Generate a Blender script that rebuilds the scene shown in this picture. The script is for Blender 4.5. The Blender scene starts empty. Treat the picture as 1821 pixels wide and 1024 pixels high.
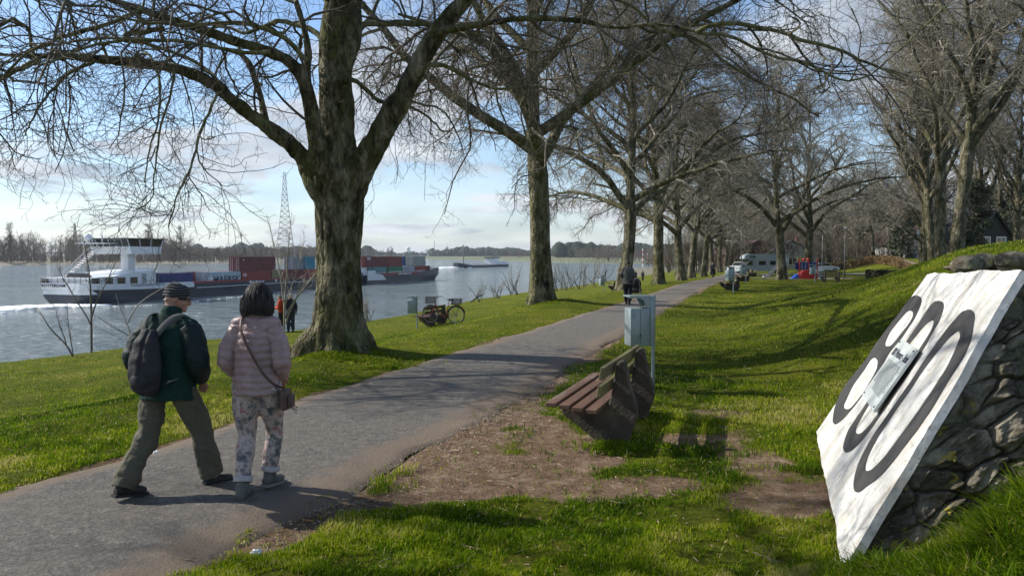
import bpy, bmesh, math, random
import numpy as np
from mathutils import Vector, Matrix
C = bpy.context.scene.collection
SC = bpy.context.scene
R = math.radians
# ------------------------------------------------------------------ camera
CAMH = 2.0; F = 1350.0; PITCH = math.atan(58/F)
cam = bpy.data.objects.new('camera', bpy.data.cameras.new('camera')); C.objects.link(cam)
cam.location = (0, 0, CAMH); cam.rotation_euler = (math.pi/2-PITCH, 0, 0)
cam.data.sensor_width = 36; cam.data.lens = 36*F/1821; cam.data.clip_end = 20000; cam.data.clip_start = 0.1
SC.camera = cam
SC.render.resolution_x = 1024; SC.render.resolution_y = 575
# ------------------------------------------------------------------ light
SUN_EL = R(37); SHX, SHY = 1.0, -0.27            # shadows run along +x, slightly towards the camera
SC.view_settings.view_transform = 'Standard'; SC.view_settings.look = 'None'
SC.view_settings.exposure = 0.38; SC.view_settings.gamma = 1; SC.view_settings.use_curve_mapping = False
sl = bpy.data.lights.new('sun', 'SUN'); sl.energy = 5.0; sl.angle = R(0.5); sl.color = (1, 0.94, 0.84)
sun = bpy.data.objects.new('sun', sl); C.objects.link(sun)
sd = Vector((SHX, SHY, -math.tan(SUN_EL)*math.hypot(SHX, SHY))).normalized()
sun.rotation_euler = sd.to_track_quat('-Z', 'Y').to_euler(); sun.location = (-30, 5, 30)
W = bpy.data.worlds.new('World'); SC.world = W; W.use_nodes = True
wn = W.node_tree.nodes; wl = W.node_tree.links; wn.clear()
def N(nt, t, **k):
    n = nt.nodes.new(t)
    for a, b in k.items(): setattr(n, a, b)
    return n
wt = W.node_tree
sky = N(wt, 'ShaderNodeTexSky', sky_type='NISHITA', sun_disc=False)
sky.sun_elevation = SUN_EL; sky.sun_rotation = math.atan2(-SHX, -SHY) ; sky.air_density = 1.0; sky.dust_density = 0.4; sky.ozone_density = 4.0
tc = N(wt, 'ShaderNodeTexCoord'); sx = N(wt, 'ShaderNodeSeparateXYZ'); wl.new(tc.outputs['Generated'], sx.inputs[0])
def M(nt, op, a, b=None, c=None, clamp=False):
    n = N(nt, 'ShaderNodeMath', operation=op, use_clamp=clamp)
    for i, v in enumerate((a, b, c)):
        if v is None: continue
        if isinstance(v, (int, float)): n.inputs[i].default_value = v
        else: nt.links.new(v, n.inputs[i])
    return n.outputs[0]
zz = M(wt, 'MAXIMUM', sx.outputs['Z'], 0.0); zd = M(wt, 'ADD', zz, 0.16)
cx = N(wt, 'ShaderNodeCombineXYZ'); wl.new(M(wt, 'DIVIDE', sx.outputs['X'], zd), cx.inputs[0]); wl.new(M(wt, 'DIVIDE', sx.outputs['Y'], zd), cx.inputs[1])
nz = N(wt, 'ShaderNodeTexNoise'); nz.inputs['Scale'].default_value = 1.25; nz.inputs['Detail'].default_value = 7; nz.inputs['Roughness'].default_value = 0.55; nz.inputs['Distortion'].default_value = 0.35
mp = N(wt, 'ShaderNodeMapping'); mp.inputs['Location'].default_value = (3.1, 1.7, 0); mp.inputs['Scale'].default_value = (0.7, 0.62, 1)
wl.new(cx.outputs[0], mp.inputs[0]); wl.new(mp.outputs[0], nz.inputs['Vector'])
cr = N(wt, 'ShaderNodeValToRGB'); cr.color_ramp.elements[0].position = 0.50; cr.color_ramp.elements[1].position = 0.575
wl.new(nz.outputs['Fac'], cr.inputs[0])
nz2 = N(wt, 'ShaderNodeTexNoise'); nz2.inputs['Scale'].default_value = 2.2; nz2.inputs['Detail'].default_value = 6
wl.new(mp.outputs[0], nz2.inputs['Vector'])
cc = N(wt, 'ShaderNodeValToRGB'); e = cc.color_ramp.elements
e[0].position = 0.35; e[0].color = (0.30, 0.35, 0.43, 1); e[1].position = 0.62; e[1].color = (0.68, 0.71, 0.75, 1)
wl.new(nz2.outputs['Fac'], cc.inputs[0])
SKYS = 0.12
bs = N(wt, 'ShaderNodeVectorMath', operation='SCALE'); wl.new(sky.outputs[0], bs.inputs[0]); bs.inputs['Scale'].default_value = 1.15
cs = N(wt, 'ShaderNodeVectorMath', operation='SCALE'); wl.new(cc.outputs[0], cs.inputs[0]); cs.inputs['Scale'].default_value = 1/SKYS
# more cloud towards the horizon
hz = M(wt, 'SUBTRACT', 1.0, M(wt, 'MULTIPLY', zz, 5.0), clamp=True)
fac = M(wt, 'MULTIPLY', M(wt, 'MAXIMUM', cr.outputs[0], M(wt, 'MULTIPLY', hz, 0.60)), 0.92)
mx = N(wt, 'ShaderNodeMix', data_type='RGBA'); wl.new(fac, mx.inputs['Factor']); wl.new(bs.outputs[0], mx.inputs['A']); wl.new(cs.outputs[0], mx.inputs['B'])
bg = N(wt, 'ShaderNodeBackground'); bg.inputs[1].default_value = SKYS; wl.new(mx.outputs['Result'], bg.inputs[0])
wo = N(wt, 'ShaderNodeOutputWorld'); wl.new(bg.outputs[0], wo.inputs[0])
# ------------------------------------------------------------------ pixel helpers (photo pixels -> world points on real surfaces)
cp, sp_ = math.cos(PITCH), math.sin(PITCH)
def ray(px, py):
    a, b = (px-910.5)/F, -(py-512)/F
    return np.array([a, cp+b*sp_, -sp_+b*cp])
def P(px, py, z=0.0):
    v = ray(px, py); return np.array([0, 0, CAMH])+v*((z-CAMH)/v[2])
def D(px, py, y):
    v = ray(px, py); return np.array([0, 0, CAMH])+v*(y/v[1])
# ------------------------------------------------------------------ numpy noise
def _h(i, j, s):
    n = (i*374761393+j*668265263+s*974634777) & 0x7fffffff
    n = ((n ^ (n >> 13))*1274126177) & 0x7fffffff
    return ((n ^ (n >> 16)) & 0xffff)/65535.0
def vn(x, y, s=0):
    x = np.asarray(x, float); y = np.asarray(y, float)
    i = np.floor(x).astype(np.int64); j = np.floor(y).astype(np.int64); u = x-i; v = y-j
    u = u*u*(3-2*u); v = v*v*(3-2*v)
    return (_h(i, j, s)*(1-u)+_h(i+1, j, s)*u)*(1-v)+(_h(i, j+1, s)*(1-u)+_h(i+1, j+1, s)*u)*v
def fbm(x, y, s=0, o=4):
    t = 0; a = 0.5
    for k in range(o): t = t+a*vn(np.asarray(x)*2**k, np.asarray(y)*2**k, s+k*7); a *= 0.5
    return t
def vn3(p, s=0):
    return (vn(p[:, 0]+p[:, 2]*0.61, p[:, 1]-p[:, 2]*0.47, s)+vn(p[:, 1]*0.9+p[:, 0]*0.37, p[:, 2]+p[:, 0]*0.21, s+5))*0.5
def S(t):
    t = np.clip(t, 0, 1); return t*t*(3-2*t)
# ------------------------------------------------------------------ object helpers
def tag(o, label=None, cat=None, group=None, kind=None):
    if label: o['label'] = label
    if cat: o['category'] = cat
    if group: o['group'] = group
    if kind: o['kind'] = kind
    return o
def empty(name, loc=(0, 0, 0), rz=0, **k):
    o = bpy.data.objects.new(name, None); C.objects.link(o); o.location = loc; o.rotation_euler = (0, 0, rz); o.empty_display_size = 0.2
    return tag(o, **k)
def npmesh(name, V, quads=None, tris=None, mat=None, parent=None, smooth=True, attrs=None):
    me = bpy.data.meshes.new(name); V = np.asarray(V, np.float32)
    q = np.zeros((0, 4), np.int32) if quads is None or len(quads) == 0 else np.asarray(quads, np.int32)
    t = np.zeros((0, 3), np.int32) if tris is None or len(tris) == 0 else np.asarray(tris, np.int32)
    me.vertices.add(len(V)); me.vertices.foreach_set('co', V.ravel())
    me.loops.add(q.size+t.size); me.loops.foreach_set('vertex_index', np.concatenate([q.ravel(), t.ravel()]))
    me.polygons.add(len(q)+len(t))
    ls = np.concatenate([np.arange(len(q))*4, q.size+np.arange(len(t))*3]).astype(np.int32)
    me.polygons.foreach_set('loop_start', ls)
    me.update(calc_edges=True)
    me.polygons.foreach_set('use_smooth', np.full(len(q)+len(t), bool(smooth)))
    if attrs:
        for k, a in attrs.items():
            at = me.attributes.new(k, 'FLOAT', 'POINT'); at.data.foreach_set('value', np.asarray(a, np.float32))
    if mat: me.materials.append(mat)
    o = bpy.data.objects.new(name, me); C.objects.link(o)
    if parent: o.parent = parent
    return o
class MB:
    def __init__(s): s.v = []; s.q = []; s.t = []; s.n = 0
    def add(s, V, q=None, t=None):
        V = np.asarray(V, float)
        if q is not None and len(q): s.q.append(np.asarray(q, int)+s.n)
        if t is not None and len(t): s.t.append(np.asarray(t, int)+s.n)
        s.v.append(V); s.n += len(V); return s
    def box(s, lo, hi, M4=None):
        x0, y0, z0 = lo; x1, y1, z1 = hi
        V = np.array([[x0,y0,z0],[x1,y0,z0],[x1,y1,z0],[x0,y1,z0],[x0,y0,z1],[x1,y0,z1],[x1,y1,z1],[x0,y1,z1]], float)
        if M4 is not None: V = xf(V, M4)
        return s.add(V, [[0,3,2,1],[4,5,6,7],[0,1,5,4],[1,2,6,5],[2,3,7,6],[3,0,4,7]])
    def bbox(s, lo, hi, b=0.01, M4=None):         # box with chamfered edges
        lo = np.array(lo, float); hi = np.array(hi, float); b = min(b, 0.45*min(hi-lo))
        bm = bmesh.new(); bmesh.ops.create_cube(bm, size=1)
        for v in bm.verts: v.co = Vector((lo+hi)/2)+Vector([v.co[i]*(hi[i]-lo[i]) for i in range(3)])
        bmesh.ops.bevel(bm, geom=bm.edges[:], offset=b, segments=2, affect='EDGES', profile=0.5)
        s.bm(bm, M4); return s
    def bm(s, bm, M4=None):
        bm.verts.ensure_lookup_table(); bmesh.ops.triangulate(bm, faces=[f for f in bm.faces if len(f.verts) > 4])
        V = np.array([v.co[:] for v in bm.verts]); bm.verts.index_update()
        q = [[v.index for v in f.verts] for f in bm.faces if len(f.verts) == 4]; t = [[v.index for v in f.verts] for f in bm.faces if len(f.verts) == 3]
        bm.free()
        if M4 is not None: V = xf(V, M4)
        s.add(V, q, t)
    def tube(s, pts, rad, n=8, cap=True, flat=None, ax=None):
        V, q = tubes(np.asarray(pts, float)[None], np.broadcast_to(np.asarray(rad, float), (len(pts),))[None], n, flat=flat, ax=ax)
        K = len(pts); t = []
        if cap:
            V = np.vstack([V, pts[0], pts[-1]])
            for i in range(n): t += [[K*n, (i+1) % n, i], [K*n+1, (K-1)*n+i, (K-1)*n+(i+1) % n]]
        return s.add(V, q, t)
    def cyl(s, a, b, r, r2=None, n=12): return s.tube([a, b], [r, r if r2 is None else r2], n)
    def ell(s, c, r, n=16, m=10, M4=None):
        th = np.linspace(0, math.pi, m+1)[1:-1]; ph = np.arange(n)*2*math.pi/n
        V = [[math.sin(a)*math.cos(b), math.sin(a)*math.sin(b), math.cos(a)] for a in th for b in ph]+[[0,0,1],[0,0,-1]]
        V = np.array(V)*np.array(r)
        if M4 is not None: V = xf(V, M4)
        V = V+np.array(c); q = []; t = []
        for i in range(m-2):
            for j in range(n): q.append([i*n+j, (i+1)*n+j, (i+1)*n+(j+1) % n, i*n+(j+1) % n])
        T = (m-1)*n
        for j in range(n): t += [[T, j, (j+1) % n], [T+1, (m-2)*n+(j+1) % n, (m-2)*n+j]]
        return s.add(V, q, t)
    def prism(s, poly, axis, a, b, M4=None):      # poly in the two other axes, extruded along axis from a to b
        n = len(poly); V = []
        for w in (a, b):
            for (u, v) in poly:
                c = [u, v]; c.insert(axis, w); V.append(c)
        V = np.array(V, float)
        if M4 is not None: V = xf(V, M4)
        bm = bmesh.new(); vs = [bm.verts.new(c) for c in V]
        bm.faces.new(vs[:n]); bm.faces.new(vs[n:][::-1])
        for i in range(n): bm.faces.new([vs[i], vs[n+i], vs[n+(i+1) % n], vs[(i+1) % n]])
        bmesh.ops.recalc_face_normals(bm, faces=bm.faces[:]); s.bm(bm); return s
    def build(s, name, mat=None, parent=None, smooth=False, **k):
        q = np.vstack(s.q) if s.q else None; t = np.vstack(s.t) if s.t else None
        o = npmesh(name, np.vstack(s.v), q, t, mat, parent, smooth)
        if smooth == 'auto':
            o.data.set_sharp_from_angle(angle=R(35))
        return tag(o, **k)
def xf(V, M4):
    m = np.array(M4); return V@m[:3, :3].T+m[:3, 3]
def tubes(P_, Rd, n, flat=None, ax=None):
    """P_ (M,K,3), Rd (M,K) -> verts, quads; parallel transported frames"""
    M_, K = P_.shape[:2]
    T = np.gradient(P_, axis=1); T /= np.linalg.norm(T, axis=2, keepdims=True)+1e-9
    if ax is not None: ref = np.broadcast_to(np.array(ax, float), (M_, 3)).copy()
    else:
        ref = np.where(np.abs(T[:, :1, 2]) < 0.8, 1.0, 0.0)*np.array([[0, 0, 1.0]])+np.where(np.abs(T[:, :1, 2]) < 0.8, 0.0, 1.0)*np.array([[1.0, 0, 0]])
    a = np.arange(n)*2*math.pi/n; out = np.empty((M_, K, n, 3)); nn = ref
    for k in range(K):
        t = T[:, k]; nn = nn-(nn*t).sum(1, keepdims=True)*t; nn = nn/(np.linalg.norm(nn, axis=1, keepdims=True)+1e-9); b = np.cross(t, nn)
        r = Rd[:, k][:, None, None]; f = 1.0 if flat is None else flat
        out[:, k] = P_[:, k][:, None]+r*(np.cos(a)[None, :, None]*nn[:, None]+f*np.sin(a)[None, :, None]*b[:, None])
    base = (np.arange(M_)*K*n)[:, None, None]+(np.arange(K-1)*n)[None, :, None]; i = np.arange(n)[None, None]; j = (i+1) % n
    q = np.stack([base+i, base+j, base+n+j, base+n+i], -1).reshape(-1, 4)
    return out.reshape(-1, 3), q
def copytree(o, parent=None):
    c = o.copy(); C.objects.link(c)
    if parent: c.parent = parent
    for ch in list(o.children): copytree(ch, c)
    return c
def remesh(mb, voxel, name, mat, parent=None, smooth=6, disp=None, **k):
    o = mb.build('tmp'); m = o.modifiers.new('r', 'REMESH'); m.mode = 'VOXEL'; m.voxel_size = voxel
    s_ = o.modifiers.new('s', 'SMOOTH'); s_.iterations = smooth; s_.factor = 0.5
    dg = bpy.context.evaluated_depsgraph_get(); me = bpy.data.meshes.new_from_object(o.evaluated_get(dg)); old = o.data
    bpy.data.objects.remove(o); bpy.data.meshes.remove(old)
    me.name = name; me.materials.clear(); me.materials.append(mat)
    nv = len(me.vertices); V = np.empty(nv*3, np.float32); me.vertices.foreach_get('co', V); V = V.reshape(-1, 3)
    if disp is not None:
        Nn = np.empty(nv*3, np.float32); me.vertices.foreach_get('normal', Nn); Nn = Nn.reshape(-1, 3)
        V = V+Nn*np.asarray(disp(V, Nn))[:, None]; me.vertices.foreach_set('co', V.astype(np.float32).ravel()); me.update()
    me.polygons.foreach_set('use_smooth', np.ones(len(me.polygons), bool))
    o = bpy.data.objects.new(name, me); C.objects.link(o)
    if parent: o.parent = parent
    return tag(o, **k)
# ------------------------------------------------------------------ materials
MAT = {}
def mat(name, col=None, rough=0.6, metal=0.0, var=0.0, scale=8.0, bump=0.0, bscale=30.0, spec=0.5, stretch=None, dirt=None, dscale=3.0, dlo=0.5, dhi=0.7, coord='Object', **k):
    """procedural principled material: colour noise, optional dirt colour patches and bump"""
    if name in MAT: return MAT[name]
    m = bpy.data.materials.new(name); m.use_nodes = True; nt = m.node_tree; b = nt.nodes['Principled BSDF']
    b.inputs['Roughness'].default_value = rough; b.inputs['Metallic'].default_value = metal; b.inputs['Specular IOR Level'].default_value = spec
    tc = N(nt, 'ShaderNodeTexCoord'); mp = N(nt, 'ShaderNodeMapping'); nt.links.new(tc.outputs[coord], mp.inputs[0])
    if stretch: mp.inputs['Scale'].default_value = stretch
    n1 = N(nt, 'ShaderNodeTexNoise'); n1.inputs['Scale'].default_value = scale; n1.inputs['Detail'].default_value = 6; nt.links.new(mp.outputs[0], n1.inputs['Vector'])
    r = N(nt, 'ShaderNodeValToRGB'); e = r.color_ramp.elements; c = np.array(col[:3])
    e[0].position = 0.3; e[0].color = (*(c*(1-var)), 1); e[1].position = 0.7; e[1].color = (*np.minimum(c*(1+var), 1), 1)
    nt.links.new(n1.outputs['Fac'], r.inputs[0]); out = r.outputs[0]
    if dirt is not None:
        n2 = N(nt, 'ShaderNodeTexNoise'); n2.inputs['Scale'].default_value = dscale; n2.inputs['Detail'].default_value = 8; n2.inputs['Roughness'].default_value = 0.65; nt.links.new(mp.outputs[0], n2.inputs['Vector'])
        r2 = N(nt, 'ShaderNodeValToRGB'); r2.color_ramp.elements[0].position = dlo; r2.color_ramp.elements[1].position = dhi; nt.links.new(n2.outputs['Fac'], r2.inputs[0])
        mx = N(nt, 'ShaderNodeMix', data_type='RGBA'); nt.links.new(r2.outputs[0], mx.inputs['Factor']); nt.links.new(out, mx.inputs['A']); mx.inputs['B'].default_value = (*dirt, 1); out = mx.outputs['Result']
    nt.links.new(out, b.inputs['Base Color'])
    if bump:
        n3 = N(nt, 'ShaderNodeTexNoise'); n3.inputs['Scale'].default_value = bscale; n3.inputs['Detail'].default_value = 6; nt.links.new(mp.outputs[0], n3.inputs['Vector'])
        bp = N(nt, 'ShaderNodeBump'); bp.inputs['Strength'].default_value = 1.0; bp.inputs['Distance'].default_value = bump; nt.links.new(n3.outputs['Fac'], bp.inputs['Height']); nt.links.new(bp.outputs[0], b.inputs['Normal'])
    MAT[name] = m; return m
def ramp(nt, src, stops):
    r = N(nt, 'ShaderNodeValToRGB'); e = r.color_ramp.elements
    while len(e) < len(stops): e.new(0.5)
    for i, (p, c) in enumerate(stops): e[i].position = p; e[i].color = (*c, 1)
    nt.links.new(src, r.inputs[0]); return r.outputs[0]
def noise(nt, vec, sc, det=6, ro=0.5, dist=0.0):
    n = N(nt, 'ShaderNodeTexNoise'); n.inputs['Scale'].default_value = sc; n.inputs['Detail'].default_value = det; n.inputs['Roughness'].default_value = ro; n.inputs['Distortion'].default_value = dist
    nt.links.new(vec, n.inputs['Vector']); return n.outputs['Fac']
def mixc(nt, f, a, b):
    mx = N(nt, 'ShaderNodeMix', data_type='RGBA')
    for v, k in ((f, 'Factor'), (a, 'A'), (b, 'B')):
        if isinstance(v, (int, float)): mx.inputs[k].default_value = v
        elif isinstance(v, tuple): mx.inputs[k].default_value = (*v, 1)
        else: nt.links.new(v, mx.inputs[k])
    return mx.outputs['Result']
def bumpn(nt, h, dist, b, strength=1.0):
    bp = N(nt, 'ShaderNodeBump'); bp.inputs['Distance'].default_value = dist; bp.inputs['Strength'].default_value = strength; nt.links.new(h, bp.inputs['Height']); nt.links.new(bp.outputs[0], b.inputs['Normal'])
def newmat(name):
    m = bpy.data.materials.new(name); m.use_nodes = True; nt = m.node_tree; return m, nt, nt.nodes['Principled BSDF'], N(nt, 'ShaderNodeTexCoord').outputs['Object']
# ------------------------------------------------------------------ terrain
def interp(y, pts): return np.interp(y, [p[0] for p in pts], [p[1] for p in pts])
PR = [(-15,-8.6),(0,-3.75),(5,-1.96),(5.6,-1.72),(6.5,-1.27),(7.6,-.97),(8.8,-.54),(11,.24),(18.2,2.55),(27.5,5.55),(33.3,7.5),(67.5,18.9),(120,36.6),(700,232)]
PL = [(-15,-11.8),(0,-6.8),(6.4,-4.3),(7.65,-3.75),(8.7,-3.45),(10.6,-2.95),(13.1,-2.1),(14.9,-1.4),(17.4,-.47),(20,.34),(26.7,2.64),(31,4.4),(67.5,16.2),(120,33.9),(700,229)]
XB = [(-15,-31),(10,-26),(28,-19.2),(32.5,-15.5),(36,-10.8),(41,-8.3),(48,-6.1),(75,-3.4),(99,1.4),(113,7.5),(133,14.8),(148,20),(200,38),(700,205)]
XS = [(-15,-41),(10,-36),(30,-27),(48,-14),(75,-11),(100,-6),(133,7),(150,13),(200,30),(300,44),(400,53),(460,95),(700,190)]
VP = [(0,0),(2.2,-.02),(4,-.36),(6.6,-.90),(8.7,-1.16),(12,-1.4),(17.4,-1.75),(25,-2.2),(40,-3)]
def height(x, y, fine=True):
    x = np.asarray(x, float); y = np.asarray(y, float)
    base = -0.8*S((y-36)/80)
    xr = interp(y, PR); xl = interp(y, PL); xb = interp(y, XB); xs = interp(y, XS)
    t = (x-xr)*0.945
    near = S((14.5-y)/5)
    hump = 2.38*S((t-1.6-2.5*near)/(8.8-2.0*near))*(1-S((y-21-1.9*np.maximum(t-10.5, -3))/34))
    hump = hump+1.1*np.exp(-((x-3.0)**2+(y-3.2)**2)/1.1)+.55*np.exp(-((x-4.2)**2+(y-3.6)**2)/1.2)
    hump = np.maximum(hump, 2.38*S((t-9)/6)*S((y-2)/6)*(1-S((y-30-1.9*(t-11))/30)))
    dk = 2.2*S((y-104-0.15*(x-40))/30)*S((t-14)/12)
    z = base+np.maximum(hump, dk)
    # foot of the river side verge and bank
    lat = np.maximum((xl-x)*.945, 0); z = z+(interp(lat-.3, VP)+interp(lat, VP)+interp(lat+.3, VP))/3
    u = (x-xb)/(xs-xb-1e-6)                     # 0 at the edge of the grass, 1 at the waterline
    z = np.where(x < xb, z+(-5.0-z)*np.clip(u, 0, 1.6)**0.9, z)
    if fine:
        onp = S(np.minimum(x-xl, xr-x)/0.5+0.3)
        z = z+(fbm(x*0.35, y*0.35, 3, 3)-0.45)*0.16*(1-onp)*S(y/6+0.5)+(vn(x*1.7, y*1.7, 9)-0.5)*0.035*(1-onp)
        z = z+0.20*np.exp(-((x+3.56)**2+(y-15.4)**2)/1.3)+0.3*np.exp(-((x-1.35)**2+(y-31.2)**2)/3.0)
    return z
def G(px, py):
    v = ray(px, py); t = 2.0
    for _ in range(400):
        p = np.array([0, 0, CAMH])+v*t; dz = p[2]-float(height(p[0], p[1]))
        if dz < 0.01: break
        t += max(dz*0.5, 0.01) if v[2] < 0 else max(dz*0.5, 0.2)
    return np.array([p[0], p[1], float(height(p[0], p[1]))])
def onG(x, y, dz=0.0): return (x, y, float(height(x, y))+dz)
def soil(x, y):
    """bare-earth amount 0..1"""
    x = np.asarray(x, float); y = np.asarray(y, float)
    xr = interp(y, PR); t = x-xr; n = fbm(x*1.3, y*1.3, 21, 4)
    wid = np.interp(y, [0, 4.5, 5.4, 5.95, 6.25, 6.6, 7.4, 8.5, 9.5, 11, 14, 40, 80], [.2, .2, .25, .38, 1.2, 2.1, 2.25, 1.35, .8, .42, .2, .1, .05])
    a = S((wid-t)/0.5+0.3)*S(t/0.15+1)
    # tongue of grass within the worn earth
    def el(cx, cy, rx, ry, rot=0.33):
        dx, dy = x-cx, y-cy; c, s = math.cos(rot), math.sin(rot); u = (dx*c+dy*s)/rx; v = (-dx*s+dy*c)/ry
        return S(1.6-np.sqrt(u*u+v*v)*1.3)
    a = a*(1-0.95*el(-0.95, 6.75, .34, .52, -0.5)) 
    a = np.maximum(a, el(0.95, 6.55, 0.95, .36, 0.1)); a = np.maximum(a, el(2.3, 6.2, .85, .5, 0.2)*0.9); a = np.maximum(a, 0.85*el(2.35, 7.6, .45, 1.0, -0.1))
    a = np.maximum(a, 0.8*el(0.1, 6.9, .9, .5)); a = np.maximum(a, 0.7*el(1.9, 8.0, .5, .35)); a = np.maximum(a, 0.7*el(2.55, 9.4, .6, .35))
    a = a*(1-.9*el(1.05, 7.75, .42, .3, 0))
    lt = interp(y, PL)-x; a = np.maximum(a, S((0.13-lt)/0.1)*S(lt/0.05+1)*0.8)
    return np.clip(a+((n-0.47)*2.0+(fbm(x*5, y*5, 33, 3)-.45)*1.1)*(a > 0.02), 0, 1)*(a > 0.02)
def strip_ground():
    ys = [-14.0]
    while ys[-1] < 690:
        y = ys[-1]; ys.append(y+(0.5 if y < 2 else 0.045 if y < 12 else 0.045*(y/12)**1.9))
    ys = np.array(ys)
    ts = np.concatenate([np.linspace(-1, -0.02, 40), [0.0]])
    a = np.linspace(0, 1, 420)
    X = []
    for y in ys:
        lo = float(interp(y, XS))-6; lx = float(interp(y, XB)); hi = float(interp(y, PR))+14+max(y, 5)*1.05
        # dense in the middle
        k = np.concatenate([np.linspace(lo, lx-0.3, 30, endpoint=False), np.linspace(lx-.3, float(interp(y, PR))+8, 300, endpoint=False), np.linspace(float(interp(y, PR))+8, hi, 70)])
        X.append(k)
    X = np.array(X); Y = np.broadcast_to(ys[:, None], X.shape)
    Z = height(X, Y)
    xr = interp(Y, PR); xl = interp(Y, PL); on = (X > xl+0.06) & (X < xr-0.06)
    so = soil(X, Y); Z = Z-0.018*so-np.where(on, 0.05, 0)
    Z = Z+so*(fbm(X*6, Y*6, 40, 3)-0.45)*0.03
    n, m = X.shape; idx = np.arange(n*m).reshape(n, m)
    q = np.stack([idx[:-1, :-1], idx[:-1, 1:], idx[1:, 1:], idx[1:, :-1]], -1).reshape(-1, 4)
    rough = S((interp(Y, XB)-X)/1.5)
    return npmesh('ground', np.stack([X, Y, Z], -1).reshape(-1, 3), q, None, M_ground, attrs={'soil': so.ravel(), 'bank': rough.ravel()})
m, nt, b, oc = newmat('ground'); M_ground = m
at = N(nt, 'ShaderNodeAttribute', attribute_name='soil').outputs['Fac']; bk = N(nt, 'ShaderNodeAttribute', attribute_name='bank').outputs['Fac']
g1 = noise(nt, oc, 0.6, 5); g2 = noise(nt, oc, 16, 7, 0.9); g3 = noise(nt, oc, 70, 3, 0.7)
gc = ramp(nt, g2, [(0.34, (0.035, 0.030, 0.012)), (0.45, (0.065, 0.085, 0.010)), (0.55, (0.13, 0.16, 0.012)), (0.68, (0.27, 0.26, 0.07))])
gc = mixc(nt, M(nt, 'MULTIPLY', M(nt, 'SUBTRACT', g1, 0.42, clamp=True), 2.2, clamp=True), gc, (0.20, 0.19, 0.02))
s2 = noise(nt, oc, 5, 8, 0.65); s3 = noise(nt, oc, 60, 5, 0.7)
s4 = noise(nt, oc, 26, 6, 0.9); sc_ = mixc(nt, M(nt, 'MULTIPLY', ramp(nt, s4, [(.38, (1, 1, 1)), (.5, (0, 0, 0))]), .8), ramp(nt, s2, [(0.3, (0.17, 0.11, 0.072)), (0.52, (0.30, 0.205, 0.14)), (0.68, (0.46, 0.35, 0.255))]), (0.06, 0.042, 0.028)); sc_ = mixc(nt, M(nt, 'MULTIPLY', ramp(nt, s4, [(.58, (0, 0, 0)), (.66, (1, 1, 1))]), .6), sc_, (.45, .37, .28))
col = mixc(nt, ramp(nt, M(nt, 'ADD', at, M(nt, 'MULTIPLY', M(nt, 'SUBTRACT', g3, 0.5), 0.5)), [(0.3, (0, 0, 0)), (0.62, (1, 1, 1))]), gc, sc_)
col = mixc(nt, bk, col, ramp(nt, s2, [(0.35, (0.10, 0.10, 0.06)), (0.6, (0.24, 0.215, 0.17))]))
nt.links.new(col, b.inputs['Base Color']); b.inputs['Roughness'].default_value = 0.95; b.inputs['Specular IOR Level'].default_value = 0.05
bumpn(nt, M(nt, 'ADD', M(nt, 'MULTIPLY', g2, 1.0), M(nt, 'MULTIPLY', noise(nt, oc, 28, 5, .85), 1.0)), 0.06, b)
ground = strip_ground(); tag(ground, kind='structure')
# path
m, nt, b, oc = newmat('asphalt')
n1 = M(nt, 'ADD', M(nt, 'MULTIPLY', noise(nt, oc, 34, 5, 1.0), .62), M(nt, 'MULTIPLY', noise(nt, oc, 9, 5, 0.9), .38)); n2 = noise(nt, oc, 1.1, 6, 0.6); n3 = noise(nt, oc, 7, 7, 0.7); vo = N(nt, 'ShaderNodeTexVoronoi'); vo.inputs['Scale'].default_value = 140; nt.links.new(oc, vo.inputs['Vector'])
c = ramp(nt, n1, [(0.36, (0.03, 0.029, 0.027)), (0.5, (0.13, 0.12, 0.107)), (0.64, (0.36, 0.325, 0.28))])
c = mixc(nt, M(nt, 'MULTIPLY', ramp(nt, n2, [(0.4, (0, 0, 0)), (0.65, (1, 1, 1))]), 0.45), c, (0.16, 0.14, 0.12))
c = mixc(nt, M(nt, 'MULTIPLY', ramp(nt, n3, [(0.55, (0, 0, 0)), (0.75, (1, 1, 1))]), 0.5), c, (0.085, 0.08, 0.075))
ed = N(nt, 'ShaderNodeAttribute', attribute_name='edge').outputs['Fac']
c = mixc(nt, ramp(nt, M(nt, 'ADD', ed, M(nt, 'SUBTRACT', n3, 0.5)), [(0.45, (0, 0, 0)), (0.8, (1, 1, 1))]), c, (0.20, 0.155, 0.115))
nt.links.new(c, b.inputs['Base Color']); b.inputs['Roughness'].default_value = 0.85; b.inputs['Specular IOR Level'].default_value = 0.3
bumpn(nt, M(nt, 'ADD', n1, M(nt, 'MULTIPLY', noise(nt, oc, 30, 4, .8), 1.5)), 0.02, b); M_asph = m
ys = [-14.0]
while ys[-1] < 330: y = ys[-1]; ys.append(y+(0.4 if y < 2 else 0.04 if y < 12 else 0.04*(y/12)**1.6))
ys = np.array(ys); w = np.linspace(0, 1, 41)
lx = interp(ys, PL)+(fbm(ys*1.6, ys*0+3, 50, 4)-0.47)*0.30; rx = interp(ys, PR)+(fbm(ys*1.3, ys*0+8, 60, 4)-0.47)*0.45
X = lx[:, None]*(1-w)+rx[:, None]*w; Y = np.broadcast_to(ys[:, None], X.shape)
Z = height(X, Y)+0.006+0.02*np.minimum(1, np.minimum(w, 1-w)*8)+(fbm(X*.8, Y*.8, 70, 2)-.37)*.02
Z[:, 0] -= 0.03; Z[:, -1] -= 0.03
eg = 1-S(np.minimum(w*4, (1-w)*2.6)); n_, m_ = X.shape; idx = np.arange(n_*m_).reshape(n_, m_)
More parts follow.
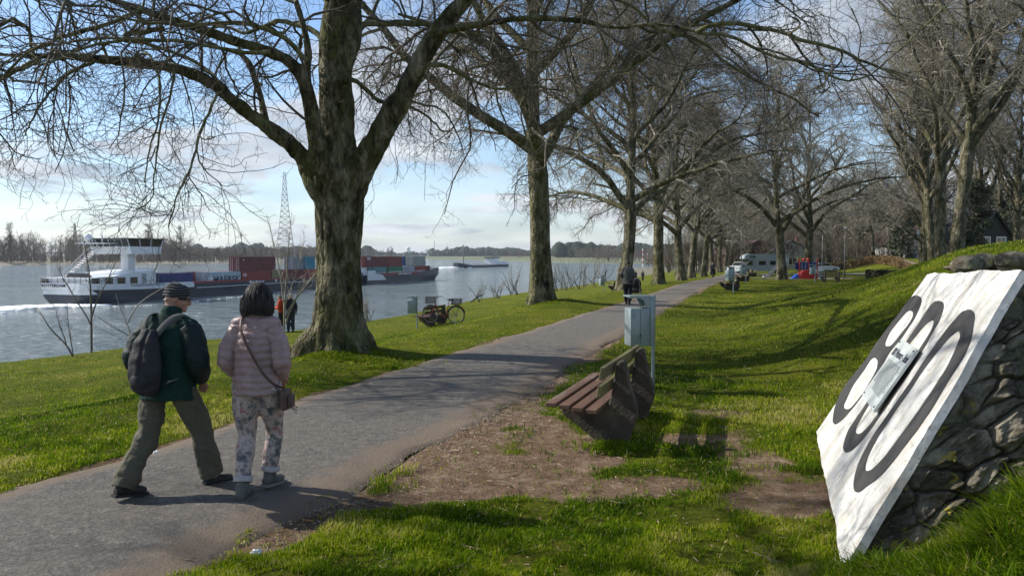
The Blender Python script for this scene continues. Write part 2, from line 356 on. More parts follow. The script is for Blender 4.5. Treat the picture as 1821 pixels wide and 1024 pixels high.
q = np.stack([idx[:-1, :-1], idx[:-1, 1:], idx[1:, 1:], idx[1:, :-1]], -1).reshape(-1, 4)
tag(npmesh('path', np.stack([X, Y, Z], -1).reshape(-1, 3), q, None, M_asph, attrs={'edge': np.broadcast_to(eg, X.shape).ravel()}), kind='structure')
# ------------------------------------------------------------------ river
m, nt, b, oc = newmat('water')
mp = N(nt, 'ShaderNodeMapping'); mp.inputs['Rotation'].default_value = (0, 0, R(-20)); mp.inputs['Scale'].default_value = (0.45, 1.0, 1); nt.links.new(oc, mp.inputs[0])
w1 = noise(nt, mp.outputs[0], 0.55, 5, 0.6, 0.3); w2 = noise(nt, mp.outputs[0], 0.07, 3, 0.5, 0.5); w3 = noise(nt, mp.outputs[0], 2.2, 4, 0.6)
b.inputs['Base Color'].default_value = (0.10, 0.135, 0.135, 1); b.inputs['Roughness'].default_value = 0.07; b.inputs['IOR'].default_value = 1.33
c = ramp(nt, w2, [(0.35, (0.15, 0.19, 0.19)), (0.7, (0.23, 0.265, 0.265))]); nt.links.new(c, b.inputs['Base Color'])
bumpn(nt, M(nt, 'ADD', M(nt, 'ADD', M(nt, 'MULTIPLY', w1, 1.0), M(nt, 'MULTIPLY', w3, 0.22)), M(nt, 'MULTIPLY', w2, 1.5)), 1.5, b); M_water = m
tag(npmesh('river', [[-1500, -60, -5], [400, -60, -5], [3500, 6500, -5], [-3500, 6500, -5]], [[0, 1, 2, 3]], None, M_water, smooth=False), kind='structure')
# ------------------------------------------------------------------ bark and twigs
def barkmat(name, dark, mid, light, moss, sc=1.0, bd=0.03, mossy=0.5):
    m, nt, b, oc = newmat(name)
    mp = N(nt, 'ShaderNodeMapping'); mp.inputs['Scale'].default_value = (1, 1, 0.42); nt.links.new(oc, mp.inputs[0]); v = mp.outputs[0]
    a = noise(nt, v, 3.0*sc, 8, 0.65, 0.5); bb = noise(nt, v, 14*sc, 6, 0.65); mo = noise(nt, v, 1.3*sc, 5, 0.6)
    vo = N(nt, 'ShaderNodeTexVoronoi'); vo.inputs['Scale'].default_value = 7*sc; vo.feature = 'DISTANCE_TO_EDGE'; nt.links.new(v, vo.inputs['Vector'])
    c = ramp(nt, a, [(0.36, dark), (0.5, mid), (0.62, light)])
    c = mixc(nt, M(nt, 'MULTIPLY', ramp(nt, M(nt, 'ADD', mo, M(nt, 'MULTIPLY', M(nt, 'SUBTRACT', bb, 0.5), 0.6)), [(0.40, (0, 0, 0)), (0.62, (1, 1, 1))]), mossy), c, moss)
    v2_ = N(nt, 'ShaderNodeTexVoronoi'); v2_.inputs['Scale'].default_value = 9*sc; nt.links.new(v, v2_.inputs['Vector']); sxp = N(nt, 'ShaderNodeSeparateXYZ'); nt.links.new(v2_.outputs['Color'], sxp.inputs[0])
    c = mixc(nt, M(nt, 'MULTIPLY', ramp(nt, M(nt, 'ADD', sxp.outputs[0], M(nt, 'MULTIPLY', M(nt, 'SUBTRACT', bb, .5), .8)), [(.70, (0, 0, 0)), (.76, (1, 1, 1))]), .28), c, light)
    c = mixc(nt, M(nt, 'MULTIPLY', ramp(nt, sxp.outputs[1], [(.70, (0, 0, 0)), (.78, (1, 1, 1))]), .25), c, dark)
    c = mixc(nt, ramp(nt, bb, [(0.28, (0.7, 0.7, 0.7)), (0.5, (0, 0, 0))]), c, dark)
    nt.links.new(c, b.inputs['Base Color']); b.inputs['Roughness'].default_value = 0.9; b.inputs['Specular IOR Level'].default_value = 0.2
    bumpn(nt, M(nt, 'ADD', M(nt, 'ADD', a, M(nt, 'MULTIPLY', bb, 0.5)), M(nt, 'MULTIPLY', M(nt, 'MINIMUM', vo.outputs['Distance'], 0.15), 2.5)), bd, b)
    return m
M_bark = barkmat('plane_bark', (0.014, 0.012, 0.007), (0.09, 0.08, 0.045), (0.33, 0.295, 0.205), (0.105, 0.112, 0.028), 1.0, 0.11, 0.7)
M_bark2 = barkmat('grey_bark', (0.024, 0.021, 0.014), (0.095, 0.085, 0.055), (0.29, 0.26, 0.19), (0.08, 0.085, 0.03), 0.9, 0.07, 0.55)
M_limb = barkmat('limb_bark', (0.03, 0.028, 0.014), (0.13, 0.127, 0.06), (0.25, 0.24, 0.15), (0.145, 0.152, 0.045), 1.2, 0.015, 0.7)
M_twig = mat('twig_bark', (0.105, 0.092, 0.068), 0.85, var=0.5, scale=3.0, spec=0.2)
M_twigL = mat('twig_bark_light', (0.235, 0.215, 0.175), 0.85, var=0.5, scale=2.0, spec=0.2)
def unit(v): return v/(np.linalg.norm(v, axis=-1, keepdims=True)+1e-9)
def grow(rng, PP, RR, n, K, L, ang, r0, r1, wander=0.25, grav=0.0, u0=0.15, u1=1.0, curl=0.0, tipbias=0.45, rel=0.7):
    """children of every branch in PP (M,K0,3)"""
    Mn, K0 = PP.shape[:2]
    u = (np.arange(n)[None]+rng.random((Mn, n)))/n; u = u0+(u1-u0)*u
    f = u*(K0-1); i = np.minimum(f.astype(int), K0-2); f = f-i; mi = np.arange(Mn)[:, None]
    p = PP[mi, i]*(1-f[..., None])+PP[mi, i+1]*f[..., None]; T = unit(PP[mi, i+1]-PP[mi, i]); rr = RR[mi, i]*(1-f)+RR[mi, i+1]*f
    p = p.reshape(-1, 3); T = T.reshape(-1, 3); rr = rr.reshape(-1); u = u.reshape(-1); Q = len(p)
    a = rng.uniform(ang[0], ang[1], Q); rd = unit(rng.normal(size=(Q, 3))); nn = unit(rd-(rd*T).sum(1, keepdims=True)*T)
    d = np.cos(a)[:, None]*T+np.sin(a)[:, None]*nn
    ln = rng.uniform(L[0], L[1], Q)*(1-tipbias*u); st = ln/(K-1); out = np.empty((Q, K, 3)); out[:, 0] = p; drift = rng.normal(size=(Q, 3))*curl
    for k in range(1, K):
        d = unit(d+rng.normal(size=(Q, 3))*wander+drift+np.array([0, 0, -grav if np.isscalar(grav) else grav[min(k, len(grav)-1)]]))
        out[:, k] = out[:, k-1]+d*st[:, None]
    rs = np.minimum(r0*rng.uniform(.75, 1.15, Q), rr*rel); tp = np.linspace(1, 0, K)[None]
    return out, r1+(np.maximum(rs, r1)[:, None]-r1)*tp**0.9
def resample(pts, rad, K):
    pts = np.asarray(pts, float); rad = np.asarray(rad, float)
    s = np.concatenate([[0], np.cumsum(np.linalg.norm(np.diff(pts, axis=0), axis=1))]); t = np.linspace(0, s[-1], K)
    # catmull-like smoothing: interpolate then smooth
    q = np.stack([np.interp(t, s, pts[:, k]) for k in range(3)], 1); r = np.interp(t, s, rad)
    for _ in range(2): q[1:-1] = 0.25*q[:-2]+0.5*q[1:-1]+0.25*q[2:]
    return q, r
def crown_obj(name, sets, matl, parent, org=(0, 0, 0)):
    Vs = []; Qs = []; n = 0
    for PP, RR, sides in sets:
        V, q = tubes(PP-np.array(org), RR, sides); Vs.append(V); Qs.append(q+n); n += len(V)
    return npmesh(name, np.vstack(Vs), np.vstack(Qs), None, matl, parent)
def tree_mesh(seed, H=17, fork=5.2, r0=0.5, spread=8.5, nl=13, lean=0.0, nb=9, ns=9, nt_=7, nx=3, up=0.05, matT=None, matC=None, flare=0.35, th=(0.6, 1.15), tw=1.0, droop=0.06, lowlimb=None, bmat2=None):
    """returns (trunk mesh object, crown mesh object) at the origin"""
    rng = np.random.default_rng(seed)
    zs = np.array([0, fork*.35, fork*.8, fork, fork+1.2, fork+(H-fork)*.35, fork+(H-fork)*.65, H*0.97]); K = len(zs)
    xy = np.cumsum(rng.normal(size=(K, 2))*np.array([[0], [.06], [.1], [.08], [.15], [.35], [.35], [.4]]), 0); xy[:, 0] += lean*zs/H
    tp = np.column_stack([xy, zs]); tr = np.array([r0, r0*.88, r0*.84, r0*.9, r0*.62, r0*.42, r0*.24, .04])
    tp, tr = resample(tp, tr, 26)
    # limbs
    u = np.linspace(0, 1, nl); LP = []; LR = []
    for i in range(nl):
        z = fork*0.93+(H*0.86-fork)*u[i]**1.25; f = np.interp(z, tp[:, 2], np.arange(26)); k = int(f)
        p0 = tp[k]*(1-(f-k))+tp[min(k+1, 25)]*(f-k); az = i*2.4+rng.uniform(-.4, .4); el = rng.uniform(*th)*(1-.15*u[i])
        ln = spread*(1.18-0.72*u[i])*rng.uniform(.85, 1.15); d = np.array([math.cos(az)*math.sin(el), math.sin(az)*math.sin(el), math.cos(el)]); pts = [p0]
        drift = rng.normal(size=3)*.05
        for s_ in range(11):
            d = unit(d+rng.normal(size=3)*0.10+drift+np.array([math.cos(az)*.05, math.sin(az)*.05, up if s_ < 6 else up-droop*1.6])); pts.append(pts[-1]+d*ln/11)
        rs = min(r0*.52*(1.1-.7*u[i]), np.interp(z, tp[:, 2], tr)*.8); LP.append(pts); LR.append(np.maximum(rs*np.linspace(1, 0.06, 12)**0.8, .02))
    LP = np.array(LP); LR = np.array(LR)
    B, BR = grow(rng, LP, LR, nb, 9, (spread*.30, spread*.62), (.5, 1.1), .075*tw, .014*tw, .2, 0.02, .18, 1, .05)
    Bt, BtR = grow(rng, tp[None, 8:], tr[None, 8:], nb+4, 9, (spread*.25, spread*.5), (.5, 1.0), .07*tw, .014*tw, .2, 0.0, .1, 1, .05)
    B = np.concatenate([B, Bt]); BR = np.concatenate([BR, BtR])
    Sx, SR = grow(rng, B, BR, ns, 7, (1.0, 2.4), (.5, 1.15), .028*tw, .009*tw, .26, droop, .15, 1, .06)
    Tx, TR = grow(rng, Sx, SR, nt_, 5, (.45, 1.15), (.5, 1.2), .013*tw, .006*tw, .3, droop*1.2, .15, 1, .06)
    sets = [(B, BR, 5), (Sx, SR, 4), (Tx, TR, 3)]
    if nx:
        Xx, XR = grow(rng, Tx, TR, nx, 3, (.18, .5), (.5, 1.2), .0085*tw, .0045*tw, .3, .03, .2, 1)
        sets.append((Xx, XR, 3))
    mb = MB(); n = 22; a = np.arange(n)*2*math.pi/n
    # trunk with root flare
    pp = np.vstack([[tp[0]+(0, 0, -.5)], [tp[0]], [tp[0]+(0, 0, .18)], [tp[0]+(0, 0, .5)], [tp[0]+(0, 0, 1.1)], tp[2:]]); rr = np.concatenate([[r0*(1+flare*1.4)], [r0*(1+flare)], [r0*(1+flare*.55)], [r0*(1+flare*.22)], [r0], tr[2:]])
    V, q = tubes(pp[None], rr[None], n); V = V.reshape(-1, n, 3)
    for k in range(len(V)):
        c = pp[k]; am = (0.16 if k < 3 else .09 if k < 4 else .05); f = 1+am*(np.sin(a*5+seed)+.6*np.sin(a*3+seed*2))+.05*(np.array([float(vn(x*3, pp[k][2]*1.2, seed)) for x in a])-.5)
        V[k] = c+(V[k]-c)*f[:, None]
    mb.add(V.reshape(-1, 3), q)
    V, q = tubes(LP, LR, 9); mb.add(V, q)
    tr_ = mb.build('trunk', matT, None, smooth=True)
    cr_ = crown_obj('crown', sets, matC, None)
    return tr_, cr_
VAR = []
def variant(**k):
    t, c = tree_mesh(**k); VAR.append((t.data, c.data)); bpy.data.objects.remove(t); bpy.data.objects.remove(c); return len(VAR)-1
def plant(vi, x, y, label, group, rz=0, sc=1.0, name='plane_tree', cat='tree', dz=0.0, sz=None):
    e = empty(name, onG(x, y, dz), rz, label=label, cat=cat, group=group); e.scale = (sc, sc, sz or sc)
    for me, nm in zip(VAR[vi], ('trunk', 'crown')):
        o = bpy.data.objects.new(nm, me); C.objects.link(o); o.parent = e
    return e
# ------------------------------------------------------------------ the big plane tree, limbs laid out one by one
T1 = np.array([-3.56, 15.5, 0.0])
def trace(pts, d0=0.0, d1=0.0):
    """pts: (px, py, width_px); depth runs from trunk depth + d0 to + d1 along the limb"""
    o = []; r = []
    for i, (a, b_, w) in enumerate(pts):
        y = T1[1]+d0+(d1-d0)*(i/(len(pts)-1)); o.append(D(a, b_, y)); r.append(w/2/F*y)
    return o, r
big = {
 'trunk': trace([(606,640,112),(604,600,92),(602,540,84),(602,450,82),(604,385,86),(606,335,88),(604,300,78),(600,250,62),(597,150,60),(595,90,60),(598,40,58),(606,0,54),(615,-90,46),(610,-200,34),(600,-320,22),(590,-420,10)]),
 'A': trace([(592,395,34),(572,330,46),(548,292,34),(512,250,30),(470,222,27),(430,194,25),(397,162,24),(358,134,23),(310,121,22),(258,114,21),(212,109,20),(160,104,19),(108,98,17),(62,102,14),(0,97,11),(-60,92,8),(-130,110,5)], -.05, -1.6),
 'B': trace([(594,400,34),(584,340,42),(572,300,42),(562,240,34),(551,185,30),(543,138,27),(520,110,23),(480,92,23),(436,80,22),(398,67,21),(350,50,19),(300,34,18),(250,17,16),(190,-2,14),(130,-30,10),(40,-70,6)], -.05, -2.4),
 'C': trace([(546,160,16),(548,120,16),(549,90,16),(541,50,15),(527,5,14),(512,-60,11),(490,-130,8),(480,-200,5)], -.8, -1.0),
 'Dd': trace([(612,150,20),(620,100,30),(629,62,36),(627,20,34),(628,-30,30),(640,-120,24),(655,-220,16),(670,-330,7)], -.3, 1.0),
 'E': trace([(608,410,40),(620,355,54),(640,305,54),(664,262,48),(690,218,44),(718,168,41),(745,115,39),(770,68,36),(803,25,33),(840,-12,28),(900,-60,22),(980,-130,14),(1040,-220,7)], -.05, -.5),
 'F': trace([(775,62,16),(810,50,16),(850,45,16),(900,36,15),(960,32,15),(1040,38,14),(1100,52,12),(1150,42,12),(1200,46,12),(1240,58,11)], -.5, -1.6),
 'H': trace([(476,228,14),(468,195,14),(457,150,14),(443,112,14),(425,93,12),(395,88,9),(370,72,6)], .2, .8),
}
small = {
 'F2': trace([(1238,58,9),(1270,41,8),(1310,37,8),(1370,52,7),(1430,74,7),(1495,88,6),(1545,112,5),(1590,122,4),(1620,138,3)], -1.6, -2.6),
 'F3': trace([(1150,44,7),(1220,65,7),(1250,76,6),(1290,112,5),(1330,135,5),(1390,165,4),(1450,200,3)], -1.5, -1.0),
 'F4': trace([(1240,60,6),(1300,62,6),(1380,100,5),(1430,100,5),(1500,140,4),(1560,130,3),(1600,90,3),(1650,45,2.5),(1700,0,2)], -1.6, -3),
 'F0': trace([(636,45,10),(680,42,11),(730,40,11),(775,45,10),(810,60,8),(860,66,6),(900,90,5),(960,100,4)], .4, 2.4),
 'G': trace([(545,108,9),(520,75,9),(490,54,9),(455,38,8),(425,30,8),(385,36,7),(340,38,6),(290,32,5),(240,22,4)], -1, -3),
 'G2': trace([(586,85,10),(560,55,10),(520,45,9),(498,42,8),(470,50,7),(440,66,6),(400,50,5),(360,55,4)], .3, 2),
 'A2': trace([(70,103,10),(45,120,10),(20,135,9),(0,143,8),(-40,160,6),(-80,190,4)], -1.4, -2),
 'A3': trace([(262,72,6),(220,62,9),(245,58,10),(270,48,9),(295,40,8)], 0, 0),
 'A4': trace([(400,160,8),(370,122,7),(330,100,6),(270,75,6),(215,62,5),(160,66,5),(100,80,4),(40,90,3),(0,120,3)], -.8, 1.5),
 'A5': trace([(170,108,6),(125,125,6),(90,160,5),(60,190,4),(45,215,3),(38,235,2)], -1.2, -2.5),
 'A6': trace([(60,105,5),(40,50,6),(10,30,6),(-20,45,5)], -1.6, -2.5),
 'A7': trace([(232,112,5),(265,90,5),(290,140,4),(286,200,4),(275,260,3),(262,330,2)], -1.2, -3),
 'A8': trace([(395,163,5),(380,175,5),(350,240,5),(335,290,4),(305,350,3),(290,400,2)], -.9, -2.8),
 'A9': trace([(310,120,5),(300,170,4),(282,225,4),(270,290,3),(262,350,2),(230,370,2)], -1, -1.5),
 'E2': trace([(612,135,9),(645,150,8),(658,165,8),(672,178,8),(690,185,7),(720,180,5),(760,200,4),(790,230,3)], .2, 1.5),
 'E3': trace([(745,115,9),(790,120,8),(840,150,6),(880,165,5),(940,150,4),(1000,160,3)], .2, 2.5),
 'B2': trace([(480,92,7),(420,95,7),(330,72,6),(250,68,6),(180,78,5),(110,100,4),(60,120,3)], -1.4, -3.4),
 'B3': trace([(250,17,7),(200,40,7),(120,55,6),(60,90,5),(20,140,4),(-20,200,3)], -2, -3.6),
 'U1': trace([(598,20,10),(560,-20,10),(500,-60,9),(400,-60,8),(300,-90,6),(200,-130,4)], 0, 2),
 'U2': trace([(615,-60,14),(680,-120,12),(760,-160,9),(860,-180,7),(960,-160,5)], 0, 1),
 'U3': trace([(900,-60,10),(980,-50,8),(1060,-20,6),(1130,10,5),(1180,60,4),(1210,120,3)], -.5, 1),
 'U4': trace([(527,5,7),(450,-20,6),(380,-10,5),(300,-30,4),(200,0,3)], -1, 1),
}
# hidden side of the crown: limbs towards and away from the camera
t1 = empty('plane_tree', onG(T1[0], T1[1]), 0, label='largest plane tree, thick mossy trunk forking low, beside the path', cat='tree', group='plane trees along the river side of the path')
org = np.array(t1.location)
mb = MB()
def jit(pts, s):
    rng = np.random.default_rng(s); pts = np.array(pts); return pts
for k, (p, r) in big.items():
    q, rr = resample(np.array(p), r, 40)
    if k == 'trunk': q = np.vstack([q[0]-np.array([0, 0, .5]), q]); rr = np.concatenate([[rr[0]], rr])
    mb.tube(q-org, np.maximum(rr*(1.0 if k == 'trunk' else 1.0), .045), 20)
rng = np.random.default_rng(5)
for i in range(9):                                  # root flare
    a = i*0.7+rng.uniform(-.15, .15); L_ = rng.uniform(.75, 1.15); w0 = rng.uniform(.17, .26)
    if 2.4 < a % 6.28 < 4.1: L_ *= 1.35
    c0 = np.array([-0.0, 0, 0]); d = np.array([math.cos(a), math.sin(a), 0])
    w0 += .06; mb.tube([d*.12+(0, 0, 1.3), d*.22+(0, 0, .7), d*.36+(0, 0, .28), d*.50*L_+(0, 0, .0), d*.80*L_+(0, 0, -.32)], [.12, w0, w0, w0*.9, w0*.6], 12)
def bark_disp(V, Nn):
    low = S((6.2-V[:, 2])/2.0); a = np.arctan2(V[:, 1], V[:, 0])
    ridges = np.abs(np.sin(a*9+3*vn(V[:, 2]*.9, a*2, 3)))*0.022
    n = (fbm(V[:, 0]*6+V[:, 1]*4, V[:, 2]*2.4+V[:, 1]*2, 11, 4)-.47)*.10+(vn3(V*np.array([14, 14, 6]), 3)-.5)*.03
    lump = np.maximum(0, vn3(V*2.2, 8)-.68)*.22
    return (n+ridges-.02)*(.25+.75*low)+lump*(.2+.8*low)-.012
trunk1 = remesh(mb, 0.04, 'trunk', M_bark, t1, smooth=9, disp=bark_disp)
K_ = 14; LPs = []; LRs = []; sm = []
for k, (p, r) in list(big.items())+list(small.items()):
    q, rr = resample(np.array(p), r, 26); 
    if k in small:
        w = np.random.default_rng(len(sm)+3).normal(size=q.shape)*.035; w[0] = 0; q = q+np.cumsum(w, 0)*.35
        sm.append((q[None], np.maximum(rr, .012)[None], 8))
    if k != 'trunk': LPs.append(q); LRs.append(rr)
LPs = np.array(LPs); LRs = np.array(LRs)
limbs_small = crown_obj('limb', sm, M_limb, t1, org)
rng = np.random.default_rng(77)
kk = list(big)[1:]+list(small)
long_ = np.array([len(big.get(k, small.get(k))[0]) for k in kk])
hang = np.array([k in ('A5', 'A7', 'A8', 'A9', 'B3', 'F3', 'E2') for k in kk])
B, BR = grow(rng, LPs[~hang], LRs[~hang], 8, 9, (1.0, 3.6), (.5, 1.3), .030, .008, .24, 0.045, .22, 1, .07, tipbias=.35)
Bh, BhR = grow(rng, LPs[hang], LRs[hang], 7, 9, (.5, 1.5), (.5, 1.2), .016, .006, .24, 0.03, .15, 1, .07, tipbias=.5)
B = np.concatenate([B, Bh]); BR = np.concatenate([BR, BhR])
tp = np.array(big['trunk'][0])[8:]; tp, trr = resample(tp, np.array(big['trunk'][1])[8:], 14)
Bt, BtR = grow(rng, tp[None], trr[None], 16, 9, (2, 5), (.6, 1.2), .07, .012, .2, -.02, .1, 1, .05)
B = np.concatenate([B, Bt]); BR = np.concatenate([BR, BtR])
Sx, SR = grow(rng, B, BR, 5, 8, (.6, 2.1), (.5, 1.2), .0105, .0038, .30, .07, .12, 1, .10, tipbias=.3)
Tx, TR = grow(rng, Sx, SR, 4, 6, (.3, .95), (.5, 1.25), .0055, .0028, .36, .04, .15, 1, .12)
Xx, XR = grow(rng, Tx, TR, 2, 3, (.1, .3), (.5, 1.2), .0042, .0026, .3, -.02, .2, 1)
crown_obj('crown', [(B, BR, 6), (Sx, SR, 4), (Tx, TR, 3), (Xx, XR, 3)], M_twig, t1, org)
# ------------------------------------------------------------------ the other plane trees of the row
v0 = variant(seed=11, H=22, fork=5.4, r0=.46, spread=11.5, nl=17, matT=M_bark, matC=M_twig, tw=.9, nb=12, ns=10, nt_=8, nx=2)
v1 = variant(seed=23, H=21, fork=4.6, r0=.40, spread=10.8, nl=17, matT=M_bark2, matC=M_twigL, tw=1.0, nb=11, ns=8, nt_=7, nx=2, lean=.4)
v2 = variant(seed=38, H=20, fork=4.3, r0=.42, spread=10, nl=16, matT=M_bark2, matC=M_twigL, tw=1.2, nb=9, ns=7, nt_=7, nx=1)
# tall upright trees on the dike
v3 = variant(seed=51, H=25, fork=7.0, r0=.42, spread=9.5, nl=20, matT=M_bark2, matC=M_twigL, tw=.95, nb=8, ns=7, nt_=6, nx=2, up=.12, th=(.35, .8), droop=0.0)
v4 = variant(seed=64, H=12, fork=3.6, r0=.30, spread=6.2, nl=13, matT=M_bark2, matC=M_twigL, tw=1.6, nb=8, ns=7, nt_=7, nx=1, up=.06)
gr = 'plane trees along the river side of the path'
rowx = lambda px, d: (px-910.5)/F*d
plant(v0, -8.9, 0.5, 'plane tree before the largest one, its trunk just outside the left edge', gr, rz=0.9)
row = [(v0, 962, 31, 'second plane tree of the row, straight trunk right of the parked bicycle', 4.7, 1.0),
       (v1, 1111, 45, 'third plane tree of the row, trunk directly behind the man in the grey jacket', 1.1, 1.0),
       (v0, 1171, 58, 'fourth plane tree of the row, just right of the two distant strollers', 2.6, .95),
       (v1, 1211, 71, 'fifth plane tree of the row, flared trunk left of the sixth', 3.9, .98),
       (v2, 1230, 84, 'sixth plane tree of the row, partly behind the fifth', 5.0, 1.0),
       (v1, 1251, 97, 'seventh plane tree of the row, left of the cyclist', .6, 1.0),
       (v2, 1266, 111, 'eighth plane tree of the row, directly behind the cyclist', 1.9, 1.0),
       (v2, 1279, 125, 'ninth plane tree of the row, small with distance, right of the cyclist', 3.3, 1.0),
       (v2, 1290, 140, 'tenth plane tree of the row where the path narrows', 4.4, 1.0),
       (v2, 1299, 156, 'last plane tree of the row, smallest, near the end of the path', 5.5, 1.0)]
for vi, px, d, lb, rz, sc in row: plant(vi, rowx(px, d), d, lb, gr, rz, sc)
# trees on the green and on the dike
plant(v2, *G(1390, 497)[:2], 'plane tree standing on the green between the slide and the red and blue playhouse', 'plane trees on the green', 1.0, 1.08)
plant(v2, rowx(1437, 96), 96, 'plane tree rising behind the red and blue playhouse', 'plane trees on the green', 3.1, 1.2)
gd = 'tall trees on the grass dike'
for i, (px, d, lb, sc) in enumerate([(1699, 46, 'thickest tree on the dike, first and rightmost of the close row of leaning trunks', 1.02),
        (1673, 53, 'second trunk from the right in the close row on the dike', .98), (1661, 60, 'third and thin trunk of the close row on the dike', .85),
        (1648, 66, 'fourth trunk of the close row on the dike, leftmost of the tight group', .95)]):
    e = plant(v3, rowx(px, d), d, lb, gd, 1.3*i, sc); e.rotation_euler[1] = .10
plant(v4, rowx(1640, 84), 84, 'shorter spreading tree at the end of the hedge, left of the row on the dike', gd, .4, 1.1)
gb = 'trees behind the clipped hedge'
for i, (px, d, sc, lb) in enumerate([(1590, 150, 1.35, 'pale trunked tree behind the hedge, first to the left of the white gabled house'), (1552, 150, 1.3, 'tree behind the middle of the hedge with a pale straight trunk'),
        (1525, 158, 1.35, 'tree behind the hedge, left of the straight pale trunked one'), (1494, 165, 1.4, 'tree behind the left end of the hedge near the tall lamp post'),
        (1470, 175, 1.4, 'tree behind the parked silver car'), (1615, 165, 1.4, 'tree above the white gabled house'), (1345, 175, 1.3, 'tree rising behind the motorhome and the brick house')]):
    plant(v4 if i % 2 else v2, rowx(px, d), d, lb, gb, i*1.7, sc*(.75 if not i % 2 else 1.0))
for i, (px, d, sc, lb) in enumerate([(1740, 72, .9, 'tall slender tree behind the black cottage'), (1806, 66, .7, 'tree at the right edge beyond the dike crest'),
        (1875, 42, .8, 'tree just outside the right edge whose branches reach into the upper right corner'), (1775, 95, 1.0, 'tree behind the black cottage roof, farther back')]):
    plant(v3, rowx(px, d), d, lb, gd, i*2.1+.5, sc)
# ------------------------------------------------------------------ grass blades
m, nt, b, oc = newmat('grass_blade')
va = N(nt, 'ShaderNodeAttribute', attribute_name='v').outputs['Fac']; hh = N(nt, 'ShaderNodeAttribute', attribute_name='h').outputs['Fac']
c = ramp(nt, va, [(0.0, (0.035, 0.070, 0.010)), (0.32, (0.085, 0.165, 0.008)), (0.6, (0.20, 0.285, 0.010)), (0.84, (0.37, 0.39, 0.025)), (1.0, (0.50, 0.42, 0.22))])
nt.links.new(c, b.inputs['Base Color']); b.inputs['Roughness'].default_value = 0.85; b.inputs['Specular IOR Level'].default_value = 0.0
tl = N(nt, 'ShaderNodeBsdfTranslucent'); nt.links.new(c, tl.inputs[0]); ms = N(nt, 'ShaderNodeMixShader'); ms.inputs[0].default_value = 0.42
nt.links.new(b.outputs[0], ms.inputs[1]); nt.links.new(tl.outputs[0], ms.inputs[2]); nt.links.new(ms.outputs[0], nt.nodes['Material Output'].inputs[0]); M_grass = m
def blades(name, x, y, hgt, wid, v, seed=1, lean=0.6, dz=0.0, label=None, parent=None):
    rng = np.random.default_rng(seed); n = len(x); z = height(x, y)+dz
    a = rng.uniform(0, 2*math.pi, n); la = rng.uniform(0, 2*math.pi, n); ll = rng.uniform(.15, 1, n)*lean*hgt
    wx, wy = np.cos(a)*wid/2, np.sin(a)*wid/2; lx, ly = np.cos(la)*ll, np.sin(la)*ll
    V = np.empty((n, 5, 3))
    V[:, 0] = np.stack([x-wx, y-wy, z-.01], 1); V[:, 1] = np.stack([x+wx, y+wy, z-.01], 1)
    V[:, 2] = np.stack([x+wx*.8+lx*.35, y+wy*.8+ly*.35, z+hgt*.6], 1); V[:, 3] = np.stack([x-wx*.8+lx*.35, y-wy*.8+ly*.35, z+hgt*.6], 1)
    V[:, 4] = np.stack([x+lx, y+ly, z+hgt*rng.uniform(.75, 1.0, n)], 1)
    i = np.arange(n)*5; q = np.stack([i, i+1, i+2, i+3], 1); t = np.stack([i+3, i+2, i+4], 1)
    hv = np.tile([0, 0, .6, .6, 1.0], n)
    return npmesh(name, V.reshape(-1, 3), q, t, M_grass, parent, smooth=False, attrs={'v': np.repeat(v, 5), 'h': hv})
rng = np.random.default_rng(3)
def scatter(n, y0, y1, spread=0.80, pw=1.15, xr_=None):
    u = rng.random(n); y = (y0**(-pw)*(1-u)+y1**(-pw)*u)**(-1/pw) if pw else y0+(y1-y0)*u
    x = rng.uniform(-spread, spread, n)*(y+1.2); return x, y
gx, gy = scatter(900000, 2.6, 62)
xl = interp(gy, PL); xr = interp(gy, PR); xb = interp(gy, XB)
edge = np.minimum(np.abs(gx-xl), np.abs(gx-xr)); inside = (gx > xl+(fbm(gy*3, gx*0, 50, 3)-.5)*.3+.02) & (gx < xr+(fbm(gy*2.6, gx*0, 61, 3)-.5)*.4-.05)
so = soil(gx, gy); cl = fbm(gx*2.2, gy*2.2, 90, 4); cl2 = vn(gx*9, gy*9, 14)
keep = ~inside & (gx > xb-0.5) & (rng.random(len(gx)) > np.clip(so*1.35, 0, .97)) & (cl+.25*cl2 > .38+.07*S((9.5-gy)/3)*(gx > interp(gy, PR))+.05*(vn(gx*.7, gy*.7, 19) > .55))
gx, gy, so, cl, cl2 = gx[keep], gy[keep], so[keep], cl[keep], cl2[keep]
d = np.hypot(gx, gy); left = gx < interp(gy, PL)
tuft = S((fbm(gx*.9, gy*.9, 31, 4)-.50)*6)
hg = .85*(0.016+0.030*cl2+0.07*np.clip(cl-.42, 0, 1)*2+.055*tuft*cl2)*(1-.5*so)*rng.uniform(.6, 1.25, len(gx))*np.where(left, .8, 1)
hg *= 1+np.clip(d-12, 0, 40)*.012
wd = (0.0038+0.0042*np.clip(d/9, 0.2, 8))*rng.uniform(.7, 1.3, len(gx))
vv = np.clip(.42+(fbm(gx*.55, gy*.55, 77, 4)-.48)*1.9+(fbm(gx*3.5, gy*3.5, 78, 3)-.44)*.9+rng.normal(size=len(gx))*.17+(cl2-.5)*.25+np.where(left, .13, -.03)+.15*so, 0, .93)
vv = np.where(rng.random(len(gx)) < .045, rng.uniform(.86, 1, len(gx)), vv)
tag(blades('grass', gx, gy, hg, wd, vv, 1, .75), kind='stuff')
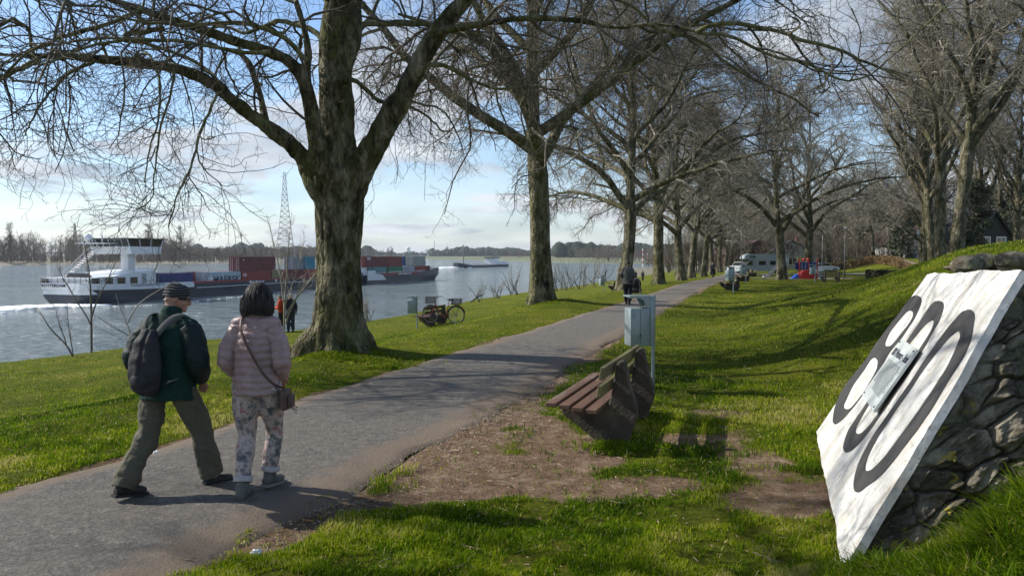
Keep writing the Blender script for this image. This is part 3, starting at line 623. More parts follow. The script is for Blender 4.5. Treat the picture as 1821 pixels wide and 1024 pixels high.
# clumps: blades springing from one root and arching outwards
def clumps(name, cx_, cy_, nb, hgt, wid, seed, vbase=.42, spread=.03, label=None):
    r2 = np.random.default_rng(seed); k = len(cx_); m_ = k*nb; ci = np.repeat(np.arange(k), nb); a = r2.uniform(0, 2*math.pi, m_); q_ = np.sqrt(r2.random(m_))
    hh_ = (hgt[ci] if np.ndim(hgt) else hgt)*r2.uniform(.45, 1.15, m_)*(1.1-.35*q_); x = cx_[ci]+np.cos(a)*q_*spread; y = cy_[ci]+np.sin(a)*q_*spread; z = height(x, y)-.01
    la = a+r2.normal(size=m_)*.6; lean = hh_*(.25+.9*q_)*r2.uniform(.5, 1.2, m_); w = wid*r2.uniform(.6, 1.4, m_); px_, py_ = -np.sin(la), np.cos(la); V = np.empty((m_, 9, 3))
    for j, (t, wf) in enumerate(((0, .8), (.35, 1), (.7, .75), (.9, .4))):
        ox, oy = np.cos(la)*lean*t*t, np.sin(la)*lean*t*t; zz_ = z+hh_*(t-.28*t*t*(.5+q_))
        for s_ in (0, 1): sg = (s_-.5)*w*wf; V[:, j*2+s_] = np.stack([x+ox+px_*sg, y+oy+py_*sg, zz_], 1)
    V[:, 8] = np.stack([x+np.cos(la)*lean, y+np.sin(la)*lean, z+hh_*(1-.30*(.5+q_))], 1)
    i = np.arange(m_)*9; q = np.concatenate([np.stack([i+2*j, i+2*j+1, i+2*j+3, i+2*j+2], 1) for j in range(3)]); t = np.stack([i+6, i+7, i+8], 1)
    v = np.clip(vbase+(r2.normal(size=k)*.13)[ci]+r2.normal(size=m_)*.12, 0, .93); v = np.where(r2.random(m_) < .07, r2.uniform(.86, 1, m_), v)
    return tag(npmesh(name, V.reshape(-1, 3), q, t, M_grass, None, smooth=False, attrs={'v': np.repeat(v, 9), 'h': np.zeros(m_*9)}), kind='stuff')
def tufts(name, spots, n, hmin, hmax, w, seed, vbase=.4, nb=16, spread=.03):
    r2 = np.random.default_rng(seed); X = []; Y = []
    for (cx_, cy_, rx_, ry_, k) in spots:
        m_ = int(n*k/nb); a = r2.uniform(0, 6.283, m_); q_ = np.abs(r2.normal(size=m_))*.55; X.append(cx_+np.cos(a)*q_*rx_); Y.append(cy_+np.sin(a)*q_*ry_)
    X = np.concatenate(X); Y = np.concatenate(Y); return clumps(name, X, Y, nb, r2.uniform(hmin, hmax, len(X)), w, seed, vbase, spread)
cx_, cy_ = scatter(22000, 3.0, 30, .78, .8)
ok = ((cx_ < interp(cy_, PL)-.12) & (cx_ > interp(cy_, XB))) | (cx_ > interp(cy_, PR)+.12)
ok &= (soil(cx_, cy_)*1.1 < rng.random(len(cx_))) & (fbm(cx_*1.4, cy_*1.4, 55, 4)+.15*rng.random(len(cx_)) > .52)
cx_, cy_ = cx_[ok], cy_[ok]
clumps('grass_tufts', cx_, cy_, 13, rng.uniform(.03, .095, len(cx_))*(1+np.clip(cy_-8, 0, 20)*.03), .0056, 12, .34, .04)
# ================================================================== far shores
M_sand = mat('sand', (0.27, 0.235, 0.18), 0.95, var=.3, scale=.08, dirt=(0.10, 0.10, 0.05), dscale=.05, dlo=.45, dhi=.6)
M_field = mat('field', (0.115, 0.125, 0.055), 0.95, var=.3, scale=.01)
M_wood = mat('winter_wood', (0.16, 0.135, 0.105), 0.95, var=.5, scale=.04, spec=.1)
M_pine = mat('evergreen_far', (0.028, 0.042, 0.028), 0.95, var=.4, scale=.05, spec=.1)
def land(name, line, prof, matl):
    """line: (px, py) waterline pixels; prof: (distance back, height above water)"""
    L = [P(a, b_, -5.0) for a, b_ in line]; V = []
    for p in L:
        d = unit(p[:2])
        for (s, h) in prof: V.append([p[0]+d[0]*s, p[1]+d[1]*s, -5+h])
    n, m_ = len(L), len(prof); idx = np.arange(n*m_).reshape(n, m_)
    q = np.stack([idx[:-1, :-1], idx[1:, :-1], idx[1:, 1:], idx[:-1, 1:]], -1).reshape(-1, 4)
    return tag(npmesh(name, V, q, None, matl), kind='structure')
sh = [(-260,474),(-120,473.5),(0,473),(30,471),(60,472),(90,470),(130,470.5),(180,469.5),(240,470),(300,468.5),(340,468.8),(380,467.5),(400,467.8),(430,467),(500,466.5),(545,465)]
land('far_bank', sh, [(-8, -.6), (0, 0), (14, 1.0), (55, 2.3), (110, 3.4), (900, 4), (3500, 5)], M_sand)
sh2 = [(545,463),(600,462),(640,461),(700,461),(760,461),(800,461.5),(880,463),(950,465),(1000,466.5),(1060,467.5),(1120,468),(1200,468),(1330,468)]
land('far_meadow', sh2, [(-10, -.6), (0, 0), (20, 1.4), (200, 3), (600, 4.5), (4500, 6)], M_field)
def woods(name, bands, seed, kind='wood', label=None):
    """bands: (px0, px1, dist0, dist1, n, h0, h1, ground z)"""
    r2 = np.random.default_rng(seed); sets = []
    for (a, b_, d0, d1, n, h0, h1, gz) in bands:
        px = r2.uniform(a, b_, n); d = d0+(d1-d0)*r2.random(n)**1.4; X = (px-910.5)/F*d; h = r2.uniform(h0, h1, n)*(0.72+.5*vn(px*.03, d*.01, seed))
        st = np.stack([X, d, np.full(n, gz)], 1)
        T_ = st[:, None, :]+np.linspace(0, 1, 6)[None, :, None]*np.stack([r2.normal(size=n)*.6, r2.normal(size=n)*.6, h], 1)[:, None, :]
        TR_ = np.linspace(1, .15, 6)[None]*(h*.016)[:, None]
        sets.append((T_, TR_, 3))
        s = float(np.mean(h)); k = d0/520
        Bq, BqR = grow(r2, T_, TR_, 11, 4, (s*.25, s*.5), (.4, 1.15), .15*k, .05*k, .14, -.05, .08, 1, 0, .5, .9); sets.append((Bq, BqR, 3))
        Cq, CqR = grow(r2, Bq, BqR, 8, 3, (s*.09, s*.24), (.3, 1.2), .075*k, .04*k, .15, -.03, .1, 1, 0, .3, 1.0); sets.append((Cq, CqR, 3))
    return tag(crown_obj(name, sets, M_wood, None), kind='stuff')
woods('woodland', [(-330, 340, 560, 700, 520, 13, 20, -2.4), (-330, 430, 535, 600, 650, 3.5, 8, -3.6), (280, 570, 690, 900, 420, 8, 14, -2.4), (540, 700, 1200, 1500, 90, 10, 15, -2)], 5)
woods('shore_trees', [(1010, 1170, 860, 1000, 60, 8, 14, -2), (1060, 1260, 620, 760, 110, 9, 15, -3.5), (880, 1050, 1150, 1400, 60, 8, 13, -2)], 8)
for i, (px, h, lb) in enumerate([(19, 27, 'tall rounded bare tree rising above the far woodland at the left edge'), (266, 27, 'tall bare tree above the far woodland behind the barge wheelhouse'), (322, 24, 'slim bare tree above the far woodland to the right of the wheelhouse')]):
    r2 = np.random.default_rng(40+i); d = 575; x = rowx(px, d); T_ = np.stack([np.linspace(0, 1, 8)*0, np.linspace(0, 1, 8)*0, np.linspace(0, h, 8)], 1)[None]; TR_ = np.linspace(.45, .06, 8)[None]
    e = empty('far_tree', (x, d, -2.6), 0, label=lb, cat='tree', group='tall trees of the far woodland')
    npmesh('trunk', *tubes(T_, TR_, 6), None, M_wood, e)
    A_, AR = grow(r2, T_, TR_, 26, 6, (5, 9), (.35, .9), .2, .07, .15, -.05, .28, 1, 0, .5); B_, B_R = grow(r2, A_, AR, 9, 4, (1.5, 3.2), (.4, 1.1), .09, .05, .2, -.02, .1, 1, 0); C_, C_R = grow(r2, B_, B_R, 4, 3, (.6, 1.6), (.4, 1.1), .06, .04, .2, -.02, .1, 1, 0)
    crown_obj('crown', [(A_, AR, 4), (B_, B_R, 3), (C_, C_R, 3)], M_wood, e)
def forest(name, bands, seed):
    r2 = np.random.default_rng(seed); mb = MB()
    for (a, b_, d0, d1, n, h0, h1, gz) in bands:
        for i in range(n):
            d = r2.uniform(d0, d1); px = r2.uniform(a, b_); h = r2.uniform(h0, h1)*(0.7+.6*float(vn(px*.045, d*.002, seed))); w_ = h*r2.uniform(.35, .7)
            x = (px-910.5)/F*d; mb.ell((x, d, gz+h*.5), (w_, w_, h*.56), 9, 7)
    o = mb.build(name, M_pine, smooth=True); V = np.empty(len(o.data.vertices)*3, np.float32); o.data.vertices.foreach_get('co', V); V = V.reshape(-1, 3)
    V += (np.random.default_rng(seed).random(V.shape)-.5)*np.array([2.6, 2.6, 3.2]); o.data.vertices.foreach_set('co', V.ravel()); return tag(o, kind='stuff')
forest('far_forest', [(640, 760, 2300, 2700, 110, 8, 14, -1), (765, 1010, 1900, 2300, 260, 12, 22, -1), (340, 660, 1500, 1900, 260, 14, 22, -1), (990, 1200, 1150, 1500, 260, 13, 20, 0), (1180, 1900, 1100, 1400, 300, 12, 20, 0)], 3)
# distant works
M_conc = mat('pale_concrete', (0.55, 0.56, 0.56), 0.8, var=.08, scale=.1); M_grey = mat('grey_cladding', (0.22, 0.25, 0.28), 0.7, var=.1, scale=.1); M_white = mat('white_paint', (0.72, 0.74, 0.74), 0.45, var=.06, scale=2, dirt=(.45, .42, .38), dscale=1.2, dlo=.6, dhi=.85)
dz = 2900
def fx(px): return (px-910.5)/F*dz
def fz(py): return CAMH+(454-py)/F*dz
e = empty('water_tower', (fx(726), dz, 0), label='white round storage tower on the far horizon beyond the barge bow', cat='tower')
mb = MB(); mb.cyl((0, 0, 0), (0, 0, fz(441)), 8.2, n=20); mb.build('wall', M_white, e, smooth='auto')
mb = MB(); mb.tube([(0,0,fz(441)), (0,0,fz(439.6)), (0,0,fz(438.8))], [8.8, 6.5, 1], 20); mb.build('roof', M_white, e, smooth='auto')
e = empty('chimney', (fx(772.5), dz, 0), label='tall thin factory chimney on the far horizon left of the grey block', cat='chimney')
mb = MB(); mb.cyl((0, 0, 0), (0, 0, fz(428.5)), 2.0, 1.3, n=12); mb.build('stack', M_conc, e, smooth='auto'); mb = MB(); mb.cyl((0,0,fz(430)), (0,0,fz(429)), 1.9, n=12); mb.build('band', M_grey, e)
e = empty('factory_building', (fx(795), dz, 0), label='grey factory block with an aerial on the far horizon right of the thin chimney', cat='building')
mb = MB(); mb.box((-6, -6, 0), (6.5, 6, fz(441))); mb.build('wall', M_grey, e); mb = MB(); mb.box((-2, -2, fz(441)), (3, 2, fz(439))); mb.cyl((1, 0, fz(439)), (1, 0, fz(431)), .7, .3, 6); mb.build('aerial', M_grey, e)
e = empty('factory_hall', (fx(760), dz, 0), label='low pale factory halls with a conveyor left of the thin chimney', cat='building')
mb = MB(); mb.box((-3, -5, 0), (4, 5, fz(443.5))); mb.box((4, -5, 0), (28, 5, fz(448))); mb.build('wall', M_conc, e); mb = MB(); mb.cyl((-34, 0, fz(450)), (0, 0, fz(445)), 1.1, n=6); mb.build('conveyor', M_grey, e)
# lattice masts
def lattice(name, px, ybase, ytop, d, wb, wt_, arms, label):
    z0 = -2.5; z1 = CAMH+(454-ytop)/F*d; x = rowx(px, d); e = empty(name, (x, d, z0), 0.3, label=label, cat='pylon'); H_ = z1-z0; mb = MB(); n = 16; r_ = .105*d/500
    W_ = lambda t: wb*(1-t)**1.35+wt_
    for s in range(n):
        t0, t1_ = s/n, (s+1)/n; c0 = [(sx_*W_(t0), sy_*W_(t0), H_*t0) for sx_, sy_ in ((-1,-1),(1,-1),(1,1),(-1,1))]; c1 = [(sx_*W_(t1_), sy_*W_(t1_), H_*t1_) for sx_, sy_ in ((-1,-1),(1,-1),(1,1),(-1,1))]
        for i in range(4):
            j = (i+1) % 4; mb.tube([c0[i], c1[i]], [r_*1.3]*2, 4, False); mb.tube([c0[i], c1[j]], [r_*.75]*2, 4, False); mb.tube([c0[j], c1[i]], [r_*.75]*2, 4, False); mb.tube([c1[i], c1[j]], [r_*.75]*2, 4, False)
    mb.build('lattice', M_steel, e)
    for (t, w_) in arms:
        ma = MB(); z = H_*t
        for sg in (-1, 1):
            ma.tube([(sg*W_(t), 0, z), (sg*w_, 0, z+.3)], [r_]*2, 4); ma.tube([(sg*W_(t), 0, z+H_*.03), (sg*w_, 0, z+.3)], [r_*.8]*2, 4)
        ma.build('cross_arm', M_steel, e)
M_steel = mat('mast_steel', (0.20, 0.20, 0.20), 0.6, 0.3, var=.2, scale=.3)
lattice('lattice_mast', 508, 455, 308, 620, 7.0, .9, [], 'tall tapering steel lattice mast on the far bank left of the largest trunk')
lattice('power_pylon', 135, 440, 398, 900, 3.4, .6, [(.78, 9), (.9, 6)], 'small power pylon just above the far woodland at left')
e = empty('river_beacon', (*P(37, 470, -5)[:2], -5), label='thin beacon post with a white daymark on the far shore at left', cat='beacon')
mb = MB(); mb.cyl((0, 0, 0), (0, 0, 11), .22, n=6); mb.build('post', M_steel, e); mb = MB(); mb.box((-.6, -.1, 8.5), (.6, .1, 11)); mb.build('daymark', M_white, e)
M_red = mat('red_paint', (0.42, 0.035, 0.02), 0.5, var=.15)
for i, (px, h) in enumerate([(1143, 11), (1151, 8)]):
    e = empty('river_beacon', (*P(px, 474, -4.9)[:2], -5), label=('taller' if not i else 'shorter')+' red and white striped marker on the sandy spit right of the third plane tree', cat='beacon', group='striped markers on the sandy spit')
    mb = MB(); mb.cyl((0,0,0), (0,0,h), .28, n=6); mb.build('post', M_white, e)
    for k in range(3): m2 = MB(); m2.cyl((0,0,h*(.2+.28*k)), (0,0,h*(.32+.28*k)), .33, n=6); m2.build('band', M_red, e)
# ================================================================== barges
S0 = P(172, 541.3, -5); S1 = P(768, 498, -5); sdir = unit((S1-S0)[:2]); SRZ = math.atan2(sdir[1], sdir[0])
Rz = np.array([[sdir[0], -sdir[1]], [sdir[1], sdir[0]]])          # local -> world
def SX(px, yl=0.0):            # ship coordinate along the hull under pixel column px on the fore-aft plane y = yl
    v = ray(px, 500)[:2]; o = S0[:2]+Rz@np.array([0, yl]); A_ = np.array([[v[0], -sdir[0]], [v[1], -sdir[1]]]); t, s = np.linalg.solve(A_, o); return float(s)
SL = float(np.linalg.norm((S1-S0)[:2])); BEAM = 9.6
M_hull = mat('hull_blue_black', (0.030, 0.036, 0.052), 0.45, var=.25, scale=.5, dirt=(.09, .075, .06), dscale=.35, dlo=.6, dhi=.8)
M_hullw = mat('ship_white', (0.70, 0.72, 0.74), 0.4, var=.05, scale=1, dirt=(.38, .33, .28), dscale=.9, dlo=.62, dhi=.85)
M_deckred = mat('coaming_red', (0.28, 0.03, 0.03), 0.5, var=.15, scale=1); M_glass = mat('dark_glass', (0.015, 0.022, 0.022), 0.08, spec=.8); M_dkgreen = mat('dark_trim', (0.02, 0.03, 0.028), 0.4)
M_rail = mat('rail_white', (0.6, 0.6, 0.6), 0.5); M_black = mat('black_rubber', (0.015, 0.015, 0.015), 0.7)
def hull(stations, beam, matl, name, parent):
    """stations: x, half beam factor, top z, bottom half beam factor"""
    mb = MB(); V = []
    for (x, f, zt, fb) in stations:
        for (s, z, k) in ((-1, zt, f), (-1, zt*.45, f*.985), (-1, -.7, fb), (1, -.7, fb), (1, zt*.45, f*.985), (1, zt, f)): V.append([x, beam/2+s*k*beam/2, z])
    V = np.array(V); n = len(stations); q = []
    for i in range(n-1):
        for j in range(5): q.append([i*6+j, i*6+j+1, (i+1)*6+j+1, (i+1)*6+j])
        q.append([i*6+5, i*6, (i+1)*6, (i+1)*6+5])
    for i in (0, n-1): q += [[i*6, i*6+1, i*6+4, i*6+5], [i*6+1, i*6+2, i*6+3, i*6+4]]
    mb.add(V, q); return mb.build(name, matl, parent)
def text_obj(s, size, depth, matl, name='lettering', font_sx=1.0, bold=0.0, align='LEFT'):
    cu = bpy.data.curves.new(name, 'FONT'); cu.body = s; cu.size = size; cu.extrude = depth; cu.offset = bold; cu.align_x = align; cu.align_y = 'CENTER'
    o = bpy.data.objects.new(name, cu); C.objects.link(o); dg = bpy.context.evaluated_depsgraph_get(); me = bpy.data.meshes.new_from_object(o.evaluated_get(dg)); bpy.data.objects.remove(o)
    for v in me.vertices: v.co.x *= font_sx
    me.materials.clear(); me.materials.append(matl); o = bpy.data.objects.new(name, me); C.objects.link(o); return o
def sign(s, loc, size, parent, matl, rot=(math.pi/2, 0, 0), sx_=1.0, bold=0.0, depth=.015, align='CENTER', label=None, name='lettering'):
    o = text_obj(s, size, depth, matl, name, sx_, bold, align); o.parent = parent; o.location = loc; o.rotation_euler = rot; 
    if label: o['label'] = label
    return o
ship = empty('motor_barge', (S0[0], S0[1], -5), SRZ, label='long dark container barge with a raised white wheelhouse sailing up the river', cat='barge')
L1 = SX(652)
hull([(-1.6,.72,2.45,.3),(-.6,.93,2.4,.6),(1.5,1,2.3,.92),(8,1,2.0,1),(L1*.5,1,1.85,1),(L1-8,1,1.9,1),(L1-3,.96,2.3,.9),(L1,.8,2.9,.6)], BEAM, M_hull, 'hull', ship)
V = []; st_ = [(-1.75,.74,3.05,2.2),(-.8,.95,3.0,2.1),(1.5,1.01,2.85,2.0),(8,1.01,2.7,1.85),(19,1.01,2.65,1.75),(19.3,1.01,2.3,1.75)]
for (x, f, zt, zb) in st_:
    for s in (-1, 1): V += [[x, BEAM/2+s*(f*BEAM/2+.03), zb], [x, BEAM/2+s*(f*BEAM/2+.03), zt], [x+.12, BEAM/2+s*(f*BEAM/2-.12), zt], [x+.12, BEAM/2+s*(f*BEAM/2-.12), 1.4]]
q = []
for i in range(5):
    for s in (0, 4):
        for k in range(3): q.append([i*8+s+k, i*8+s+k+1, (i+1)*8+s+k+1, (i+1)*8+s+k])
q += [[0, 1, 5, 4], [1, 2, 6, 5], [2, 3, 7, 6]]
mb = MB(); mb.add(V, q); mb.build('bulwark', M_hullw, ship)
mb = MB(); mb.box((20, -.06, 1.55), (L1-3, -.03, 1.66)); mb.build('white_line', M_hullw, ship)
mb = MB(); mb.box((19.3, .35, 1.8), (L1-4, .55, 2.6)); mb.box((19.3, BEAM-.55, 1.8), (L1-4, BEAM-.35, 2.6)); mb.build('coaming', M_deckred, ship)
mb = MB(); mb.box((19.3, .32, 1.9), (L1-4, .345, 2.32)); mb.build('coaming_band', M_hull, ship)
# deckhouse, column, wheelhouse
ship_real = ship
XE = SX(282); XW = SX(228, BEAM/2); mb = MB(); mb.prism([(XE-12.5, 2.6), (XE, 2.6), (XE, 4.75), (XE-4, 4.5), (XE-8, 3.9), (XE-12.5, 3.7)], 1, .55, BEAM-.55); mb.build('deckhouse', M_hullw, ship)
for k, x0 in enumerate([XE-11.9, XE-9.6, XE-7.3, XE-5.0]):
    m2 = MB(); m2.box((x0, .50, 2.75), (x0+1.35, .56, 3.7)); f = m2.build('window', M_dkgreen, ship); m2 = MB(); m2.box((x0+.1, .485, 2.85), (x0+1.25, .52, 3.6)); m2.build('pane', M_glass, f)
mb = MB(); mb.box((XE-2.8, .5, 2.6), (XE-1.9, .56, 4.2)); mb.build('door', mat('door_grey', (.3, .33, .36), .5), ship)
ship = empty('bridge', (XW-7.6, 0, 0)); ship.parent = ship_real
mb = MB(); mb.bbox((6.9, 4.0, 3.6), (8.4, 5.6, 7.25), .2); mb.build('column', M_hullw, ship, smooth='auto')
mb = MB(); mb.prism([(4.6, 7.2), (10.4, 7.2), (10.6, 8.35), (4.2, 8.35)], 1, .9, BEAM-.9); mb.build('wheelhouse', M_hullw, ship)
mb = MB(); mb.prism([(4.3, 8.35), (10.5, 8.35), (11.0, 9.45), (3.9, 9.45)], 1, 1.0, BEAM-1.0); g = mb.build('wheelhouse_glass', M_glass, ship)
for y_ in np.linspace(1.0, BEAM-1.0, 7): mb = MB(); mb.tube([(4.27, y_, 8.35), (3.87, y_, 9.45)], [.07]*2, 4); mb.build('mullion', M_hullw, ship)
for t in (0, .33, .66, 1): mb = MB(); mb.tube([(4.3+6.2*t, .98, 8.35), (3.9+7.1*t, .98, 9.45)], [.07]*2, 4); mb.build('mullion', M_hullw, ship)
mb = MB(); mb.bbox((3.5, .6, 9.45), (11.4, BEAM-.6, 9.62), .05); mb.build('roof', M_dkgreen, ship)
mb = MB(); mb.ell((3.2, BEAM-1.6, 9.7), (.55, .55, .6)); mb.cyl((3.2, BEAM-1.6, 8.9), (3.2, BEAM-1.6, 9.3), .15); mb.build('radar_dome', M_hullw, ship, smooth=True)
mb = MB(); mb.box((1.6, 3, 8.75), (4.4, BEAM-.8, 8.9)); mb.build('platform', M_hullw, ship)
for (x_, y_, h_) in ((2.2, 8.2, 1.2), (2.6, 6.5, 2.0), (3.0, 5, 1.3), (5, 4, 1.1), (8, 6, .8), (2.2, 4, 1.0)): mb = MB(); mb.cyl((x_, y_, 8.9), (x_, y_, 9.0+h_), .05, n=5); mb.build('aerial', M_rail, ship)
mb = MB()
for y_ in (BEAM-2.2, BEAM-3.2):
    a_, b_ = np.array([-.8, y_+1.2, 3.6]), np.array([4.4, y_, 8.4]); mb.tube([a_, b_], [.07]*2, 5); mb.tube([a_+(0, 0, .9), b_+(0, 0, .9)], [.06]*2, 5)
    for t in np.linspace(0, 1, 9): mb.tube([a_+(b_-a_)*t, a_+(b_-a_)*t+(0, 0, .9)], [.04]*2, 4)
for t in np.linspace(0, 1, 16): mb.tube([np.array([-.8, BEAM-1.0, 3.6])+np.array([5.2, -1.2, 4.8])*t, np.array([-.8, BEAM-2.0, 3.6])+np.array([5.2, -1.2, 4.8])*t], [.06]*2, 4)
mb.build('stairway', M_rail, ship); ship = ship_real
mb = MB()
for x_ in np.linspace(-1.4, 4, 6): mb.cyl((x_, .3, 2.9), (x_, .3, 3.85), .04, n=5)
for y_ in np.linspace(1, BEAM-1, 8): mb.cyl((-1.7, y_, 2.9), (-1.7, y_, 3.85), .04, n=5)
for z_ in (3.4, 3.85): mb.tube([(4, .3, z_), (-1.4, .3, z_), (-1.7, 1, z_), (-1.7, BEAM-1, z_), (-1.4, BEAM-.3, z_)], [.035]*5, 5)
mb.build('railing', M_steel, ship)
mb = MB()
for (x_, y_) in ((-1.0, 8.9), (-1.0, 8.2)): mb.cyl((x_, y_, 2.9), (x_, y_, 3.6), .25, n=8)
mb.build('bollard', M_black, ship, smooth='auto')
car = empty('parked_car', tuple(np.append(S0[:2]+Rz@np.array([1.2, 5.0]), -2.05)), SRZ+math.pi/2, label='small dark car carried on the stern deck of the barge', cat='car')
mb = MB(); mb.prism([(-2, .25), (2, .25), (2.05, .8), (1.2, .95), (.6, 1.45), (-1.3, 1.45), (-2, .95)], 1, -.8, .8); mb.build('body', mat('car_dark', (.03, .03, .035), .25, spec=.7), car)
mb = MB(); mb.prism([(1.02, .97), (.56, 1.38), (-1.22, 1.38), (-1.7, .97)], 1, -.815, .815); mb.build('window', M_glass, car)
for x_ in (-1.25, 1.25):
    for y_ in (-.75, .75): mb = MB(); mb.cyl((x_, y_-.1, .32), (x_, y_+.1, .32), .32, n=12); mb.build('wheel', M_black, car)
M_letk = mat('lettering_dark', (.02, .025, .05), .5); M_letw = mat('lettering_white', (.75, .75, .75), .5)
o = sign('ROTTERDAM', (-1.86, BEAM*.62, 2.66), .62, ship, M_letk, (math.pi/2, 0, -math.pi/2), 1.25, .01)
o = sign('WASSENAER-FRECH', (9.5, -.065, 2.45), .5, ship, M_letk, sx_=1.5, bold=.01)
# lighter pushed ahead
lg = empty('cargo_lighter', tuple(np.append(S0[:2]+Rz@np.array([L1+.4, 0]), -5)), SRZ, label='dark container lighter ahead of the barge with a white bow patch at its stern', cat='barge')
L2 = SL-L1+6
hull([(0,.97,2.2,.95),(3,1,1.95,1),(L2*.6,1,2.0,1),(L2-14,1,2.3,.98),(L2-7,.96,2.9,.85),(L2-2,.85,3.35,.6),(L2+1.2,.72,3.5,.35)], BEAM, M_hull, 'hull', lg)
mb = MB(); mb.prism([(0, 1.0), (L2*.22, .9), (L2*.17, 2.25), (0, 2.6)], 1, -.05, -.02); mb.build('white_patch', M_hullw, lg)
mb = MB(); mb.box((L2*.17, .3, 1.9), (L2-13, .5, 2.55)); mb.build('coaming', M_deckred, lg)
mb = MB(); mb.box((-1.6, 1.0, 2.2), (1.4, 3.5, 4.6)); mb.box((1.4, .6, 2.2), (5, .9, 3.3)); mb.build('bow_house', M_hullw, lg)
mb = MB(); mb.cyl((L2-1, BEAM/2, 3.4), (L2-1, BEAM/2, 5.2), .1); mb.ell((L2-1, BEAM/2, 4.7), (.45, .45, .6)); mb.build('bow_light', M_hullw, lg, smooth='auto')
mb = MB()
for x_ in np.linspace(L2-10, L2, 6): mb.cyl((x_, .8, 3.0), (x_, .8, 3.9), .05, n=5)
mb.tube([(L2-10, .8, 3.9), (L2, .8, 3.9)], [.05]*2, 5); mb.build('railing', M_rail, lg)
sign('www.danser.nl', (L2*.47, .26, 2.25), .75, lg, M_letw, sx_=1.6, bold=.02)
sign('www.danser.nl', (SX(459), .29, 2.1), .62, ship, M_letw, sx_=1.15, bold=.02)
for px in (448, 493):
    mb = MB(); mb.cyl((SX(px), .26, 2.1), (SX(px), .31, 2.1), .27, n=14); mb.build('logo_disc', M_letw, ship)
# containers
cm = {}
def cmat(c):
    if c not in cm: cm[c] = mat('container_%d' % len(cm), c, .5, var=.14, scale=.8, dirt=(.16, .11, .08), dscale=1.0, dlo=.62, dhi=.85)
    return cm[c]
def container(parent_ship, x0, x1, y0, z0, col, label, words=None, h=2.6, grp='containers on the barge'):
    """box along the ship with corrugated sides; top-level thing"""
    base = np.array(parent_ship.location[:2])+Rz@np.array([x0, y0]); e = empty('shipping_container', (base[0], base[1], -5+z0), SRZ, label=label, cat='container', group=grp)
    L_ = x1-x0; Wd = 2.44; mb = MB(); n = max(6, int(L_/.28)); xs_ = np.linspace(.12, L_-.12, n*4+1); dy = np.tile([0, 0, .05, .05], n+1)[:len(xs_)]
    for side in (0, 1):
        yy = dy+.02 if side == 0 else Wd-.02-dy; V = np.array([[a, b2, z] for z in (.12, h-.08) for a, b2 in zip(xs_, yy)]); k = len(xs_); i = np.arange(k-1)
        mb.add(V, np.stack([i, i+1, k+i+1, k+i], 1))
    ys_ = np.linspace(.1, Wd-.1, 33); dx = np.tile([0, 0, .05, .05], 9)[:33]
    for end in (0, 1):
        xx = dx+.02 if end == 0 else L_-.02-dx; V = np.array([[a, b2, z] for z in (.12, h-.08) for a, b2 in zip(xx, ys_)]); i = np.arange(32); mb.add(V, np.stack([i, i+1, 33+i+1, 33+i], 1))
    mb.add([[.05, .05, h-.03], [L_-.05, .05, h-.03], [L_-.05, Wd-.05, h-.03], [.05, Wd-.05, h-.03]], [[0, 1, 2, 3]])
    mb.build('body', cmat(col), e)
    mf = MB()
    for a in (0, L_-.12):
        for b2 in (0, Wd-.12): mf.box((a, b2, 0), (a+.12, b2+.12, h))
    for z in (0, h-.1):
        for b2 in (0.001, Wd-.121): mf.box((.12, b2, z), (L_-.12, b2+.12, z+.1))
        for a in (0.001, L_-.121): mf.box((a, .12, z), (a+.12, Wd-.12, z+.1))
    mf.build('frame', cmat(tuple(c*.8 for c in col)), e)
    for k in (.35, .75, 1.65, 2.05):
        mr = MB(); mr.cyl((-.03, k, .15), (-.03, k, h-.15), .025, n=5); mr.build('lock_rod', M_rail, e)
    if words:
        for (s, fx_, fz_, sz, mt) in words: sign(s, (L_*fx_, -.02, h*fz_), sz, e, mt, sx_=1.1, bold=.015)
    return e
RED = (.26, .05, .04); DRED = (.14, .028, .032); BLUE = (.035, .045, .16); LB = (.36, .46, .52); OL = (.24, .21, .10); WH = (.62, .63, .62); TEAL = (.07, .20, .19); GRN = (.015, .20, .10); GRY = (.30, .31, .28); BL2 = (.02, .10, .30); CY = (.04, .22, .30)
def cpx(a, b_, y=.7, tier=0, col=RED, label='', words=None, s=ship, off=0.0):
    z = 1.5+2.62*tier; x0, x1 = SX(a, y)-off, SX(b_, y)-off; container(s, x0, x1-.1, y, z, col, label, words)
cpx(286, 345, col=BLUE, label='dark blue container nearest the wheelhouse in the hold of the barge')
mt = M_letk
cpx(368, 429, col=LB, label='pale blue container with a star and large dark lettering, second in the hold', words=[('MAERSK', .57, .45, 1.75, mt), ('*', .12, .25, 3.2, M_letw)])
cpx(430, 483, col=RED, label='brick red container right of the pale blue lettered one', words=[('OI', .1, .72, .8, M_letw)])
cpx(484, 500, col=OL, label='short olive container between two red ones')
cpx(501, 540, col=DRED, label='dark red container right of the olive one, partly behind the thin sapling')
cpx(541, 580, col=RED, label='red container at the left edge of the largest trunk')
cpx(427, 491, tier=1, col=DRED, label='dark maroon container standing alone on the upper tier', words=[('o', .1, .8, .5, M_letw)])
cpx(524, 541, tier=1, col=(.2, .23, .27), label='short grey container of the upper tier left of the turquoise one')
cpx(542, 561, tier=1, col=CY, label='turquoise container on the upper tier at the edge of the largest trunk')
for j, (a, b_, c, lb) in enumerate([(286, 345, DRED, 'container of the middle row behind the dark blue one'), (355, 430, RED, 'container of the middle row behind the pale blue one'), (431, 500, GRY, 'container of the middle row behind the brick red one'), (501, 575, BLUE, 'container of the middle row behind the two dark red ones')]):
    cpx(a, b_, 3.7, 0, c, lb)
og = L1+.4
def lpx(*a, **k): cpx(*a, s=lg, off=og, **k)
lpx(655, 663, col=TEAL, label='short teal container at the stern end of the lighter')
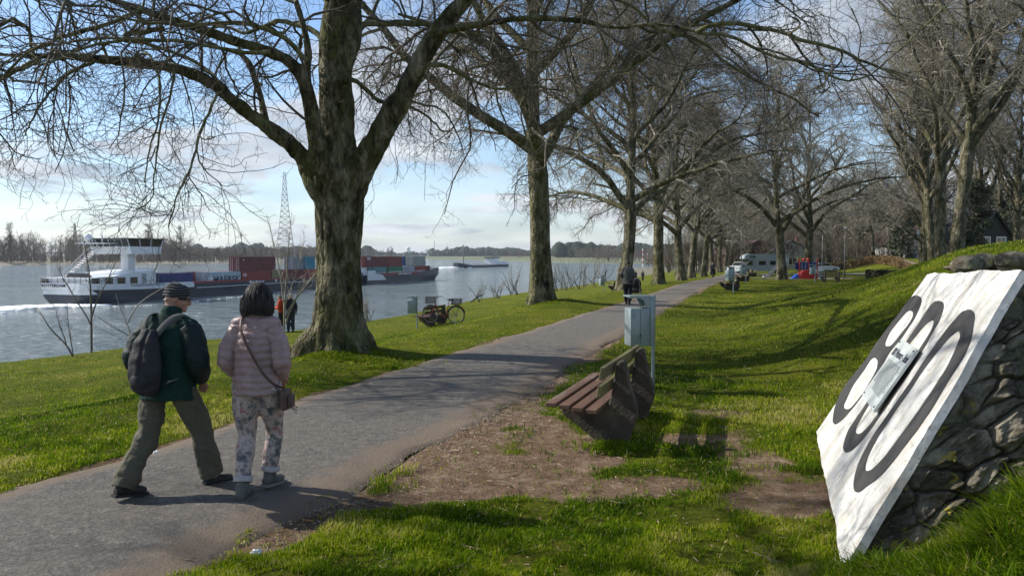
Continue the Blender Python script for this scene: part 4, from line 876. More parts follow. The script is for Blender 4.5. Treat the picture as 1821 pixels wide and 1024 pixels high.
lpx(664, 688, col=(.10, .26, .25), label='teal container with a line of white lettering on the lighter', words=[('CAI LINE', .55, .3, 1.2, M_letw)])
lpx(692, 715, col=GRN, label='bright green container with white lettering on the lighter', words=[('EVERGREEN', .52, .35, 1.35, M_letw)])
lpx(716.5, 738, col=(.33, .38, .42), label='grey blue container with white roof edge right of the green one')
lpx(739, 757, col=RED, label='red container with white lettering under the grey one near the lighter bow', words=[('HAMBURG', .5, .35, 1.3, M_letw)])
lpx(757.5, 765, col=DRED, label='short dark red container nearest the lighter bow')
lpx(645, 651, tier=1, col=RED, label='red container end just right of the largest trunk, upper tier')
lpx(651.5, 688, tier=1, col=DRED, label='long maroon container with a small white mark, upper tier of the lighter', words=[('TEX', .12, .78, .9, M_letw)])
lpx(690, 716, tier=1, col=(.19, .035, .03), label='maroon container left of the blue end panel, upper tier of the lighter')
lpx(717, 721, 3.4, tier=1, col=BL2, label='bright blue container end behind the maroon one on the upper tier')
lpx(735, 757, tier=1, col=GRY, label='grey container alone on the upper tier near the lighter bow')
# stern wake and bow waves: broken foam heaps on the water
m, nt, b, oc = newmat('foam'); b.inputs['Base Color'].default_value = (.8, .82, .82, 1); b.inputs['Roughness'].default_value = .9; M_foam = m
def foam(name, pts, wid, n, seed, size=.35):
    r2 = np.random.default_rng(seed); mb = MB(); pts = np.array(pts)
    for i in range(n):
        t = r2.random()**1.2*(len(pts)-1); k = min(int(t), len(pts)-2); p = pts[k]+(pts[k+1]-pts[k])*(t-k); w_ = np.interp(t, np.arange(len(pts)), wid)
        o_ = r2.normal(size=2)*w_*.45; s = size*r2.uniform(.3, 1.4)*(1-.5*t/len(pts)); mb.ell((p[0]+o_[0], p[1]+o_[1], -5), (s*r2.uniform(1.2, 3.2), s*.8, s*.32), 6, 4)
    return tag(mb.build(name, M_foam, smooth=True), kind='stuff')
foam('stern_wake', [P(165, 544, -5), P(110, 543, -5), P(50, 546, -5), P(0, 549, -5), P(-70, 556, -5)], [1.6, 2.6, 3.0, 3.5, 4], 1500, 4, .42)
foam('hull_wave', [P(165, 546, -5), P(300, 541, -5), P(450, 524, -5), P(560, 515, -5), P(700, 503, -5)], [.4, .3, .3, .3, .3], 140, 5, .12)
# tanker far upstream
tk = P(797, 476.3, -5); tk2 = P(880, 473.6, -5); td = unit((tk-tk2)[:2]); TL = float(np.linalg.norm((tk-tk2)[:2]))
tank = empty('river_tanker', tuple(tk2), math.atan2(td[1], td[0]), label='low distant river ship with white aft house and white bow wave', cat='ship')
hull([(-2,.8,1.6,.6),(3,1,1.4,.9),(TL-12,1,1.2,1),(TL-4,.85,2.2,.6),(TL,.3,2.8,.1)], 10, M_hull, 'hull', tank)
mb = MB(); mb.box((1, 1, 1.4), (18, 9, 3.6)); mb.build('deckhouse', M_hullw, tank)
mb = MB(); mb.box((12, 2, 3.6), (18, 8, 5.4)); mb.build('wheelhouse', M_hullw, tank); mb = MB(); mb.box((11, 1.4, 5.4), (19, 8.6, 6.0)); mb.build('roof', M_dkgreen, tank)
mb = MB(); mb.cyl((TL-9, 5, 1.5), (TL-9, 5, 13), .3, n=6); mb.build('mast', M_steel, tank); mb = MB()
for x_ in np.linspace(24, TL-16, 9): mb.box((x_, 3.5, 1.3), (x_+1.2, 5.5, 2.2))
mb.build('deck_gear', M_rail, tank)
foam('bow_wave', [tk+(4, 2, 0), tk+(0, -2, 0), tk+(-6, -8, 0)], [3, 4, 6], 160, 6, 1.6)
# ================================================================== kilometre slab on the slope
BL = P(1449, 768, .12); BR_ = P(1499, 1012, .06); TLp = D(1648, 486, BL[1]-.30)
nrm = np.cross(BR_-BL, TLp-BL); nrm /= np.linalg.norm(nrm)
if nrm[2] < 0: nrm = -nrm
def onplane(px, py, off=0.0):
    v = ray(px, py); o = np.array([0, 0, CAMH]); return o+v*((BL+nrm*off-o)@nrm/(v@nrm))
TRp = onplane(1815, 479)
ex = unit(BR_-BL); ey = unit((TLp-BL)-((TLp-BL)@ex)*ex)      # along the foot (towards the camera), up the slope
def pl(p): return np.array([(p-BL)@ex, (p-BL)@ey])
MW = Matrix([[ex[0], ey[0], nrm[0], BL[0]], [ex[1], ey[1], nrm[1], BL[1]], [ex[2], ey[2], nrm[2], BL[2]], [0, 0, 0, 1]])
mon = bpy.data.objects.new('kilometre_marker', None); C.objects.link(mon); mon.matrix_world = MW
tag(mon, 'sloping whitewashed slab with large black river kilometre numerals', 'marker')
c4 = [pl(BL), pl(BR_), pl(TRp), pl(TLp)]
m, nt, b, oc = newmat('whitewash')
n1 = noise(nt, oc, 2.2, 8, .6); n2 = noise(nt, oc, 14, 8, .7); mp = N(nt, 'ShaderNodeMapping'); mp.inputs['Scale'].default_value = (5, .8, 1); nt.links.new(oc, mp.inputs[0]); n3 = noise(nt, mp.outputs[0], 1.6, 7, .65)
c = ramp(nt, n1, [(.3, (.50, .485, .45)), (.5, (.65, .64, .61)), (.7, (.73, .725, .71))])
c = mixc(nt, M(nt, 'MULTIPLY', ramp(nt, n3, [(.47, (0, 0, 0)), (.66, (1, 1, 1))]), .7), c, (.38, .33, .26))
c = mixc(nt, M(nt, 'MULTIPLY', ramp(nt, n2, [(.56, (0, 0, 0)), (.64, (1, 1, 1))]), .65), c, (.27, .24, .19))
nt.links.new(c, b.inputs['Base Color']); b.inputs['Roughness'].default_value = .8; bumpn(nt, M(nt, 'ADD', n1, M(nt, 'MULTIPLY', n2, .35)), .02, b); M_wash = m
M_num = mat('black_numeral_paint', (.040, .038, .037), .6, var=.25, scale=6, dirt=(.16, .15, .13), dscale=14, dlo=.62, dhi=.72, bump=.006, bscale=20)
# slab surface: grid over the quadrilateral with wavy plaster, ragged border and a real thickness
nu, nv = 150, 110; U, Vv = np.meshgrid(np.linspace(0, 1, nu), np.linspace(0, 1, nv), indexing='ij')
q4 = [np.array(c) for c in c4]
def bil(u, v): return (q4[0][None, None]*((1-u)*(1-v))[..., None]+q4[1]*(u*(1-v))[..., None]+q4[2]*(u*v)[..., None]+q4[3]*((1-u)*v)[..., None])
XY = bil(U, Vv)
eg_ = np.minimum(np.minimum(U, 1-U)*4, np.minimum(Vv, 1-Vv)*4)
XY = XY+np.stack([(fbm(Vv*22, U*22, 4, 3)-.47)*.022*(1-S(eg_)), (fbm(U*9, Vv*9, 9, 4)-.47)*.05*(1-S(eg_))-.05*np.exp(-((U-.62)/.12)**2)*(Vv > .9)*0], -1)
def relief(x, y): return (fbm(x*1.6, y*1.6, 12, 3)-.45)*.022+(fbm(x*9, y*6, 15, 3)-.45)*.008
Zs = relief(XY[..., 0], XY[..., 1])-.006*(1-S(eg_*9))
top = np.stack([XY[..., 0], XY[..., 1], Zs], -1).reshape(-1, 3); bot = top.copy(); bot[:, 2] -= .055
idx = np.arange(nu*nv).reshape(nu, nv); q = np.stack([idx[:-1, :-1], idx[1:, :-1], idx[1:, 1:], idx[:-1, 1:]], -1).reshape(-1, 4)
per = np.concatenate([idx[:, 0], idx[-1, 1:], idx[-2::-1, -1], idx[0, -2:0:-1]]); nxt = np.roll(per, -1); sd_ = np.stack([nxt, per, per+nu*nv, nxt+nu*nv], 1)
npmesh('slab', np.vstack([top, bot]), np.vstack([q, q[:, ::-1]+nu*nv, sd_]), None, M_wash, mon).data.set_sharp_from_angle(angle=R(40))
# numerals traced on the slab (outer outline, then counters), laid 4 mm proud of the plaster
def ring(name, outer, holes):
    bm = bmesh.new(); 
    def loopv(pts):
        P2 = [pl(onplane(a, b_)) for a, b_ in pts]; n = len(P2); out = []
        for i in range(n):                      # Catmull-Rom rounding
            p0, p1, p2, p3 = P2[i-1], P2[i], P2[(i+1) % n], P2[(i+2) % n]
            for t in np.linspace(0, 1, 7)[:-1]: out.append(.5*((2*p1)+(-p0+p2)*t+(2*p0-5*p1+4*p2-p3)*t*t+(-p0+3*p1-3*p2+p3)*t**3))
        return out
    edges = []
    for pts in [outer]+holes:
        vs = [bm.verts.new((x, y, 0)) for x, y in loopv(pts)]; edges += [bm.edges.new((vs[i], vs[(i+1) % len(vs)])) for i in range(len(vs))]
    bmesh.ops.triangle_fill(bm, use_beauty=True, use_dissolve=False, edges=edges)
    for _ in range(2): bmesh.ops.subdivide_edges(bm, edges=[e_ for e_ in bm.edges if e_.calc_length() > .05], cuts=1, use_grid_fill=False)
    bmesh.ops.triangulate(bm, faces=bm.faces[:])
    V = np.array([v.co[:] for v in bm.verts]); bm.verts.index_update(); t = [[v.index for v in f.verts] for f in bm.faces]
    V[:, 2] = relief(V[:, 0], V[:, 1])+.005; bm.free(); o = npmesh(name, V, None, t, M_num, mon)
    me = o.data; fl = [p.normal.z for p in me.polygons]
    if sum(fl) < 0: me.flip_normals()
    return o
ring('numeral', [(1624,526),(1637,528),(1638,541),(1626,566),(1605,599),(1583,626),(1573,643),(1561,663),(1528,709),(1505,738),(1490,753),(1483,752),(1482,738),(1490,712),(1507,683),(1538,643),(1547,630),(1558,612),(1577,585),(1596,560),(1611,539)],
     [[(1622,553),(1624,561),(1617,575),(1601,596),(1587,613),(1577,616),(1575,608),(1583,591),(1603,565),(1614,554)], [(1555,636),(1561,642),(1559,656),(1545,682),(1530,704),(1513,724),(1504,727),(1502,718),(1519,685),(1537,659),(1548,641)]])['label'] = 'black numeral 8'
ring('numeral', [(1664,536),(1676,537),(1679,546),(1672,570),(1655,600),(1638,627),(1600,690),(1563,742),(1535,780),(1515,800),(1504,804),(1500,795),(1507,770),(1523,744),(1545,711),(1580,655),(1615,603),(1638,568),(1652,547)],
     [[(1659,570),(1661,577),(1655,590),(1634,622),(1598,677),(1559,738),(1542,760),(1527,771),(1522,765),(1529,748),(1550,713),(1586,657),(1619,609),(1645,579)]])['label'] = 'black numeral 0 half covered by the plaque'
ring('numeral', [(1722,552),(1732,554),(1735,567),(1724,615),(1689,673),(1642,750),(1577,833),(1541,865),(1526,875),(1518,866),(1524,832),(1550,778),(1593,718),(1634,658),(1669,605),(1705,562)],
     [[(1703,590),(1709,595),(1706,609),(1683,656),(1636,727),(1589,791),(1559,827),(1546,837),(1540,833),(1546,809),(1572,762),(1613,703),(1654,644),(1684,606)]])['label'] = 'black numeral 0, largest of the three'
# plaque
pq = [pl(onplane(a, b_)) for a, b_ in ((1613, 608), (1638, 627), (1564, 738), (1543, 707))]
po = np.array(pq[3]); pxv = (pq[2]-pq[3]); pyv = (pq[0]-pq[3]); pw_ = np.linalg.norm(pxv); ph_ = np.linalg.norm(pyv); pxu = pxv/pw_; pyu = np.array([-pxu[1], pxu[0]]); 
pyu = unit(pyv)
def pq3(u, v, h): a = po+pxu*u*pw_+pyu*v*ph_; return [a[0], a[1], h]
M_plate = mat('plaque_enamel', (.50, .54, .54), .3, var=.12, scale=6, dirt=(.3, .3, .26), dscale=8, dlo=.6, dhi=.8, spec=.6)
mb = MB(); Vq = [pq3(0, 0, .035), pq3(1, 0, .035), pq3(1, 1, .035), pq3(0, 1, .035), pq3(0, 0, .055), pq3(1, 0, .055), pq3(1, 1, .055), pq3(0, 1, .055)]
mb.add(Vq, [[0,3,2,1],[4,5,6,7],[0,1,5,4],[1,2,6,5],[2,3,7,6],[3,0,4,7]]); plq = mb.build('plaque', M_plate, mon)
mb = MB()
for a, b_ in ((0, 0), (1, 0), (1, 1), (0, 1)):
    p_ = pq3(.07+.86*a, .05+.9*b_, .055); mb.cyl(p_, (p_[0], p_[1], .062), .008, n=8)
mb.build('screw', M_black, plq)
def ptext(s, u, v, size, sx_=1.0, al='CENTER', bold=0.0):
    o = text_obj(s, size, .0008, M_letk, 'lettering', sx_, bold, al); p_ = pq3(u, v, .0563); A_ = Matrix([[pxu[0], pyu[0], 0, p_[0]], [pxu[1], pyu[1], 0, p_[1]], [0, 0, 1, p_[2]], [0, 0, 0, 1]]); o.parent = plq; o.matrix_parent_inverse = Matrix(); o.matrix_local = A_
ptext('800 Wanner - Stein', .5, .80, .135*pw_, .85, bold=.0012)
r2 = np.random.default_rng(2); mb = MB()
for blk, (v0_, v1_) in enumerate(((.18, .66),)):
    for k in range(24):                          # lines of small print, too small to read
        v = v1_-(v1_-v0_)*k/23; u = .07 if k < 19 else .22
        while u < .9-.1*r2.random():
            w_ = r2.uniform(.03, .11); hgt = .0085; A_ = pq3(u, v, .0563); B_ = pq3(min(u+w_, .93), v, .0563); C_ = pq3(min(u+w_, .93), v+hgt, .0563); D_ = pq3(u, v+hgt, .0563); mb.add([A_, B_, C_, D_], [[0, 1, 2, 3]]); u += w_+.018
mb.build('small_print', M_letk, plq)
# rubble behind and beside the slab
m, nt, b, oc = newmat('rubble_stone')
n1 = noise(nt, oc, 3.5, 8, .65); n2 = noise(nt, oc, 25, 6, .7); n3 = noise(nt, oc, 5, 5, .6)
c = ramp(nt, n1, [(.34, (.028, .022, .014)), (.5, (.13, .108, .072)), (.64, (.40, .35, .26))]); c = mixc(nt, ramp(nt, n2, [(.60, (0, 0, 0)), (.66, (.9, .9, .9))]), c, (.42, .42, .38))
c = mixc(nt, ramp(nt, noise(nt, oc, 2.6, 6, .7), [(.52, (0, 0, 0)), (.62, (.75, .75, .75))]), c, (.11, .125, .035))
c = mixc(nt, ramp(nt, n3, [(.64, (0, 0, 0)), (.67, (1, 1, 1))]), c, (.42, .33, .04))
tn = N(nt, 'ShaderNodeAttribute', attribute_name='tone').outputs['Fac']; gp = N(nt, 'ShaderNodeAttribute', attribute_name='gap').outputs['Fac']
c = mixc(nt, M(nt, 'MULTIPLY', tn, .45), c, (.17, .155, .125)); c = mixc(nt, M(nt, 'MULTIPLY', gp, .5), c, (.06, .055, .03))
nt.links.new(c, b.inputs['Base Color']); b.inputs['Roughness'].default_value = .9; bumpn(nt, M(nt, 'ADD', n1, M(nt, 'MULTIPLY', n2, .4)), .05, b); M_stone = m
def rock(mb, c, s, seed, flat=1.0):
    r3 = np.random.default_rng(seed); bm = bmesh.new(); bmesh.ops.create_icosphere(bm, subdivisions=3, radius=1)
    V = np.array([v.co[:] for v in bm.verts]); pn = unit(r3.normal(size=(9, 3))); dd = r3.uniform(.55, .9, 9)
    for p_, d_ in zip(pn, dd): k = np.maximum(V@p_-d_, 0); V = V-k[:, None]*p_*.92
    V *= (1+.12*(vn3(V*3+seed, seed)-.5))[:, None]; a = r3.uniform(0, 6.3); ro = np.array([[math.cos(a), -math.sin(a), 0], [math.sin(a), math.cos(a), 0], [0, 0, 1]])
    V = (V*np.array([s*r3.uniform(.9, 1.4), s*r3.uniform(.7, 1.1), s*flat*r3.uniform(.6, .9)]))@ro.T+np.array(c); t = [[v.index for v in f.verts] for f in bm.faces]; bm.free(); mb.add(V, None, t)
iw = np.array(MW.inverted())
nu, nv = 260, 230; r3 = np.random.default_rng(12)
vv_ = np.linspace(-.06, .985, nv)[None]; ww = np.linspace(0, 1, nu)[:, None]
E = BR_[None, None]+(TRp-BR_)[None, None]*vv_[..., None]-nrm*.045
dirw = unit(np.array([1.0, .10, 0])); Wd_ = 1.9
Pf = E+dirw*Wd_*ww[..., None]+np.array([.0, -.34, 0])*(ww*(1-vv_))[..., None]*1.2-ex*.045
Pf[..., 2] += .12*ww*(.3+vv_)
su = r3.uniform(-.05, 1.05, 150)*Wd_; sv = r3.uniform(-.1, 1.05, 150)*2.05; gu, gv = (ww+0*vv_)*Wd_, (vv_+0*ww)*2.05
gu2 = gu+(fbm(gu*4, gv*4, 5, 3)-.47)*.16; gv2 = gv+(fbm(gu*4+9, gv*4, 6, 3)-.47)*.16
dd_ = np.sqrt((gu2[..., None]-su)**2+((gv2[..., None]-sv)*1.25)**2); o_ = np.argsort(dd_, -1)[..., :2]; d1_ = np.take_along_axis(dd_, o_[..., :1], -1)[..., 0]; d2_ = np.take_along_axis(dd_, o_[..., 1:], -1)[..., 0]
cellh = r3.uniform(-.02, .10, 150)[o_[..., 0]]; tone = r3.uniform(0, 1, 150)[o_[..., 0]]; bul = np.clip((d2_-d1_)/.03, 0, 1)**.7*(.55+.45*(vn(gu*5, gv*5, 44) > .35))
hgt_ = cellh*bul+.06*bul-.06+(fbm(gu*9, gv*9, 8, 5)-.47)*.12+(np.abs(fbm(gu*14, gv*14, 28, 3)-.45))*.06+(fbm(gu*26, gv*26, 18, 3)-.45)*.035
hgt_ = hgt_*S(ww*10)
nf = unit(np.cross(Pf[-1, 0]-Pf[0, 0], Pf[0, -1]-Pf[0, 0])); nf = nf if nf[1] < 0 else -nf
Pf = Pf+nf*(hgt_)[..., None]
# body of the heap: a closed wedge of earth and stone under the slab
bw_ = MB(); back = np.array([1.0, -.33, 0])*1.7
ins = np.array([.12, .22, 0]); pts = [BL+(0, 0, -.3)-nrm*.2, BR_+ins+(0, 0, -.3)-nrm*.2, BR_+ins-nrm*.2, BL-nrm*.2, TLp-nrm*.2, TRp+ins-nrm*.2, TRp+ins+back*1.1+(0, 0, -.12), TLp+back*.6+(0, 0, -.12), BR_+ins+back*1.6+(0, 0, -.3), BL+back*1.2+(0, 0, -.3)]
bw_.add(pts, [[0, 1, 2, 3], [3, 2, 5, 4], [4, 5, 6, 7], [7, 6, 8, 9], [9, 8, 1, 0]], [[1, 8, 2], [2, 8, 6], [2, 6, 5], [0, 3, 9], [3, 7, 9], [3, 4, 7]])
for (V, t) in [(bw_, None)]: pass
hp = empty('rubble_bank', tuple(BR_), 0, label='dark lichen spotted rubble stones packed under the near side of the white slab', cat='stones')
idx = np.arange(nu*nv).reshape(nu, nv); q = np.stack([idx[:-1, :-1], idx[1:, :-1], idx[1:, 1:], idx[:-1, 1:]], -1).reshape(-1, 4)
npmesh('stone_face', (Pf-BR_).reshape(-1, 3), q, None, M_stone, hp, attrs={'tone': (tone*bul).ravel(), 'gap': (1-bul).ravel()})
m2 = bw_.build('core', M_stone, hp); m2.location = tuple(-BR_)
gst = 'boulders on top of the white slab'
for i, (px, py, s, lb) in enumerate([(1722, 472, .17, 'flat olive boulder at the left end on top of the white slab'), (1748, 466, .12, 'dark angular boulder second from the left on the slab top'), (1772, 470, .17, 'largest dark boulder in the middle on top of the slab'), (1802, 462, .15, 'grey brown boulder high on the slab top near the right edge'), (1818, 473, .14, 'pale boulder at the right end of the slab top'), (1700, 476, .09, 'small mossy boulder at the far left tip of the slab top'), (1788, 478, .10, 'small stone under the large dark boulder'), (1735, 480, .09, 'small stone with yellow lichen just above the slab edge')]):
    p_ = D(px, py, (TLp[1]*.55+TRp[1]*.45)+.25+(i % 3)*.12); m2 = MB(); rock(m2, (0, 0, 0), s, 300+i, .8); o = m2.build('boulder', M_stone, None, smooth=True); o.location = tuple(p_); tag(o, lb, 'boulder', gst)
    o.data.set_sharp_from_angle(angle=R(28))
# ================================================================== benches
M_plank = mat('plank_red_brown', (.11, .058, .036), .6, var=.35, scale=5, stretch=(1, .15, 1), dirt=(.24, .20, .16), dscale=6, dlo=.55, dhi=.75, bump=.004, bscale=25)
M_plankm = mat('plank_mossy', (.13, .115, .045), .75, var=.4, scale=6, stretch=(1, .2, 1), dirt=(.09, .06, .04), dscale=7, dlo=.5, dhi=.65, bump=.005, bscale=25)
M_supp = mat('bench_support_concrete', (.055, .043, .032), .85, var=.4, scale=7, dirt=(.12, .125, .07), dscale=5, dlo=.55, dhi=.72, bump=.012, bscale=28)
prof = [(-.56,.27),(-.60,.40),(-.55,.44),(-.10,.395),(-.06,.42),(-.02,.60),(.015,.84),(.05,.885),(.10,.88),(.125,.80),(.16,.62),(.23,.42),(.235,.30),(.17,.12),(.12,-.15),(-.20,-.15),(-.22,.03),(-.40,.17)]
def bench(loc, rz, label, group, detail=True, L_=2.1):
    e = empty('park_bench', loc, rz, label=label, cat='bench', group=group)
    for s in (.52, L_-.42):                   # local Y runs along the bench, X points to its back
        bm = bmesh.new(); vs = [bm.verts.new((x, s-.055, z)) for x, z in prof]; f = bm.faces.new(vs); r = bmesh.ops.extrude_face_region(bm, geom=[f]); bmesh.ops.translate(bm, vec=(0, .11, 0), verts=[v for v in r['geom'] if isinstance(v, bmesh.types.BMVert)])
        bmesh.ops.recalc_face_normals(bm, faces=bm.faces[:]); bmesh.ops.bevel(bm, geom=[x for x in bm.edges], offset=.012, segments=1, affect='EDGES'); m2 = MB(); m2.bm(bm); m2.build('support', M_supp, e)
    for k, x in enumerate((-.62, -.48, -.34, -.20)):
        m2 = MB(); m2.bbox((x, 0+.01*(k % 2), .445-.015*k), (x+.115, L_, .49-.015*k), .008); m2.build('seat_plank', M_plank, e)
    for z, x in ((.555, -.055), (.74, -.03)):
        m2 = MB(); T_ = Matrix.Translation((x, 0, z)) @ Matrix.Rotation(R(10), 4, 'Y'); m2.bbox((-.045, .02, 0), (0, L_-.02, .13), .008, T_); m2.build('back_plank', M_plankm, e)
    if detail:
        m2 = MB()
        for s in (.52, L_-.42):
            for k, x in enumerate((-.56, -.42, -.28, -.14)): m2.cyl((x, s, .49-.015*k), (x, s, .497-.015*k), .012, n=8)
        m2.build('bolt', M_steel, e)
    return e
nb_ = np.array([.944, -.33]); eb_ = np.array([.33, .944])
def bw2(s, n): p_ = eb_*s+nb_*n; return p_
p_ = bw2(7.38, -1.60); RZB = math.atan2(eb_[1], eb_[0])-math.pi/2
gbn = 'park benches along the path'
bench((p_[0], p_[1], float(height(*p_))-.0), RZB, 'nearest bench, brown seat planks on two dark concrete supports beside the worn earth', gbn)
bench(onG(rowx(757, 32.5), 32.5, -.02), RZB, 'weathered bench in the grass between the small green bin and the parked bicycle', gbn, False)
for px, py, rz, lb in ((1312, 518, RZB+.3, 'dark bench half hidden behind the second nearest right hand bin'), (1332, 500, RZB+.4, 'dark bench beside the small bin near the motorhome'), (1455, 501, RZB-1.2, 'dark bench near the bin in front of the playhouse'), (1092, 512, RZB+R(14), 'low bench on the river side beside the third plane tree'), (1345, 491, RZB+.4, 'small far bench in front of the motorhome')):
    bench(tuple(G(px, py)), rz, lb, gbn, False)
# ================================================================== litter bins
M_bin = mat('bin_galvanised_green', (.25, .305, .315), .42, .25, var=.10, scale=3, dirt=(.16, .19, .18), dscale=5, dlo=.55, dhi=.8, bump=.001)
M_pole = mat('galvanised_pole', (.30, .35, .37), .38, .6, var=.15, scale=8)
def bin_(loc, rz, label, h0=.0):
    e = empty('litter_bin', loc, rz, label=label, cat='litter bin', group='pale green litter bins on posts')
    m2 = MB(); m2.cyl((0, 0, -.3), (0, 0, 1.40), .03, n=16); m2.build('post', M_pole, e, smooth='auto')
    m2 = MB(); m2.bbox((-.40, -.16, .66), (-.10, .16, 1.22), .015); m2.build('body', M_bin, e, smooth='auto')
    m2 = MB(); m2.bbox((-.10, -.17, .66), (-.035, .17, 1.40), .006); m2.bbox((-.035, -.05, .70), (.0, .05, 1.38), .004); m2.build('back_plate', M_bin, e, smooth='auto')
    m2 = MB(); m2.prism([(-.42, 1.37), (-.42, 1.405), (-.10, 1.405), (-.10, 1.225), (-.15, 1.225), (-.20, 1.33), (-.24, 1.365)], 1, -.165, -.155); m2.prism([(-.42, 1.37), (-.42, 1.405), (-.10, 1.405), (-.10, 1.225), (-.15, 1.225), (-.20, 1.33), (-.24, 1.365)], 1, .155, .165); m2.box((-.42, -.155, 1.385), (-.10, .155, 1.402)); m2.build('hood', M_bin, e)
    m2 = MB(); m2.box((-.255, -.163, .68), (-.250, -.1595, 1.2)); m2.box((-.262, -.1645, .80), (-.242, -.1601, .83)); m2.build('door_seam', M_black, e)
    for z in (.85, 1.25):
        m2 = MB(); m2.tube([(math.cos(a)*.036, math.sin(a)*.036, z) for a in np.linspace(0, 6.28, 13)], [.008]*13, 6); m2.cyl((.02, -.05, z), (.02, .03, z), .008, n=6); m2.build('clamp', M_pole, e)
    return e
bin_(tuple(G(1161, 690)), R(8), 'nearest litter bin on a galvanised post just behind the nearest bench')
e = bin_(onG(rowx(741, 32.5), 32.5), R(5), 'small green bin in the grass left of the weathered bench')
e = bin_(tuple(G(1074, 517)), R(20), 'bin on the river side left of the man in the grey jacket')
bin_(tuple(G(1304, 521)), R(15), 'second nearest bin on the right side of the path')
bin_(tuple(G(1326, 504)), R(15), 'third bin along the right side of the path')
bin_(tuple(G(1449, 502)), R(5), 'pale bin on the green in front of the playhouse')
# ================================================================== bicycle
M_tyre = mat('tyre', (.02, .02, .02), .8); M_frame = mat('bike_frame_red', (.30, .035, .025), .35, var=.1, spec=.6); M_chrome = mat('bike_metal', (.35, .35, .36), .3, .8)
def bicycle(loc, rz, label, frame=M_frame, lean=.0):
    e = empty('bicycle', loc, rz, label=label, cat='bicycle'); e.rotation_euler[0] = lean
    for x in (0, 1.08):
        m2 = MB(); m2.tube([(x+math.cos(a)*.34, 0, .35+math.sin(a)*.34) for a in np.linspace(0, 2*math.pi, 33)], [.02]*33, 8, False); w = m2.build('wheel', M_tyre, e, smooth=True)
        m2 = MB(); m2.tube([(x+math.cos(a)*.315, 0, .35+math.sin(a)*.315) for a in np.linspace(0, 2*math.pi, 33)], [.011]*33, 6, False)
        for a in np.linspace(0, 2*math.pi, 19)[:-1]: m2.tube([(x, .0, .35), (x+math.cos(a)*.31, 0, .35+math.sin(a)*.31)], [.0022]*2, 3, False)
        m2.cyl((x, -.05, .35), (x, .05, .35), .025, n=10); m2.build('rim', M_chrome, w)
        m2 = MB(); m2.tube([(x+math.cos(a)*.375, 0, .35+math.sin(a)*.375) for a in np.linspace(.2 if x == 0 else .6, 2.9, 14)], [.022]*14, 6, flat=.5); m2.build('mudguard', M_black, e, smooth=True)
    m2 = MB(); T_ = lambda pts, r: m2.tube(pts, [r]*len(pts), 8)
    T_([(0, 0, .35), (.42, 0, .29)], .011); T_([(.42, 0, .29), (.30, 0, .88)], .017); T_([(0, 0, .35), (.34, 0, .72)], .010); T_([(.42, 0, .29), (.62, 0, .36), (.80, 0, .58), (.86, 0, .80)], .021); T_([(.86, 0, .80), (.88, 0, .68)], .022)
    m2.build('frame', frame, e, smooth='auto')
    m2 = MB(); T_([(.87, 0, .72), (.92, .04, .62), (1.08, .05, .35)], .012); T_([(.87, 0, .72), (.92, -.04, .62), (1.08, -.05, .35)], .012); m2.build('fork', frame, e, smooth='auto')
    m2 = MB(); T_([(.86, 0, .8), (.84, 0, 1.02)], .013); T_([(.64, .28, 1.05), (.74, .27, 1.08), (.84, .1, 1.05), (.85, 0, 1.03), (.84, -.1, 1.05), (.74, -.27, 1.08), (.64, -.28, 1.05)], .011); m2.build('handlebar', M_black, e, smooth='auto')
    m2 = MB(); m2.ell((.24, 0, .96), (.14, .10, .04)); m2.cyl((.29, 0, .86), (.27, 0, .94), .013); m2.build('saddle', M_black, e, smooth=True)
    m2 = MB(); m2.tube([(.42, -.04, .29), (.45, -.12, .14)], [.01]*2, 6); m2.tube([(.42, .04, .29), (.39, .12, .44)], [.01]*2, 6); m2.box((.40, -.18, .12), (.50, -.10, .15)); m2.cyl((.42, -.03, .29), (.42, -.05, .29), .09, n=20); m2.cyl((0, -.03, .35), (0, -.045, .35), .045, n=14); m2.tube([(0, -.04, .395), (.42, -.04, .38)], [.006]*2, 4); m2.tube([(0, -.04, .305), (.42, -.04, .20)], [.006]*2, 4); m2.build('crank', M_black, e)
    m2 = MB(); T_([(-.2, .06, .76), (.24, .06, .78)], .007); T_([(-.2, -.06, .76), (.24, -.06, .78)], .007); T_([(-.12, .06, .76), (0, .05, .36)], .006); T_([(-.12, -.06, .76), (0, -.05, .36)], .006); T_([(-.2, -.06, .76), (-.2, .06, .76)], .006); m2.build('carrier', M_black, e)
    def basket(x0, x1, y0, y1, z0, z1):
        m3 = MB()
        for z in np.linspace(z0, z1, 6): m3.tube([(x0, y0, z), (x1, y0, z), (x1, y1, z), (x0, y1, z), (x0, y0, z)], [.006]*5, 4)
        for t in np.linspace(0, 1, 7):
            for y in (y0, y1): m3.tube([(x0+(x1-x0)*t, y, z0), (x0+(x1-x0)*t, y, z1)], [.005]*2, 4)
            for x in (x0, x1): m3.tube([(x, y0+(y1-y0)*t, z0), (x, y0+(y1-y0)*t, z1)], [.005]*2, 4)
        m3.box((x0, y0, z0-.004), (x1, y1, z0+.004)); m3.build('basket', M_black, e)
    basket(.93, 1.24, -.17, .17, .80, 1.06); basket(-.2, .16, -.15, .15, .80, 1.0)
    m2 = MB(); m2.tube([(.02, .06, .3), (-.02, .22, -.0)], [.009]*2, 6); m2.build('kickstand', M_chrome, e)
    m2 = MB(); m2.box((-.26, -.05, .60), (-.23, .05, .68)); m2.build('rear_light', M_red, e)
    return e
p_ = onG(rowx(811, 32.5), 32.5); bicycle((p_[0], p_[1], p_[2]), R(180-14), 'red low step bicycle with front and rear wire baskets parked behind the weathered bench').scale = (1.08, 1.08, 1.08)
